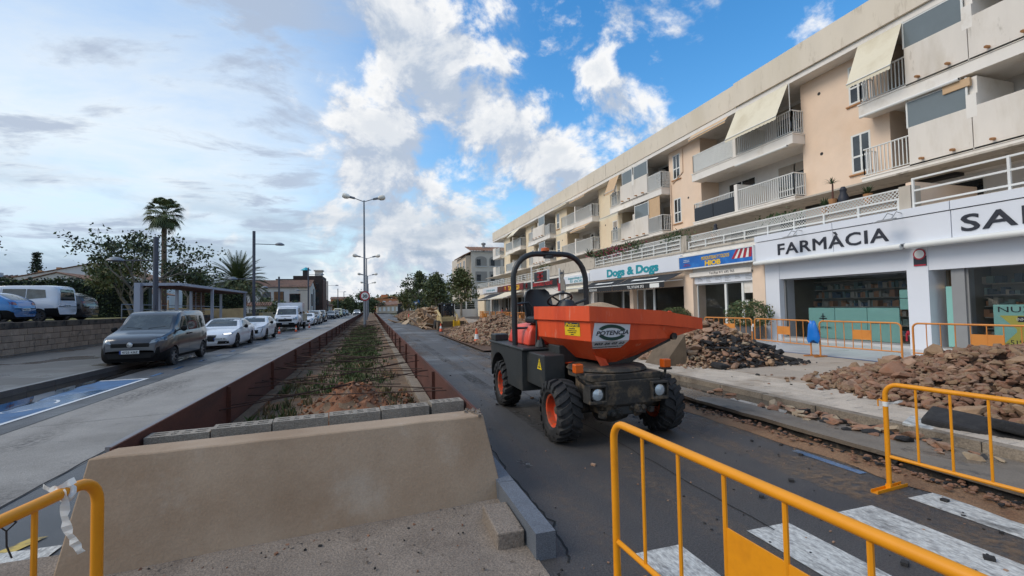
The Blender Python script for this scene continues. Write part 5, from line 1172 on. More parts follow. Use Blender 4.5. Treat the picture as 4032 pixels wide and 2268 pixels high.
# farther barriers along the shops and the site fence
rowf = [(11.9, 52 - i * 2.5) for i in range(0, 10)]
fb0 = None
for i, (u, v) in enumerate([(11.6 + .05 * k, 31.5 + 2.55 * k) for k in range(8)]):
    ORD = ('nearest', 'second', 'third', 'fourth', 'fifth', 'sixth', 'seventh', 'eighth', 'ninth', 'tenth', 'eleventh', 'twelfth', 'thirteenth', 'fourteenth', 'fifteenth', 'last'); lab_ = 'orange barrier before the kebab and cafe fronts, %s counting from the dumper' % ORD[i]
    if fb0 is None: fb0 = barrier(lab_, (u, v, .2), R(90), 2.4, 1.0, 'barrier_orange', 14, True, 'far barriers along the shops', seg=6)
    else: dup(fb0, (u, v, .2), R(90 + random.uniform(-6, 6)), lab_)
for i in range(16):
    u, v = 9.2 + .12 * math.sin(i), 55 + 2.6 * i
    o = dup(fb0, (u, v, .2), R(90 + random.uniform(-5, 5)), 'orange site barrier by the distant street trees, %s counting from the white wall' % ORD[i], 'distant barriers by the street trees')
mat('mesh_orange', G3(214, 132, 40), .6, var=.12, scale=3)
for k, (v0, v1) in enumerate(((57, 66), (68, 76), (78, 92))):
    o = MB().box(9.0, 9.02, v0, v1, .3, 1.1).obj('plastic_mesh', 'mesh_orange'); tag(o, ('nearest', 'middle', 'farthest')[k] + ' stretch of orange plastic mesh on the distant site barriers by the trees', 'mesh', 'orange mesh along the distant site')

# ---------------------------------------------------------------- traffic cones
mat('cone_orange', G3(226, 92, 44), .5, var=.06); mat('cone_red', G3(206, 50, 40), .5, var=.06); mat('cone_white', G3(226, 222, 216), .5, var=.05)
def cone(label, u, v, z=0, h=.72, col='cone_orange', band=True, group=None):
    t = thing('traffic_cone', label, 'cone', (u, v, z), random.random(), group); s = h / .72
    MB().lathe([(.145 * s, .04 * s), (.13 * s, .06 * s), (.028 * s, h), (.0, h)], 16, caps=False).obj('cone_body', col, t, smooth=True)
    MB().box(-.2 * s, .2 * s, -.2 * s, .2 * s, .0, .035 * s).obj('base', 'dark_trim' if band else col, t)
    if band: MB().lathe([(.098 * s, .27 * s), (.066 * s, .48 * s)], 16, caps=False).obj('band', 'cone_white', t, smooth=True).scale = (1.04, 1.04, 1)
    return t
cone('orange and white cone standing on the road left of the dumper', 4.64, 20.6, h=.78); cone('small cone with white band at the end of the broken kerb by the loader', 4.83, 33.1, h=.62); cone('tall plain red cone beside the long heap of slabs', 4.22, 54, h=1.05, col='cone_red', band=False)
cone('little orange cone at the rear wheel of the second white car', -6.6, 38.3, h=.5); cone('little orange cone standing on the lane in front of the white tipper truck', -5.75, 40.5, h=.5); cone('little orange cone by the rear wheel of the white tipper truck', -5.72, 48.6, h=.5)

# ---------------------------------------------------------------- heaps of rubble
RK = {k: rock_meshes('stone', [k], 7, fl, 13) for k, fl in (('rock_a', .62), ('rock_b', .6), ('rock_c', .55), ('rock_pale', .62), ('rock_black', .6))}
RD = {k: [rock_data(m_) for m_ in v] for k, v in RK.items()}
mat('mound_dark', G3(96, 72, 55), .95, var=.25, scale=6, c2=G3(70, 54, 42), c2s=4, grain=.3, gs=60, bump=1, bs=24)
def heap(label, c, ru, rv, hz, nbig, nsmall, sz, mats, z0=.2, pw=1.25, core='mound_dark', rot=0.0, small=(.03, .08), cat='rubble heap', matf=None, skew=0.0, nm='stone', spill=.25):
    t = thing('rubble_heap', label, cat, (c[0], c[1], z0)); ca, sa = math.cos(rot), math.sin(rot)
    def hgt(x, y):
        r_ = math.hypot(x / ru, (y - skew * x) / rv); b = max(0.0, 1 - r_ ** pw)
        return hz * b * (1 + .25 * mnoise.noise(Vector((x * 1.1 + c[0], y * 1.1 + c[1], 0)))) + (.05 * mnoise.noise(Vector((x * 3, y * 3, c[0]))) if b > 0 else 0)
    N_ = 26; g = []
    for j in range(N_ + 1):
        for i in range(N_ + 1):
            x, y = ru * 1.02 * (2 * i / N_ - 1), rv * 1.02 * (2 * j / N_ - 1); g.append((x * ca - y * sa, x * sa + y * ca, hgt(x, y) * .93 - .03))
    MB().add(g, [(j * (N_ + 1) + i, j * (N_ + 1) + i + 1, (j + 1) * (N_ + 1) + i + 1, (j + 1) * (N_ + 1) + i) for j in range(N_) for i in range(N_)]).obj('mound', core, t, smooth='all')
    def samp(sp):
        while True:
            x, y = rng.uniform(-1, 1, 2)
            r_ = math.hypot(x, y)
            if r_ < 1 + sp * abs(rng.normal()) and (r_ < 1 or rng.random() < .35): return x * ru, y * rv + skew * x * ru
    placed = []
    for _ in range(nbig):
        s = float(np.clip(rng.lognormal(math.log(sz[0]), .38), sz[0] * .5, sz[1])); best = None
        for _t in range(6):
            x, y = samp(spill); d = min([math.hypot(x - a, y - b) / (s + e) for a, b, e in placed] or [9])
            if best is None or d > best[0]: best = (d, x, y)
        _, x, y = best; placed.append((x, y, s))
        mt = matf(x, y) if matf else random.choice(mats); me = random.choice(RK[mt])
        o = mobj(nm, me, t, (x * ca - y * sa, x * sa + y * ca, max(hgt(x, y), 0) + s * .16)); o.rotation_euler = (rng.normal() * .35, rng.normal() * .35, rng.random() * 6.28); o.scale = (s, s * rng.uniform(.75, 1.1), s * rng.uniform(.6, 1.0))
    if nsmall:
        mb = MB(); keys = sorted(set(mats) | ({'rock_black'} if matf else set()))
        for _ in range(nsmall):
            x, y = samp(spill * 1.3); s = rng.uniform(*small); mt = matf(x, y) if matf else random.choice(mats); v_, f_ = random.choice(RD[mt])
            M_ = Matrix.Rotation(rng.random() * 6.28, 3, 'Z') @ Matrix.Rotation(rng.normal() * .5, 3, 'X'); q = (v_ * s) @ np.array(M_).T + np.array([x * ca - y * sa, x * sa + y * ca, max(hgt(x, y), 0) + s * .22]); mb.add(q.tolist(), f_, keys.index(mt))
        stuff(mb.obj('rubble', keys, t))
    return t
ROCKS = ['rock_a', 'rock_a', 'rock_b', 'rock_b', 'rock_c', 'rock_pale']
heap('big heap of brown stones on the pavement behind the right-hand barrier', (10.25, 4.55), 2.75, 2.95, .78, 300, 6000, (.22, .55), ['rock_a', 'rock_b', 'rock_c', 'rock_b', 'rock_c'], pw=1.15, small=(.05, .19), spill=.1)
def mB(x, y): return 'rock_black' if (y < -.75 - .25 * math.sin(x * 3) and x > -.9 and random.random() < .8) or (x > 1.0 and y < .2 and random.random() < .6) else random.choice(ROCKS)
hB = heap('heap of brown stones and black broken asphalt behind the tip of the skip', (9.15, 10.75), 1.85, 1.95, 1.05, 290, 3200, (.19, .42), ROCKS, pw=1.05, matf=mB, small=(.05, .14), spill=.14)
for x, y, z, s, r_ in ((.95, -.75, .32, (.75, .5, .3), .4), (.55, -1.15, .12, (.6, .35, .16), -.3), (-1.2, -1.75, .06, (.42, .3, .14), .3), (1.3, -1.4, .06, (.6, .3, .12), .6)):
    MB().obox((x, y, z), s, r_, .2, .15).obj('asphalt_lump', 'rock_black', hB, bev=.05)
mat('bucket_steel', G3(108, 92, 74), .75, .2, var=.2, scale=4, c2=G3(92, 78, 62), c2s=3, bump=.3, bs=30)
bk = thing('excavator_bucket', 'muddy steel bucket leaning on the heap behind the tip of the skip', 'bucket', (7.35, 10.3, .2))
MB().add([(-.35, -.4, 0), (.25, -.55, 0), (.25, -.5, .78), (-.35, .4, 0), (.3, .4, 0), (.25, .4, .8)], [(0, 1, 2), (3, 5, 4), (0, 2, 5, 3), (1, 4, 5, 2), (0, 3, 4, 1)]).obj('bucket_shell', 'bucket_steel', bk)
heap('brown gravel heap on the verge between the loader and the dumper', (6.6, 23.6), 2.4, 6.2, 1.15, 240, 5200, (.22, .5), ROCKS, z0=.1, pw=1.2, small=(.07, .24), spill=.08)
heap('low spread of earth and stones in front of the loader', (7.6, 31.5), 2.6, 4.2, .55, 90, 2000, (.2, .5), ROCKS, z0=.1, small=(.06, .16), spill=.1)
hs_ = heap('long ridge of broken pavement slabs left of the small loader', (6.4, 52), 2.3, 16, 1.15, 60, 3500, (.32, .6), ['rock_a', 'rock_b', 'rock_pale'], z0=.05, pw=1.6, small=(.12, .35), spill=.05)
sm = MB().box(-.55, .55, -.32, .32, -.05, .05).mesh('slab', 'rock_b'); sm2 = MB().prism([(-.5, -.3), (.4, -.35), (.55, .1), (.1, .35), (-.45, .25)], 'z', -.05, .05).mesh('slab', 'rock_pale')
for i in range(170):
    y = -15 + 26 * random.random(); x = random.gauss(-.5, .9); b = max(0, 1 - math.hypot(x / 2.3, y / 16) ** 1.6); o = mobj('slab', random.choice((sm, sm2)), hs_, (x, y, 1.2 * b + .06)); o.rotation_euler = (random.gauss(.2, .45), random.gauss(-.2, .45), random.random() * 6.28); s = random.uniform(.7, 1.6); o.scale = (s, s, 1)
heap('far ridge of earth along the closed verge near the orange houses', (6.6, 84), 2.2, 17, 1.0, 40, 1800, (.4, .8), ['rock_a', 'rock_b'], z0=.05, pw=1.6, small=(.15, .4), spill=.05)
# stones lying in the gutter and on the pavement
gt = thing('gutter_stones', 'line of loose reddish stones and asphalt bits lying in the wet gutter', 'stones', (6.1, 4, .1))
for i in range(110):
    v = 5.9 - abs(random.gauss(0, 1.7)) if i < 95 else random.uniform(6, 12); u = 6.32 - abs(random.gauss(0, .20)); s = random.uniform(.08, .24) if i % 3 else random.uniform(.05, .1)
    if v < 3.6: u -= .08
    o = mobj('stone', random.choice(RK[random.choice(('rock_c', 'rock_c', 'rock_a', 'rock_pale', 'rock_black'))]), gt, (u - 6.1, v - 4, .0 + s * .12)); o.rotation_euler = (random.gauss(0, .2), random.gauss(0, .2), random.random() * 6); o.scale = (s * 1.25, s, s * .8)
ps_ = thing('pavement_stones', 'scattered loose stones lying on the dusty pavement tiles', 'stones', (8.5, 7, .2))
for i in range(46):
    s = random.uniform(.02, .09); u, v = random.uniform(7.2, 11), random.uniform(4, 10)
    if i < 6: s = random.uniform(.1, .16)
    o = mobj('stone', random.choice(RK[random.choice(('rock_c', 'rock_a', 'rock_black'))]), ps_, (u - 8.5, v - 7, s * .2)); o.scale = (s * 1.2, s, s * .8); o.rotation_euler = (0, 0, random.random() * 6)
ed = thing('broken_edge_stones', 'stones and crumbs packed along the foot of the broken asphalt edge', 'stones', (5.2, 4, 0))
mb = MB()
for i in range(1500):
    v = -1 + 34 * random.random() ** 1.7; u = 5.22 + random.gauss(0, .075) - .02; s = random.uniform(.02, .075) * (1 if random.random() < .85 else 1.5); mt = random.choice((0, 0, 0, 1)); kk = ('rock_c', 'rock_black')[mt]; v_, f_ = random.choice(RD[kk]); mb.add((v_ * s + np.array([u, v, .035 + s * .2])).tolist(), f_, mt)
stuff(mb.obj('rubble', ['rock_c', 'rock_black'], ed, world_=True))
as_ = thing('asphalt_slab', 'lifted black asphalt slab with a rag of white road paint by the kerb', 'asphalt slab', (6.85, 3.6, .1))
MB().obox((.15, .05, .14), (1.0, .5, .1), -1.25, .18, .1).obj('slab', 'rock_black', as_, bev=.03); MB().obox((.35, -.35, .12), (.8, .6, .12), -1.0, -.2, .2).obj('slab', 'rock_black', as_, bev=.03); MB().obox((-.12, .28, .08), (.7, .42, .03), -1.2, .05, .12).obj('painted_slab', 'paint_white', as_)
mb = MB()
for i in range(420):
    u, v = 5.0 - 3.5 * random.random() ** 1.8, 1.8 + 14 * random.random() ** 1.5; s = random.uniform(.006, .02) if random.random() < .92 else random.uniform(.03, .06); mb.obox((u, v, .004 + s * .2), (s, s * random.uniform(.5, 1), s * .45), random.random() * 3, mi=random.choice((0, 0, 1)))
stuff(mb.obj('crumbs', ['rock_black', 'rock_a'], None))
# chalk figures on the asphalt
mat('chalk', G3(140, 140, 138), .9, var=.2, c2=(.07, .068, .066), c2s=22, c2lo=.42, c2hi=.56)
ch = lettering('0,186', .09, (1.66, 5.0, .006), (.25, -1, 0), (1, .25, 0), 'chalk', None, depth=.001); ch['kind'] = 'structure'; ch.name = 'painted_figures'

# ---------------------------------------------------------------- skid-steer loader
mat('loader_cream', G3(196, 172, 122), .6, var=.15, scale=3, c2=G3(150, 126, 92), c2s=3); mat('loader_yellow', G3(222, 176, 40), .5, var=.1)
ll = thing('skid_loader', 'small cream skid-steer loader with dark cab and wide bucket on the verge', 'loader', (5.75, 36.2, .05), R(4))
MB().box(-.55, .55, -.6, 1.2, .3, .95).box(-.5, .5, .5, 1.25, .95, 1.25).obj('chassis', 'loader_cream', ll, bev=.03)
mb = MB()
for x in (-.46, .46):
    for y in (-.45, .55): mb.box(x - .05, x + .05, y - .05, y + .05, .9, 1.95)
mb.box(-.54, .54, -.56, .68, 1.93, 2.02).box(-.52, .52, .5, .58, .9, 1.9).obj('cab', 'dark_trim', ll); MB().box(-.4, .4, -.42, -.40, 1.05, 1.85).obj('windscreen', 'glass_window', ll)
MB().lathe([(.0, -.05), (.06, 0), (.06, .05)], 10, (-.3, -.58, 1.85), 'y').lathe([(.0, -.05), (.06, 0), (.06, .05)], 10, (.3, -.58, 1.85), 'y').obj('work_lamp', 'lamp_glass', ll)
for s in (-1, 1): MB().tube([(s * .66, 1.1, 1.35), (s * .66, .3, 1.45), (s * .66, -.8, 1.0), (s * .62, -1.0, .45)], .09, 6).obj('lift_arm', 'loader_cream', ll)
wm = MB().lathe([(.0, -.1), (.2, -.1), (.3, -.12), (.34, -.06), (.34, .06), (.3, .12), (.2, .1), (.0, .1)], 18, axis='x').mesh('wheel', 'tyre', True)
for s in (-1, 1):
    for y in (-.3, .75): mobj('wheel', wm, ll, (s * .72, y, .34))
MB().prism([(-1.55, .02), (-.95, .0), (-.85, .25), (-.95, .62), (-1.02, .62), (-.98, .2), (-1.5, .06)], 'x', -1.0, 1.15).box(-1.02, -.98, -1.5, -.9, .02, .6).box(1.13, 1.17, -1.5, -.9, .02, .6).obj('bucket', 'bucket_steel', ll)
MB().box(.25, .75, -1.1, -1.02, .25, .62).box(.25, .33, -1.25, -1.02, .2, .7).box(.68, .76, -1.25, -1.02, .2, .7).obj('coupler', 'loader_yellow', ll)
ex = thing('excavator', 'small dark-cabbed digger at the far end of the closed verge', 'excavator', (7.2, 112, .3)); MB().box(-1, 1, -1, 1, .1, .8).box(-1.2, -.6, -1.4, 1.4, 0, .6).box(.6, 1.2, -1.4, 1.4, 0, .6).obj('undercarriage', 'dark_trim', ex); MB().box(-1.0, .1, -.9, .9, .8, 2.4).obj('cab', 'dark_trim', ex); MB().tube([(.5, 0, 1.0), (1.6, -.4, 3.0), (2.6, -.8, 2.4), (2.6, -.8, 1.2)], .14, 6).obj('boom', 'loader_yellow', ex)
o = MB().box(12.3, 12.8, 50.8, 51.2, .2, .95).obj('barrier_block', 'barrier_orange'); tag(o, 'square orange plastic block standing by the far barriers', 'block')
# ---------------------------------------------------------------- signs on posts
kp = thing('post_sign', 'square black kebab sign with red roundel on a white pole', 'sign', (12.0, 33.5, .2))
MB().cyl((12, 33.5, .2), (12, 33.5, 4.75), .06, n=8).tube([(12, 33.5, 4.45), (12, 29.9, 4.5)], .02, 5).obj('pole', 'metal_white', kp, world_=True); MB().box(11.92, 12.08, 29.98, 32.74, 3.46, 4.30).obj('frame', 'metal_white', kp, world_=True); MB().box(11.90, 11.925, 30.06, 32.66, 3.52, 4.24).obj('face', 'sign_black', kp, world_=True)
MB().lathe([(.26, 0), (.26, .01), (.21, .01), (.21, 0)], 20, (11.89, 31.36, 3.88), 'x').obj('ring', 'letter_red', kp, world_=True).scale = (1, 1, 1)
for s, z, h in (('KEBAB', 4.16, .12), ('Grill', 3.88, .16), ('PIZZAS', 3.6, .12)): lettering(s, h, (11.88, 31.36, z), RGT, UP, 'letter_red', kp, depth=.006, bold=.01, width=1.2)
MB().tube([(12, 31, 3.5), (12, 29.5, 3.0), (12, 27.9, 2.6)], .008, 4).obj('cable', 'dark_trim', kp, world_=True)
dg_ = thing('post_sign', 'cut-out sign of a grey sitting dog on a white pole', 'sign', (12.0, 28.0, .2)); MB().cyl((12, 28, .2), (12, 28, 4.2), .06, n=8).obj('pole', 'metal_white', dg_, world_=True)
mat('dog_grey', G3(132, 126, 118), .8, var=.2, scale=4); mat('dog_dark', G3(62, 66, 78), .8, var=.2)
dogp = [(27.65, 2.5), (27.15, 2.5), (27.0, 2.7), (26.95, 3.0), (27.1, 3.35), (27.3, 3.5), (27.2, 3.7), (27.2, 3.95), (27.3, 4.05), (27.35, 3.92), (27.6, 3.95), (27.72, 4.08), (27.8, 3.9), (27.75, 3.65), (27.6, 3.5), (27.75, 3.2), (27.75, 2.8)]
MB().prism(dogp, 'x', 11.93, 11.98).obj('dog_figure', 'dog_grey', dg_, world_=True); MB().box(11.91, 11.925, 27.28, 27.72, 3.78, 3.9).box(11.91, 11.925, 27.15, 27.5, 2.5, 2.7).obj('dark_patch', 'dog_dark', dg_, world_=True); MB().box(11.9, 11.96, 27.75, 28.1, 2.7, 3.2).obj('plaque', 'stripe_red', dg_, world_=True)
bs_ = thing('traffic_sign', 'distant blue square crossing sign on a post beside the trees', 'sign', (9.0, 96, .2)); MB().cyl((9, 96, .2), (9, 96, 2.9), .05, n=6).obj('post', 'metal_grey', bs_, world_=True); MB().box(8.3, 9.7, 95.9, 95.95, 2.3, 3.4).obj('plate', 'sign_blue', bs_, world_=True); MB().add([(8.6, 95.89, 2.45), (9.4, 95.89, 2.45), (9.0, 95.89, 3.2)], [(0, 1, 2)]).obj('triangle', 'letter_white', bs_, world_=True)
# ---------------------------------------------------------------- vehicles
from mathutils.bvhtree import BVHTree
def paint(name, c, metal=.0, rough=.25): return mat(name, c, rough, metal, var=.03, scale=1.5, coat=.8)
paint('paint_grey', G3(54, 57, 64), .5, .3); paint('paint_car_white', G3(212, 216, 222)); paint('paint_black', G3(22, 24, 28)); paint('paint_navy', G3(34, 44, 58), .3); paint('paint_silver', G3(138, 140, 140), .5, .3); paint('paint_car_yellow', G3(226, 212, 150)); paint('paint_car_blue', G3(30, 108, 168), .3); paint('paint_teal', G3(60, 78, 88), .3)
mat('car_glass', (.022, .028, .03), .04, var=.25, scale=1.6, spec=.9, c2=(.07, .085, .085), c2s=1.7)
mat('black_plastic', G3(15, 16, 18), .7, spec=.25, var=.08); mat('under_black', (.008, .008, .008), .9, var=0)
mat('headlamp', G3(128, 136, 142), .12, .3, var=.45, scale=14, spec=.9); mat('lamp_lit', (1, .98, .94), .2, var=0, emit=2.2); mat('tail_red', G3(120, 22, 30), .15, var=.15, scale=8, coat=.5)
mat('chrome', G3(190, 192, 196), .2, .9, var=.1); mat('plate_white', G3(222, 224, 222), .5, var=.03); mat('plate_ink', G3(40, 46, 50), .5, var=0); mat('plate_blue', G3(24, 60, 140), .5, var=0)
mat('alloy', G3(120, 122, 126), .3, .7, var=.1); mat('alloy_dark', G3(54, 55, 58), .35, .6, var=.1); mat('hivis', G3(196, 240, 40), .6, var=.08, emit=0.0)
def smooth_interp(pts, xs):
    P_ = np.array(pts, float); x, z = P_[:, 0], P_[:, 1]; n = len(x); d = np.diff(z) / np.maximum(np.diff(x), 1e-6); m_ = np.zeros(n); m_[0], m_[-1] = d[0], d[-1]
    for i in range(1, n - 1): m_[i] = 0 if d[i - 1] * d[i] <= 0 else 2 * d[i - 1] * d[i] / (d[i - 1] + d[i])
    out = []
    for q in xs:
        i = int(np.clip(np.searchsorted(x, q) - 1, 0, n - 2)); h = max(x[i + 1] - x[i], 1e-6); t = (q - x[i]) / h
        out.append((2 * t ** 3 - 3 * t * t + 1) * z[i] + (t ** 3 - 2 * t * t + t) * h * m_[i] + (-2 * t ** 3 + 3 * t * t) * z[i + 1] + (t ** 3 - t * t) * h * m_[i + 1])
    return out
def wheel_mesh(R_, alloy, w=.2, nsp=5):
    t = MB().lathe([(R_ * .66, -w * .42), (R_ * .9, -w * .5), (R_, -w * .32), (R_, w * .32), (R_ * .9, w * .5), (R_ * .66, w * .42)], 26, axis='x', caps=False).mesh('tyre', 'tyre', True)
    r = MB().lathe([(R_ * .67, -.03), (R_ * .67, w * .42), (R_ * .6, w * .36), (R_ * .58, w * .05), (0, w * .03)], 24, axis='x', caps=False, mi=1)
    for k in range(nsp):
        a = 2 * PI * k / nsp; c_, s_ = math.cos(a), math.sin(a); q = lambda rr, tt, x: (x, rr * c_ - tt * s_, rr * s_ + tt * c_)
        r.add([q(.02, -.03, w * .34), q(.02, .03, w * .34), q(R_ * .63, .026, w * .40), q(R_ * .63, -.026, w * .40), q(.02, -.03, w * .1), q(.02, .03, w * .1), q(R_ * .63, .026, w * .1), q(R_ * .63, -.026, w * .1)], [(0, 1, 2, 3), (0, 4, 5, 1), (1, 5, 6, 2), (2, 6, 7, 3), (3, 7, 4, 0)], 0)
    r.lathe([(R_ * .16, w * .2), (R_ * .15, w * .38), (0, w * .39)], 12, axis='x', caps=False, mi=0)
    return t, r.mesh('rim', [alloy, 'under_black'])
def car(label, cat, name, loc, rz, L_, Wd, top, belt, colour, yf, yr, R_, ws, rw, sides, bottom=.22, clad=0.0, plan=None, tumble=.80, heads=None, tails=None, grille=(), plate=None, rplate=None, alloy='alloy', lit=False, mirrors=None, handles=(), roofcol=None, seams=(), group=None, nsp=5, cab_only=False):
    t = thing(name, label, cat, loc, rz, group)
    ys = np.concatenate([np.linspace(0, .12, 5), np.linspace(.2, L_ - .2, 40), np.linspace(L_ - .12, L_, 5)])
    tz = smooth_interp(top, ys); bz = smooth_interp(belt, ys)
    pl_ = plan or [(0, .74), (.1, .86), (.4, .97), (1.0, 1.0), (L_ - 1, 1.0), (L_ - .3, .97), (L_ - .06, .90), (L_, .82)]
    pw = smooth_interp(pl_, ys); hw = Wd / 2; rings = []
    for y, zt, zb_, w_ in zip(ys, tz, bz, pw):
        w = hw * w_; zb_ = min(zb_, zt - .05); gh = np.clip((zt - zb_ - .05) / .35, 0, 1); wg = w * (1 - (1 - tumble) * gh) - .02; zlo = bottom + (.10 if y < .06 or y > L_ - .06 else 0)
        half = [(0, zlo), (w - .10, zlo), (w - .02, zlo + .10), (w, zlo + (zb_ - zlo) * .5), (w - .015, zb_ - .05), (w - .045, zb_), (w * .5 + wg * .5 - .03, (zb_ + zt) / 2), (wg - .01, zt - .07), (wg - .06, zt - .018), (wg * .5, zt + .004), (0, zt + .01)]
        rings.append([(x, y, z) for x, z in half] + [(-x, y, z) for x, z in reversed(half[1:-1])])
    mb = MB().loft(rings); nr = len(rings[0])
    me = mb.mesh('body', [colour, 'black_plastic', 'under_black'] + ([roofcol] if roofcol else []), True)
    for p in me.polygons:
        c = p.center
        if c.z < clad and (c.y < .75 or c.y > L_ - .5 or c.z < clad - .22): p.material_index = 1
        if roofcol and c.z > max(tz) - .1: p.material_index = 3
    # cut the wheel arches
    cut = MB()
    for y in (yf, yr):
        for s in (-1, 1): cut.lathe([(0, hw * s * 1.2), (R_ * 1.16, hw * s * 1.2), (R_ * 1.16, s * (hw - .28)), (0, s * (hw - .28))], 28, (0, y, R_), 'x', caps=False)
    cme = cut.mesh('cut', ['under_black'] * 3)
    for p in cme.polygons: p.material_index = 2
    ob, oc = bpy.data.objects.new('body', me), bpy.data.objects.new('cut', cme); COL.objects.link(ob); COL.objects.link(oc)
    md = ob.modifiers.new('b', 'BOOLEAN'); md.operation = 'DIFFERENCE'; md.object = oc; md.solver = 'EXACT'
    dg = bpy.context.evaluated_depsgraph_get(); dg.update(); m2 = bpy.data.meshes.new_from_object(ob.evaluated_get(dg))
    bvh = BVHTree.FromPolygons([v.co[:] for v in me.vertices], [tuple(p.vertices) for p in me.polygons])
    ob.modifiers.clear(); bpy.data.objects.remove(oc); ob.data = m2 if len(m2.polygons) > 50 else me; ob.parent = t; ob.name = 'body'; m2.name = 'body'
    def proj(q, d, name_, m_, par=t, off=.006, n=6, k=4):
        """a panel laid on the body: q four corners in the plane seen from direction d"""
        g = []; ax = {'f': (Vector((0, 1, 0)), lambda a, b: Vector((a, -2, b))), 'r': (Vector((0, -1, 0)), lambda a, b: Vector((a, L_ + 2, b))), 'sl': (Vector((1, 0, 0)), lambda a, b: Vector((-3, a, b))), 'sr': (Vector((-1, 0, 0)), lambda a, b: Vector((3, a, b)))}[d]
        for j in range(k + 1):
            for i in range(n + 1):
                s, u = i / n, j / k; a = [(q[0][c] * (1 - s) + q[1][c] * s) * (1 - u) + (q[3][c] * (1 - s) + q[2][c] * s) * u for c in (0, 1)]
                h = bvh.ray_cast(ax[1](*a), ax[0])
                if h[0] is None: return None
                g.append(h[0] - ax[0] * off + h[1] * (off * .4 if h[1].dot(ax[0]) < 0 else -off * .4))
        return MB().add(g, [(j * (n + 1) + i, j * (n + 1) + i + 1, (j + 1) * (n + 1) + i + 1, (j + 1) * (n + 1) + i) for j in range(k) for i in range(n)]).obj(name_, m_, par, 'all')
    if ws: proj(ws, 'f', 'windscreen', 'car_glass')
    if rw: proj(rw, 'r', 'rear_window', 'car_glass')
    for q in sides:
        for s in ('sl', 'sr'): proj(q, s, 'side_window', 'car_glass')
    for q, m_, nm in grille: proj(q, 'f' if nm[:4] != 'rear' else 'r', nm, m_)
    for q in heads or ():
        for s in (1, -1): 
            h = proj([(s * x, z) for x, z in q], 'f', 'headlight', 'headlamp')
            if lit and h: proj([(s * (q[0][0] + (q[1][0] - q[0][0]) * a), q[0][1] + (q[2][1] - q[0][1]) * b + (q[1][1] - q[0][1]) * a) for a, b in ((.15, .15), (.85, .15), (.85, .5), (.15, .5))], 'f', 'running_light', 'lamp_lit', h, .012)
    for q in tails or ():
        for s in (1, -1): proj([(s * x, z) for x, z in q], 'r', 'tail_light', 'tail_red'); 
    def pl(d, x, z, w, s_, lead):
        yh = bvh.ray_cast(Vector((x, -2, z)), Vector((0, 1, 0))) if d == 'f' else bvh.ray_cast(Vector((x, L_ + 2, z)), Vector((0, -1, 0)))
        y = yh[0].y; sg = -1 if d == 'f' else 1
        p = MB().box(x - w / 2, x + w / 2, y + sg * .012, y + sg * .03, z - .055, z + .055).obj('number_plate', 'plate_white', t); MB().box(x + sg * -1 * -w / 2 if False else (x - w / 2 if d == 'f' else x + w / 2 - .045), x - w / 2 + .045 if d == 'f' else x + w / 2, y + sg * .0305, y + sg * .032, z - .055, z + .055).obj('plate_band', 'plate_blue', p)
        if s_: lettering(s_, .07, (x + (.02 if d == 'f' else -.02), y + sg * .033, z), (-sg, 0, 0) if d == 'r' and False else ((1, 0, 0) if d == 'f' else (-1, 0, 0)), (0, 0, 1), 'plate_ink', p, depth=.003, bold=.015, width=w * .8)
    if plate: pl('f', plate[0], plate[1], .52, plate[2], 0)
    if rplate: pl('r', rplate[0], rplate[1], .52, rplate[2], 0)
    tw, rm_ = wheel_mesh(R_, alloy, nsp=nsp)
    for y in (yf, yr):
        for s in (-1, 1): w_ = mobj('wheel', tw, t, (s * (hw - .11), y, R_)); w_.rotation_euler = (random.random() * 6, 0, 0 if s > 0 else PI); mobj('rim', rm_, w_)
    if mirrors:
        y, z, m_ = mirrors
        for s in (-1, 1): MB().lathe([(.0, -.09), (.08, -.07), (.10, .0), (.07, .06), (0, .08)], 10, (s * (hw + .09), y, z), 'y').box(s * (hw - .06), s * (hw + .05), y - .02, y + .03, z - .06, z - .02).obj('mirror', m_, t, smooth=True)
    for y, z in handles:
        for s in (-1, 1):
            h = bvh.ray_cast(Vector((s * 3, y, z)), Vector((-s, 0, 0)))
            if h[0]: MB().box(h[0].x - .01, h[0].x + s * .025, y - .09, y + .09, z - .02, z + .02).obj('door_handle', colour if clad == 0 else 'black_plastic', t)
    for y, z0, z1 in seams:
        for s in ('sl', 'sr'): proj([(y - .006, z0), (y + .006, z0), (y + .006, z1), (y - .006, z1)], s, 'door_seam', 'under_black', off=.002, n=1, k=6)
    return t
DOB = dict(L_=4.42, Wd=1.83, top=[(0, .60), (.03, .80), (.12, .96), (.35, 1.05), (.75, 1.14), (1.0, 1.22), (1.15, 1.32), (1.62, 1.70), (1.85, 1.80), (2.4, 1.85), (3.4, 1.86), (4.1, 1.82), (4.32, 1.70), (4.40, 1.1), (4.42, .8)],
           belt=[(0, .7), (.5, .95), (1.1, 1.06), (2, 1.10), (4.42, 1.12)], yf=.9, yr=3.655, R_=.315)
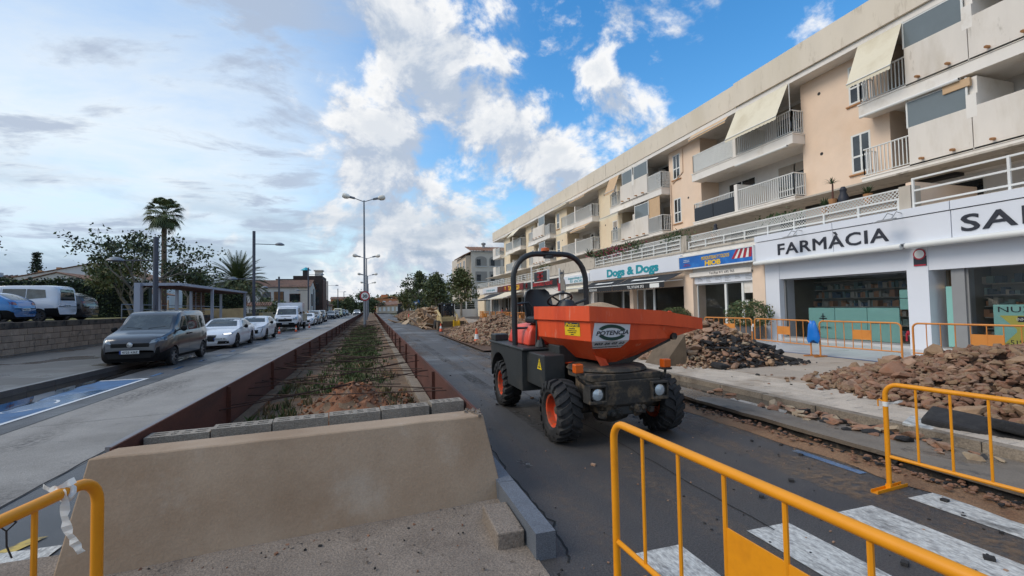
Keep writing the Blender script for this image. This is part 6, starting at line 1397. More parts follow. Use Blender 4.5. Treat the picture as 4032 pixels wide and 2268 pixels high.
car('dark grey passenger van parked first in the kerbside line', 'van', 'parked_van', (-7.265, 17.40, 0), 0, **DOB, colour='paint_grey', bottom=.24, clad=.60, tumble=.86,
    ws=[(-.70, 1.22), (.70, 1.22), (.60, 1.70), (-.60, 1.70)], rw=[(-.6, 1.12), (.6, 1.12), (.55, 1.65), (-.55, 1.65)],
    sides=[[(1.42, 1.16), (2.12, 1.14), (2.12, 1.66), (1.85, 1.64)], [(2.24, 1.14), (3.14, 1.15), (3.14, 1.66), (2.24, 1.67)], [(3.22, 1.15), (3.98, 1.20), (3.92, 1.62), (3.22, 1.66)]],
    heads=[[(.50, .80), (.86, .88), (.84, 1.02), (.55, .90)]], grille=[([(-.50, .70), (.50, .70), (.52, .82), (-.52, .82)], 'black_plastic', 'grille'), ([(-.55, .36), (.55, .36), (.6, .48), (-.6, .48)], 'under_black', 'lower_grille'), ([(-.6, .60), (.6, .60), (.6, .615), (-.6, .615)], 'paint_grey', 'trim_strip')],
    plate=(.0, .55, '4725 KBZ'), alloy='alloy', mirrors=(1.38, 1.22, 'black_plastic'), handles=((2.05, 1.02), (2.34, 1.02)), seams=((2.18, .4, 1.7), (3.18, .45, 1.1), (1.2, .4, 1.1)), tails=[[(.78, .9), (.88, .9), (.86, 1.4), (.78, 1.4)]], nsp=7)
emb = COL.objects['parked_van'] if False else None
vroot = [o for o in COL.objects if o.name == 'parked_van'][0]
MB().lathe([(.0, -.02), (.075, -.015), (.085, .0), (.075, .01)], 18, (0, -.008, .77), 'y').obj('badge', 'chrome', vroot, smooth=True); MB().tube([(-.1, 2.0, 1.85), (-.1, 2.06, 2.05)], .008, 5).obj('aerial', 'black_plastic', vroot)
for s in (-1, 1): MB().tube([(s * .1, 1.02, 1.255), (s * .55 , 1.12, 1.30)], .012, 5).obj('wiper', 'black_plastic', vroot)
MB().box(-.44, -.30, .0, .0, 0, 0)
GIU = dict(L_=4.64, Wd=1.86, top=[(0, .50), (.04, .64), (.25, .76), (.8, .88), (1.35, .97), (1.6, 1.04), (2.2, 1.36), (2.6, 1.43), (3.1, 1.41), (3.9, 1.13), (4.4, 1.03), (4.6, .92), (4.64, .7)], belt=[(0, .6), (.8, .84), (1.6, .93), (3.2, .98), (4.64, .96)], yf=.82, yr=3.64, R_=.335)
car('white saloon with black roof and lit running lights behind the grey van', 'car', 'parked_car', (-7.18, 24.8, 0), 0, **GIU, colour='paint_car_white', roofcol='paint_black', bottom=.17, tumble=.78,
    ws=[(-.68, 1.02), (.68, 1.02), (.56, 1.35), (-.56, 1.35)], rw=[(-.6, 1.08), (.6, 1.08), (.5, 1.36), (-.5, 1.36)], sides=[[(1.95, 1.0), (2.75, 1.0), (2.75, 1.32), (2.35, 1.30)], [(2.83, 1.0), (3.75, 1.04), (3.4, 1.26), (2.83, 1.33)]],
    heads=[[(.44, .66), (.84, .68), (.82, .77), (.46, .71)]], lit=True, grille=[([(-.13, .36), (.13, .36), (.22, .66), (-.22, .66)], 'under_black', 'grille'), ([(-.75, .24), (-.25, .24), (-.3, .38), (-.72, .38)], 'under_black', 'air_intake'), ([(.25, .24), (.75, .24), (.72, .38), (.3, .38)], 'under_black', 'air_intake')],
    plate=(.38, .48, 'DAJ FI 35'), alloy='alloy_dark', mirrors=(1.95, 1.0, 'black_plastic'), handles=((2.65, .86), (3.5, .88)), seams=((1.75, .35, .92), (2.79, .35, 1.0)))
P208 = dict(L_=4.05, Wd=1.75, top=[(0, .50), (.03, .68), (.2, .80), (.7, .92), (1.1, 1.0), (1.25, 1.05), (1.85, 1.36), (2.3, 1.43), (3.1, 1.40), (3.7, 1.15), (3.95, .98), (4.05, .7)], belt=[(0, .6), (.7, .86), (1.3, .95), (3.0, 1.0), (4.05, 1.0)], yf=.8, yr=3.34, R_=.32)
WSH = [(-.64, 1.06), (.64, 1.06), (.54, 1.36), (-.54, 1.36)]; SDH = [[(1.65, 1.02), (2.3, 1.02), (2.3, 1.34), (1.98, 1.31)], [(2.38, 1.02), (3.3, 1.05), (3.05, 1.30), (2.38, 1.35)]]
def hatch(label, loc, rz, colour, **kw):
    a = dict(ws=WSH, rw=[(-.52, 1.02), (.52, 1.02), (.46, 1.32), (-.46, 1.32)], sides=SDH, bottom=.18, heads=[[(.44, .70), (.82, .74), (.80, .84), (.48, .76)]], grille=[([(-.5, .40), (.5, .40), (.55, .62), (-.55, .62)], 'under_black', 'grille')], plate=(0, .42, '3318 LMB'), mirrors=(1.62, 1.02, 'black_plastic'), alloy='alloy_dark', handles=((2.2, .9), (3.05, .92)), tails=[[(.5, .82), (.80, .84), (.80, .98), (.5, .94)]], rplate=(0, .62, '9045 KXV'), seams=((1.5, .35, .95), (2.34, .35, 1.0))); a.update(P208); a.update(kw)
    return car(label, 'car', 'parked_car', loc, rz, colour=colour, **a)
p2 = hatch('white hatchback with black fang lights behind the white saloon', (-6.98, 30.75, 0), 0, 'paint_car_white', tumble=.8)
for s in (-1, 1): MB().add([(s * .80, .06, .72), (s * .77, .05, .72), (s * .66, -.005, .42), (s * .69, -.0, .40)], [(0, 1, 2, 3)]).obj('trim_strip', 'under_black', p2)
# tipper truck
tk = car('white tipper truck with tall box body and hi-vis jacket behind its windscreen', 'truck', 'tipper_truck', (-6.95, 42.9, 0), 0, L_=2.5, Wd=1.95, top=[(0, .7), (.03, 1.0), (.1, 1.12), (.5, 1.24), (.75, 1.36), (1.25, 1.95), (1.6, 2.12), (2.2, 2.14), (2.45, 2.1), (2.5, 1.9)], belt=[(0, .8), (.5, 1.1), (.9, 1.25), (2.5, 1.28)], colour='paint_car_white', yf=.95, yr=1.75, R_=.33, bottom=.32, clad=.62, tumble=.88, plan=[(0, .8), (.1, .9), (.5, .98), (1.2, 1.0), (2.5, 1.0)],
    ws=[(-.76, 1.36), (.76, 1.36), (.68, 1.98), (-.68, 1.98)], rw=None, sides=[[(1.2, 1.34), (2.2, 1.32), (2.2, 1.95), (1.5, 1.93)]], heads=[[(.56, .86), (.88, .90), (.86, 1.16), (.60, 1.10)]], grille=[([(-.52, .78), (.52, .78), (.54, 1.0), (-.54, 1.0)], 'black_plastic', 'grille'), ([(-.4, 1.18), (.4, 1.18), (.4, 1.22), (-.4, 1.22)], 'under_black', 'vent')], plate=(0, .62, '7284 HGR'), mirrors=(1.25, 1.5, 'black_plastic'), seams=((2.3, .5, 1.9),))
for o in [o for o in tk.children if o.name.startswith('wheel') and o.location.y > 1.5]: o.location.y = 4.85
MB().obox((0, .2, 1.06), (.18, .02, .06)).obj('badge', 'chrome', tk).location.y = -.17
MB().box(-1.02, 1.02, 2.56, 2.62, .7, 2.42).box(-1.02, 1.02, 2.62, 4.0, 1.6, 2.42).box(-1.02, 1.02, 2.62, 5.6, .62, .74).obj('tipper_body', 'paint_car_white', tk, bev=.01)
mb = MB().box(-1.02, -.98, 2.62, 5.6, .74, 1.42).box(.98, 1.02, 2.62, 5.6, .74, 1.42).box(-1.0, 1.0, 5.56, 5.6, .74, 1.42)
for k in range(9): mb.box(1.02, 1.06, 3.0 + k * .3, 3.06 + k * .3, .74, 1.42).box(-1.06, -1.02, 3.0 + k * .3, 3.06 + k * .3, .74, 1.42)
mat('truck_cream', G3(196, 186, 164), .7, var=.12, scale=3); mb.obj('drop_side', 'truck_cream', tk); MB().box(-.5, .5, 2.3, 5.5, .38, .62).obj('frame', 'under_black', tk)
MB().lathe([(0, -.12), (.12, -.08), (.15, 0), (.1, .08), (0, .1)], 10, (-.42, 1.0, 1.46)).obj('jacket', 'hivis', tk, smooth=True)
rb_ = MB(); leafcards(rb_, gauss_pts(60, (.0, 4.6, 1.5), (.5, .4, .12)), .3); rb_.obj('load', 'rock_b', tk)
# cars farther along the line
MER = dict(L_=4.6, Wd=1.8, top=[(0, .5), (.05, .68), (.3, .80), (1.3, .95), (1.6, 1.0), (2.2, 1.32), (2.6, 1.39), (3.1, 1.35), (4.0, 1.05), (4.5, .95), (4.6, .7)], belt=[(0, .6), (1.6, .90), (4.6, .95)])
hatch('low white coupe behind the white tipper truck', (-6.84, 53.9, 0), 0, 'paint_car_white', **{**MER, 'yf': .85, 'yr': 3.6, 'R_': .33, 'ws': [(-.64, 1.02), (.64, 1.02), (.52, 1.33), (-.52, 1.33)], 'sides': [[(2.0, .98), (3.2, 1.0), (3.0, 1.25), (2.4, 1.28)]], 'rw': None})
SUV = dict(L_=4.5, Wd=1.84, top=[(0, .65), (.04, .86), (.2, .98), (.9, 1.08), (1.2, 1.15), (1.8, 1.55), (2.3, 1.64), (3.6, 1.60), (4.2, 1.4), (4.42, 1.1), (4.5, .8)], belt=[(0, .7), (.8, 1.0), (1.3, 1.06), (4.5, 1.1)], yf=.9, yr=3.6, R_=.36, ws=[(-.68, 1.18), (.68, 1.18), (.58, 1.55), (-.58, 1.55)], sides=[[(1.65, 1.14), (2.45, 1.13), (2.45, 1.52), (1.98, 1.50)], [(2.55, 1.13), (3.5, 1.14), (3.5, 1.52), (2.55, 1.53)]], rw=[(-.55, 1.15), (.55, 1.15), (.5, 1.5), (-.5, 1.5)], heads=[[(.48, .82), (.84, .86), (.82, .98), (.5, .9)]], handles=((2.35, 1.0), (3.4, 1.02)), mirrors=(1.6, 1.14, 'black_plastic'), tails=[[(.52, .95), (.84, .97), (.82, 1.1), (.52, 1.08)]], rplate=(0, .75, '5571 JNW'), plate=(0, .5, '1190 FKD'))
hatch('grey estate car behind the low white coupe', (-6.72, 58.6, 0), 0, 'paint_silver', **SUV); hatch('dark off-road car behind the grey estate', (-6.95, 67.9, 0), 0, 'paint_navy', **SUV)
hatch('long dark saloon in the far part of the parked line', (-6.9, 85.5, 0), 0, 'paint_navy', **{**GIU, 'ws': [(-.68, 1.02), (.68, 1.02), (.56, 1.35), (-.56, 1.35)], 'sides': [[(1.95, 1.0), (2.75, 1.0), (2.75, 1.32), (2.35, 1.30)], [(2.83, 1.0), (3.75, 1.04), (3.4, 1.26), (2.83, 1.33)]], 'rw': None, 'handles': ()})
hatch('dark car half hidden before the pale yellow van', (-6.7, 93.5, 0), 0, 'paint_black')
yv = dict(DOB); car('pale yellow small van far along the parked line', 'van', 'parked_van', (-6.75, 103, 0), 0, **yv, colour='paint_car_yellow', bottom=.24, clad=.5, tumble=.86, ws=[(-.70, 1.22), (.70, 1.22), (.60, 1.70), (-.60, 1.70)], rw=None, sides=[[(1.42, 1.16), (2.12, 1.14), (2.12, 1.66), (1.85, 1.64)]], heads=[[(.50, .80), (.86, .88), (.84, 1.02), (.55, .90)]], grille=[([(-.50, .60), (.50, .60), (.52, .75), (-.52, .75)], 'black_plastic', 'grille')], plate=(0, .5, None))
hatch('dark teal car beyond the pale yellow van', (-6.6, 114, 0), 0, 'paint_teal', **SUV); hatch('last dark car at the far end of the parked line', (-6.3, 124, 0), 0, 'paint_teal')
hatch('oncoming silver car with lit headlights far down the left road', (-3.3, 121, 0), 0, 'paint_silver', lit=True)
# cars on the terrace, tails to the stone wall
RIF = dict(DOB); RIF.update(top=[(0, .62), (.03, .85), (.15, 1.0), (.5, 1.1), (.9, 1.18), (1.1, 1.28), (1.6, 1.70), (1.9, 1.82), (2.5, 1.86), (3.6, 1.86), (4.2, 1.82), (4.36, 1.70), (4.41, 1.15), (4.42, .8)])
rf = car('white high-roofed family van parked tail-on above the stone wall', 'van', 'parked_van', (-19.65, 29.95, 1.42), R(-90) + PI * 0, **RIF, colour='paint_car_white', bottom=.25, clad=.58, tumble=.88, ws=[(-.70, 1.22), (.70, 1.22), (.60, 1.70), (-.60, 1.70)], rw=[(-.60, 1.08), (.60, 1.08), (.54, 1.66), (-.54, 1.66)],
    sides=[[(1.42, 1.16), (2.1, 1.14), (2.1, 1.66), (1.85, 1.64)], [(2.2, 1.14), (3.12, 1.15), (3.12, 1.67), (2.2, 1.68)], [(3.16, 1.15), (3.95, 1.22), (3.88, 1.62), (3.16, 1.67)]], tails=[[(.72, .72), (.88, .72), (.86, 1.30), (.76, 1.30)]], rplate=(.05, .80, '5068 MDJ'), alloy='alloy', nsp=8, mirrors=(1.38, 1.2, 'black_plastic'), handles=((2.05, 1.0),), seams=((3.14, .4, 1.1), (2.15, .4, 1.7)), plate=None)
hatch('bright blue hatchback at the left edge above the stone wall', (-19.45, 27.15, 1.42), R(-90), 'paint_car_blue', rw=[(-.55, 1.06), (.55, 1.06), (.46, 1.34), (-.46, 1.34)], clad=.45)
hatch('black people carrier beside the white van above the wall', (-20.3, 33.3, 1.42), R(-90), 'paint_black', **{**SUV, 'heads': None})

# ---------------------------------------------------------------- stone wall of the terrace
mat('wall_block', G3(160, 138, 118), .92, var=.18, scale=3, c2=G3(70, 62, 54), c2s=2.2, c2lo=.57, c2hi=.72, grain=.25, gs=40, bump=.8, bs=16, rnd=.14, c3=G3(178, 154, 132), c3s=4, c3lo=.56, c3hi=.7)
mat('wall_joint', G3(86, 66, 52), .95, var=.2)
mat('wall_cap', G3(92, 82, 72), .92, var=.25, scale=3, c2=G3(50, 45, 42), c2s=2, c2lo=.48, c2hi=.62, bump=.8, bs=16, rnd=.12)
wl_ = thing('stone_wall', 'retaining wall of weathered sandstone blocks under the parked cars', 'wall', (-14.45, 40, .1))
MB().box(-14.63, -14.33, 4, 61, .05, 1.44).obj('wall_core', 'wall_joint', wl_, world_=True)
bmesh_ = []
for L_ in (.48, .58, .68):
    mb = MB().box(-.15, .15, -L_ / 2, L_ / 2, -.128, .128); me = mb.mesh('stone_block', 'wall_block'); bmesh_.append((L_, me))
cap_ = [(l, MB().box(-.17, .16, -l / 2, l / 2, -.128, .128).mesh('stone_block', 'wall_cap')) for l in (.48, .58, .68)]
cnt = 0
for r_ in range(5):
    v = 14 + random.random() * .3
    while v < 61:
        L_, me = random.choice(bmesh_ if r_ < 4 else cap_)
        if v < 46 or r_ >= 4: o = mobj('stone_block', me, wl_, (-14.46 + .45 * 0 + random.uniform(-.008, .012) + 14.45, v + L_ / 2 - 40, .24 - .1 + .276 * r_), bev=.012); cnt += 1
        v += L_ + .016
# ---------------------------------------------------------------- street lamps
mat('pole_grey', G3(74, 78, 90), .5, .2, var=.06); mat('pole_galv', G3(128, 134, 142), .5, .4, var=.1, scale=4); mat('lamp_grey', G3(120, 124, 130), .5, .2, var=.08); mat('sign_red', G3(176, 32, 44), .4, var=.06)
def lampl(label, u, v, h, arms, r_=.105, z=.14, group='grey single-sided lamps on the left pavement'):
    t = thing('street_lamp', label, 'street lamp', (u, v, z), 0, group); MB().cyl((0, 0, 0), (0, 0, h), r_, r_ * .95, 14).obj('pole', 'pole_grey', t, smooth=True)
    for s, za, la in arms:
        MB().tube([(s * r_, 0, za), (s * (la - .5), 0, za - .02)], .03, 6).obj('arm', 'pole_grey', t)
        MB().lathe([(.02, .17), (.16, .14), (.32, .05), (.37, -.02), (.3, -.05), (.0, -.05)], 18, (s * (la - .15), 0, za - .02), caps=False).obj('lamp_head', 'lamp_grey', t, smooth=True)
    return t
lampl('short thick grey lamp post beside the grey van, dome on its left', -9.85, 26.0, 5.28, [(-1, 4.15, 1.75)], .115); lampl('tall grey lamp post behind the white hatchback, arms both ways', -8.6, 39.6, 7.8, [(1, 6.8, 1.95), (-1, 4.1, 1.6)], .115)
lampl('tall grey lamp post in front of the dark turreted building', -8.6, 72, 7.7, [(1, 6.7, 1.95), (-1, 4.4, 1.6)]); lampl('shorter grey lamp post by the tiled white house', -9.85, 57, 5.4, [(-1, 4.2, 1.6)]); lampl('tall grey lamp post beyond the far saloon cars', -8.6, 103.5, 7.5, [(1, 6.6, 1.95), (-1, 4.3, 1.6)]); lampl('farther tall grey lamp post above the dark teal car', -8.6, 135, 7.2, [(1, 6.3, 1.95)]); lampl('farthest tall grey lamp post before the dark trees', -8.6, 165, 7.2, [(1, 6.3, 1.95)]); lampl('short grey lamp post with left dome beyond the cafe', -9.85, 90, 5.3, [(-1, 4.1, 1.6)])
def lampm(label, v, h, rz=0):
    t = thing('street_lamp', label, 'street lamp', (-.45, v, .28), rz, 'double-headed lamps along the planted median'); MB().cyl((0, 0, 0), (0, 0, h), .11, .06, 12).obj('pole', 'pole_galv', t, smooth=True)
    for s in (-1, 1):
        MB().tube([(0, 0, h - .1), (s * .75, 0, h + .16)], .035, 6).obj('arm', 'pole_galv', t)
        hd = MB().lathe([(.09, -.35), (.10, .05)], 10, axis='x').lathe([(.10, .05), (.2, .2), (.23, .42), (.17, .6), (.0, .66)], 14, axis='x', caps=False, mi=1); hd.xf(Matrix.Translation((s * 1.05, 0, h + .23)) @ Matrix.Rotation(0 if s > 0 else PI, 4, 'Z') @ Matrix.Rotation(-.22, 4, 'Y')); hd.obj('lamp_head', ['lamp_grey', 'box_a'], t, smooth=True)
    return t
lampm('nearest double-headed lamp on the median, carrying the round speed sign', 38.9, 10.3); lampm('second double-headed lamp along the median, just beyond the speed sign', 61, 7.9); lampm('third double-headed lamp along the median', 84, 7.2); lampm('farthest double-headed lamp on the median', 108, 7.0)
sp = thing('traffic_sign', 'round red-rimmed speed limit sign reading 30 on the lamp post', 'sign', (-.45, 38.7, 2.75)); MB().lathe([(.39, 0), (.39, .02), (0, .02)], 32, (-.43, 38.76, 2.78), 'y').obj('disc', 'sign_red', sp, world_=True); MB().lathe([(.29, 0), (.29, .004), (0, .004)], 32, (-.43, 38.755, 2.78), 'y').obj('face', 'letter_white', sp, world_=True); MB().lathe([(.40, 0), (.40, .004), (0, .004)], 32, (-.43, 38.782, 2.78), 'y').obj('back_plate', 'pole_galv', sp, world_=True); lettering('30', .27, (-.43, 38.74, 2.78), (1, 0, 0), (0, 0, 1), 'letter_dark', sp, depth=.006, bold=.03)
# ---------------------------------------------------------------- shelter
mat('shelter_grey', G3(156, 162, 176), .5, .2, var=.04); mat('shelter_wood', G3(104, 66, 54), .7, var=.2, scale=6, rnd=.15)
st_ = thing('bus_shelter', 'open grey-framed shelter with brown slatted ceiling behind the grey van', 'shelter', (-10.4, 34, .14))
MB().box(-11.3, -9.42, 27.75, 41.3, 3.16, 3.30).obj('roof', 'shelter_grey', st_, world_=True)
for i in range(12): MB().box(-11.2 + i * .148, -11.08 + i * .148, 28.0, 41.1, 3.12, 3.155).obj('ceiling_slat', 'shelter_wood', st_, world_=True)
MB().box(-11.38, -11.12, 27.6, 27.95, .14, 3.30).obj('post', 'shelter_grey', st_, world_=True)
for u, v in ((-11.15, 29.9), (-11.15, 32.3), (-11.15, 34.6), (-9.5, 33.0), (-9.5, 40.8), (-11.15, 40.8)): MB().box(u - .07, u + .07, v - .07, v + .07, .14, 3.16).obj('post', 'shelter_grey', st_, world_=True)
for k in range(13): MB().box(-11.2, -11.16, 34.9, 37.2, 1.35 + k * .14, 1.43 + k * .14).obj('slat', 'shelter_wood', st_, world_=True)
for v in (35.4, 36.4): MB().box(-11.158, -11.12, v - .03, v + .03, .14, 3.1).obj('slat_batten', 'shelter_grey', st_, world_=True)
rl = thing('handrail', 'grey tube handrail beside the shelter above the stone wall', 'railing', (-14, 38, 1.4)); mb = MB()
for z in (2.0, 2.3): mb.tube([(-14.2, 33, z), (-14.0, 52, z - .1)], .03, 5)
for k in range(8): mb.tube([(-14.2 + .03 * k, 33 + 2.6 * k, 1.4), (-14.2 + .03 * k, 33 + 2.6 * k, 2.3)], .03, 5)
mb.obj('rail', 'pole_galv', rl, world_=True)
mat('wall_yellow', G3(184, 160, 120), .9, var=.12, scale=2, c2=G3(160, 136, 100), c2s=1.2)
o = MB().prism([(-26, 1.3), (-11.8, 1.0), (-11.8, 2.05), (-13.2, 1.98), (-15.5, 2.1), (-19.5, 2.2), (-26, 2.35)], 'y', 50, 50.3).obj('garden_wall', 'wall_yellow'); tag(o, 'low yellowish garden wall with a stepped end below the dark hedge', 'wall')
struct(MB().box(-60, -14.65, 34.3, 49.9, 1.2, 1.44).obj('lawn', 'lawn_green' if 'lawn_green' in MATS else mat('lawn_green', G3(122, 116, 74), .95, c2=G3(100, 104, 60), c2s=.8, var=.2, scale=3, grain=.2, gs=20)))
sheet('side_street', -14.3, -8.2, 61, 190, .145, 'pavement_wet')
# ---------------------------------------------------------------- vegetation
mat('leaf_dark', (.040, .060, .026), .7, var=.35, scale=2); mat('leaf_mid', (.085, .112, .042), .7, var=.35, scale=2); mat('leaf_light', (.115, .14, .048), .65, var=.3, scale=2); mat('leaf_yellow', (.13, .125, .045), .7, var=.3, scale=2); mat('leaf_grey', (.085, .105, .07), .7, var=.3)
mat('bark_pale', G3(150, 142, 130), .9, var=.2, scale=4, c2=G3(110, 104, 92), c2s=3, bump=.4, bs=20); mat('bark_plane', G3(116, 110, 100), .9, var=.25, scale=4, c2=G3(78, 74, 66), c2s=1.5, bump=.4, bs=20); mat('bark_brown', G3(96, 80, 66), .95, var=.25, scale=5, bump=.6, bs=25); mat('palm_trunk', G3(98, 80, 68), .95, var=.3, scale=3, stretch=(1, 1, 6), bump=.6, bs=14)
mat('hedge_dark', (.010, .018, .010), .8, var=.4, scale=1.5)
def hedge(label, poly, z0, h, th, n, size):
    t = thing('hedge', label, 'hedge', (poly[0][0], poly[0][1], z0)); mb = MB()
    segs = list(zip(poly, poly[1:])); ls = [math.hypot(b[0] - a[0], b[1] - a[1]) for a, b in segs]; tot = sum(ls); ptl = []
    for (a, b), l in zip(segs, ls):
        d = Vector((b[0] - a[0], b[1] - a[1], 0)) / l; nn = Vector((d.y, -d.x, 0)); k = int(n * l / tot)
        s = rng.uniform(0, l, k); face = rng.random(k); q = rng.normal(0, .05, k)
        for i in range(k):
            hh = h * (1 + .03 * math.sin(s[i] * 1.7) + .05 * mnoise.noise(Vector((s[i] * .8, a[0], 1))))
            if face[i] < .28: p = Vector((a[0], a[1], 0)) + d * s[i] + nn * rng.uniform(-th, th); z = hh + q[i] * 2
            else: p = Vector((a[0], a[1], 0)) + d * s[i] + nn * (th + q[i] * 2); z = hh * rng.random()
            ptl.append((p.x - poly[0][0], p.y - poly[0][1], z))
        ang = math.atan2(d.y, d.x); c = (Vector((a[0], a[1], 0)) + Vector((b[0], b[1], 0))) / 2
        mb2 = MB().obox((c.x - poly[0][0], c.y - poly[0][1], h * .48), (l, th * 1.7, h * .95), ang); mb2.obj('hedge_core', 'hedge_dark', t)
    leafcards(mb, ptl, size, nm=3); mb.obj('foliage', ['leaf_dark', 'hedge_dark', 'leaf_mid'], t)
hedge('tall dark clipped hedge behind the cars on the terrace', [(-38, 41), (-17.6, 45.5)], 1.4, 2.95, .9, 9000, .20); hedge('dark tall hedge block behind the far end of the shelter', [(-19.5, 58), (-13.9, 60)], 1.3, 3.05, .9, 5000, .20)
def limb(mb, p, d, L_, r, depth, tips, spread=.6, up=.2, n=4, taper=.6):
    pts = [p]; q = Vector(p); dd = Vector(d).normalized(); rad = [r]
    for i in range(n):
        dd = (dd + Vector((rng.normal() * .13, rng.normal() * .13, rng.normal() * .08 + up * .1))).normalized(); q = q + dd * L_ / n; pts.append(tuple(q)); rad.append(r * (1 - (1 - taper) * (i + 1) / n))
    mb.tube(pts, r, 6, True, False, None, rad)
    if depth == 0: tips.append((q, dd)); return
    k = rng.integers(2, 4)
    for j in range(k):
        v = Vector((rng.normal(), rng.normal(), rng.normal() * .6 + up)); nd = (dd + v * spread).normalized(); limb(mb, tuple(pts[-1 if j == 0 else -1 - int(rng.integers(0, 2))]), nd, L_ * rng.uniform(.62, .85), rad[-1] * .8, depth - 1, tips, spread, up, 3, taper)
    if depth <= 1: tips.append((q, dd))
def tree(label, loc, h, trunk_h, r, depth=3, nl=40, ls=.22, cl=.5, mats=('leaf_dark', 'leaf_mid', 'leaf_light'), bark='bark_brown', lean=(0, 0), spread=.6, up=.25, name='tree', cat='tree', group=None, first=.38, fill=None):
    t = thing(name, label, cat, loc, group=group); mb = MB(); tips = []
    top = Vector((lean[0], lean[1], trunk_h)); mb.tube([(0, 0, -.1), (lean[0] * .35, lean[1] * .35, trunk_h * .5), tuple(top)], r, 9, True, False, None, [r * 1.15, r * .95, r * .8])
    for k in range(4):
        a = k * PI / 2 + rng.random(); d = Vector((math.cos(a) * first, math.sin(a) * first, .8)) + Vector((lean[0], lean[1], 0)) * .25; limb(mb, tuple(top - Vector((0, 0, .15 * k * trunk_h * .1))), d, (h - trunk_h) * rng.uniform(.36, .48), r * .42, depth - 1, tips, spread, up)
    mb.obj('trunk', bark, t, smooth=True)
    pts = []
    for q, dd in tips:
        m = int(nl * rng.uniform(.5, 1.3)); c = np.array(q); pts.append(c + rng.normal(size=(m, 3)) * np.array([cl, cl, cl * .75]) * rng.uniform(.6, 1.15))
    if fill:         # small clumps through a tapering crown: (radius, low, high, clumps, leaves in each)
        fr_, z0, z1, nc, nlv = fill
        for _ in range(nc):
            q = rng.random() ** .8; rr = fr_ * (.30 + .95 * math.sin(PI * min(1, q * .82 + .16)) ** 1.2) * (1.05 - .62 * q) * math.sqrt(rng.random()); a = rng.random() * 6.28; s = rng.uniform(.12, .34)
            pts.append(np.array([lean[0] + rr * math.cos(a), lean[1] + rr * math.sin(a), z0 + (z1 - z0) * q]) + rng.normal(size=(int(nlv * rng.uniform(.5, 1.4)), 3)) * np.array([s, s, s * .8]) * fr_ * .5)
    lf = MB(); leafcards(lf, np.concatenate(pts), ls, nm=len(mats)); lf.obj('crown', list(mats), t); return t
tree('spreading plane tree with a sparse dark crown behind the shelter', (-15.3, 37.8, 1.43), 6.2, 1.5, .25, 4, 30, .22, .36, ('leaf_dark', 'leaf_mid', 'leaf_mid', 'hedge_dark'), 'bark_plane', spread=.50, up=.22, first=.55)
tree('leaning yellow-green tree with bare stems in front of the hedge', (-16.6, 40.2, 1.43), 4.3, 1.5, .13, 3, 55, .22, .42, ('leaf_yellow', 'leaf_light', 'leaf_mid'), 'bark_plane', lean=(-.75, 0), spread=.5)
tree('second leaning slim tree with thin pale stems beside the worker', (-16.9, 41.5, 1.43), 5.2, 1.6, .10, 3, 45, .2, .40, ('leaf_light', 'leaf_yellow', 'leaf_mid'), 'bark_plane', lean=(-.5, .2), spread=.45)
tree('round-crowned tree to the right of the plane tree', (-14.2, 43.5, 1.43), 4.2, 1.5, .14, 3, 60, .22, .45, ('leaf_dark', 'leaf_mid', 'leaf_light'), 'bark_pale', spread=.55)
stk = thing('tree_stakes', 'pair of brown timber stakes holding a thin sapling in the shelter', 'stakes', (-13.2, 36.2, .2)); 
for u in (-13.4, -13.0): MB().cyl((u, 36.2, .2), (u, 36.2, 2.6), .05, n=7).obj('stake', 'awning_tan', stk, world_=True)
MB().box(-13.45, -12.95, 36.17, 36.2, 2.3, 2.38).obj('crossbar', 'wood_brown', stk, world_=True)
tree('thin bare sapling tied between two stakes', (-13.2, 36.25, .2), 3.4, 2.4, .03, 2, 2, .14, .2, ('leaf_yellow', 'leaf_mid'), spread=.4)
tree('bushy dark pine at the left edge of the picture', (-32.6, 49, 1.4), 6.4, 2.9, .28, 4, 50, .34, .5, ('hedge_dark', 'leaf_dark', 'leaf_dark'), spread=.6, first=.6, name='pine_tree')
cf = thing('conifer', 'small pointed conifer above the roofs on the left', 'tree', (-52.6, 95, 1)); mb = MB(); pts = []
for i in range(13):
    z = 5 + i * .48; rr = max(.15, 1.15 * (1 - i / 13.5))
    for k in range(9):
        a = k * .7 + i; pts.append(np.array([math.cos(a) * rr * .5, math.sin(a) * rr * .5, z]) + rng.normal(size=(16, 3)) * np.array([.18 + rr * .25, .18 + rr * .25, .12]))
leafcards(mb, np.concatenate(pts), .3, nm=2); mb.obj('crown', ['hedge_dark', 'leaf_dark'], cf); MB().cyl((0, 0, 0), (0, 0, 11), .2, .05, 7).obj('trunk', 'bark_brown', cf)
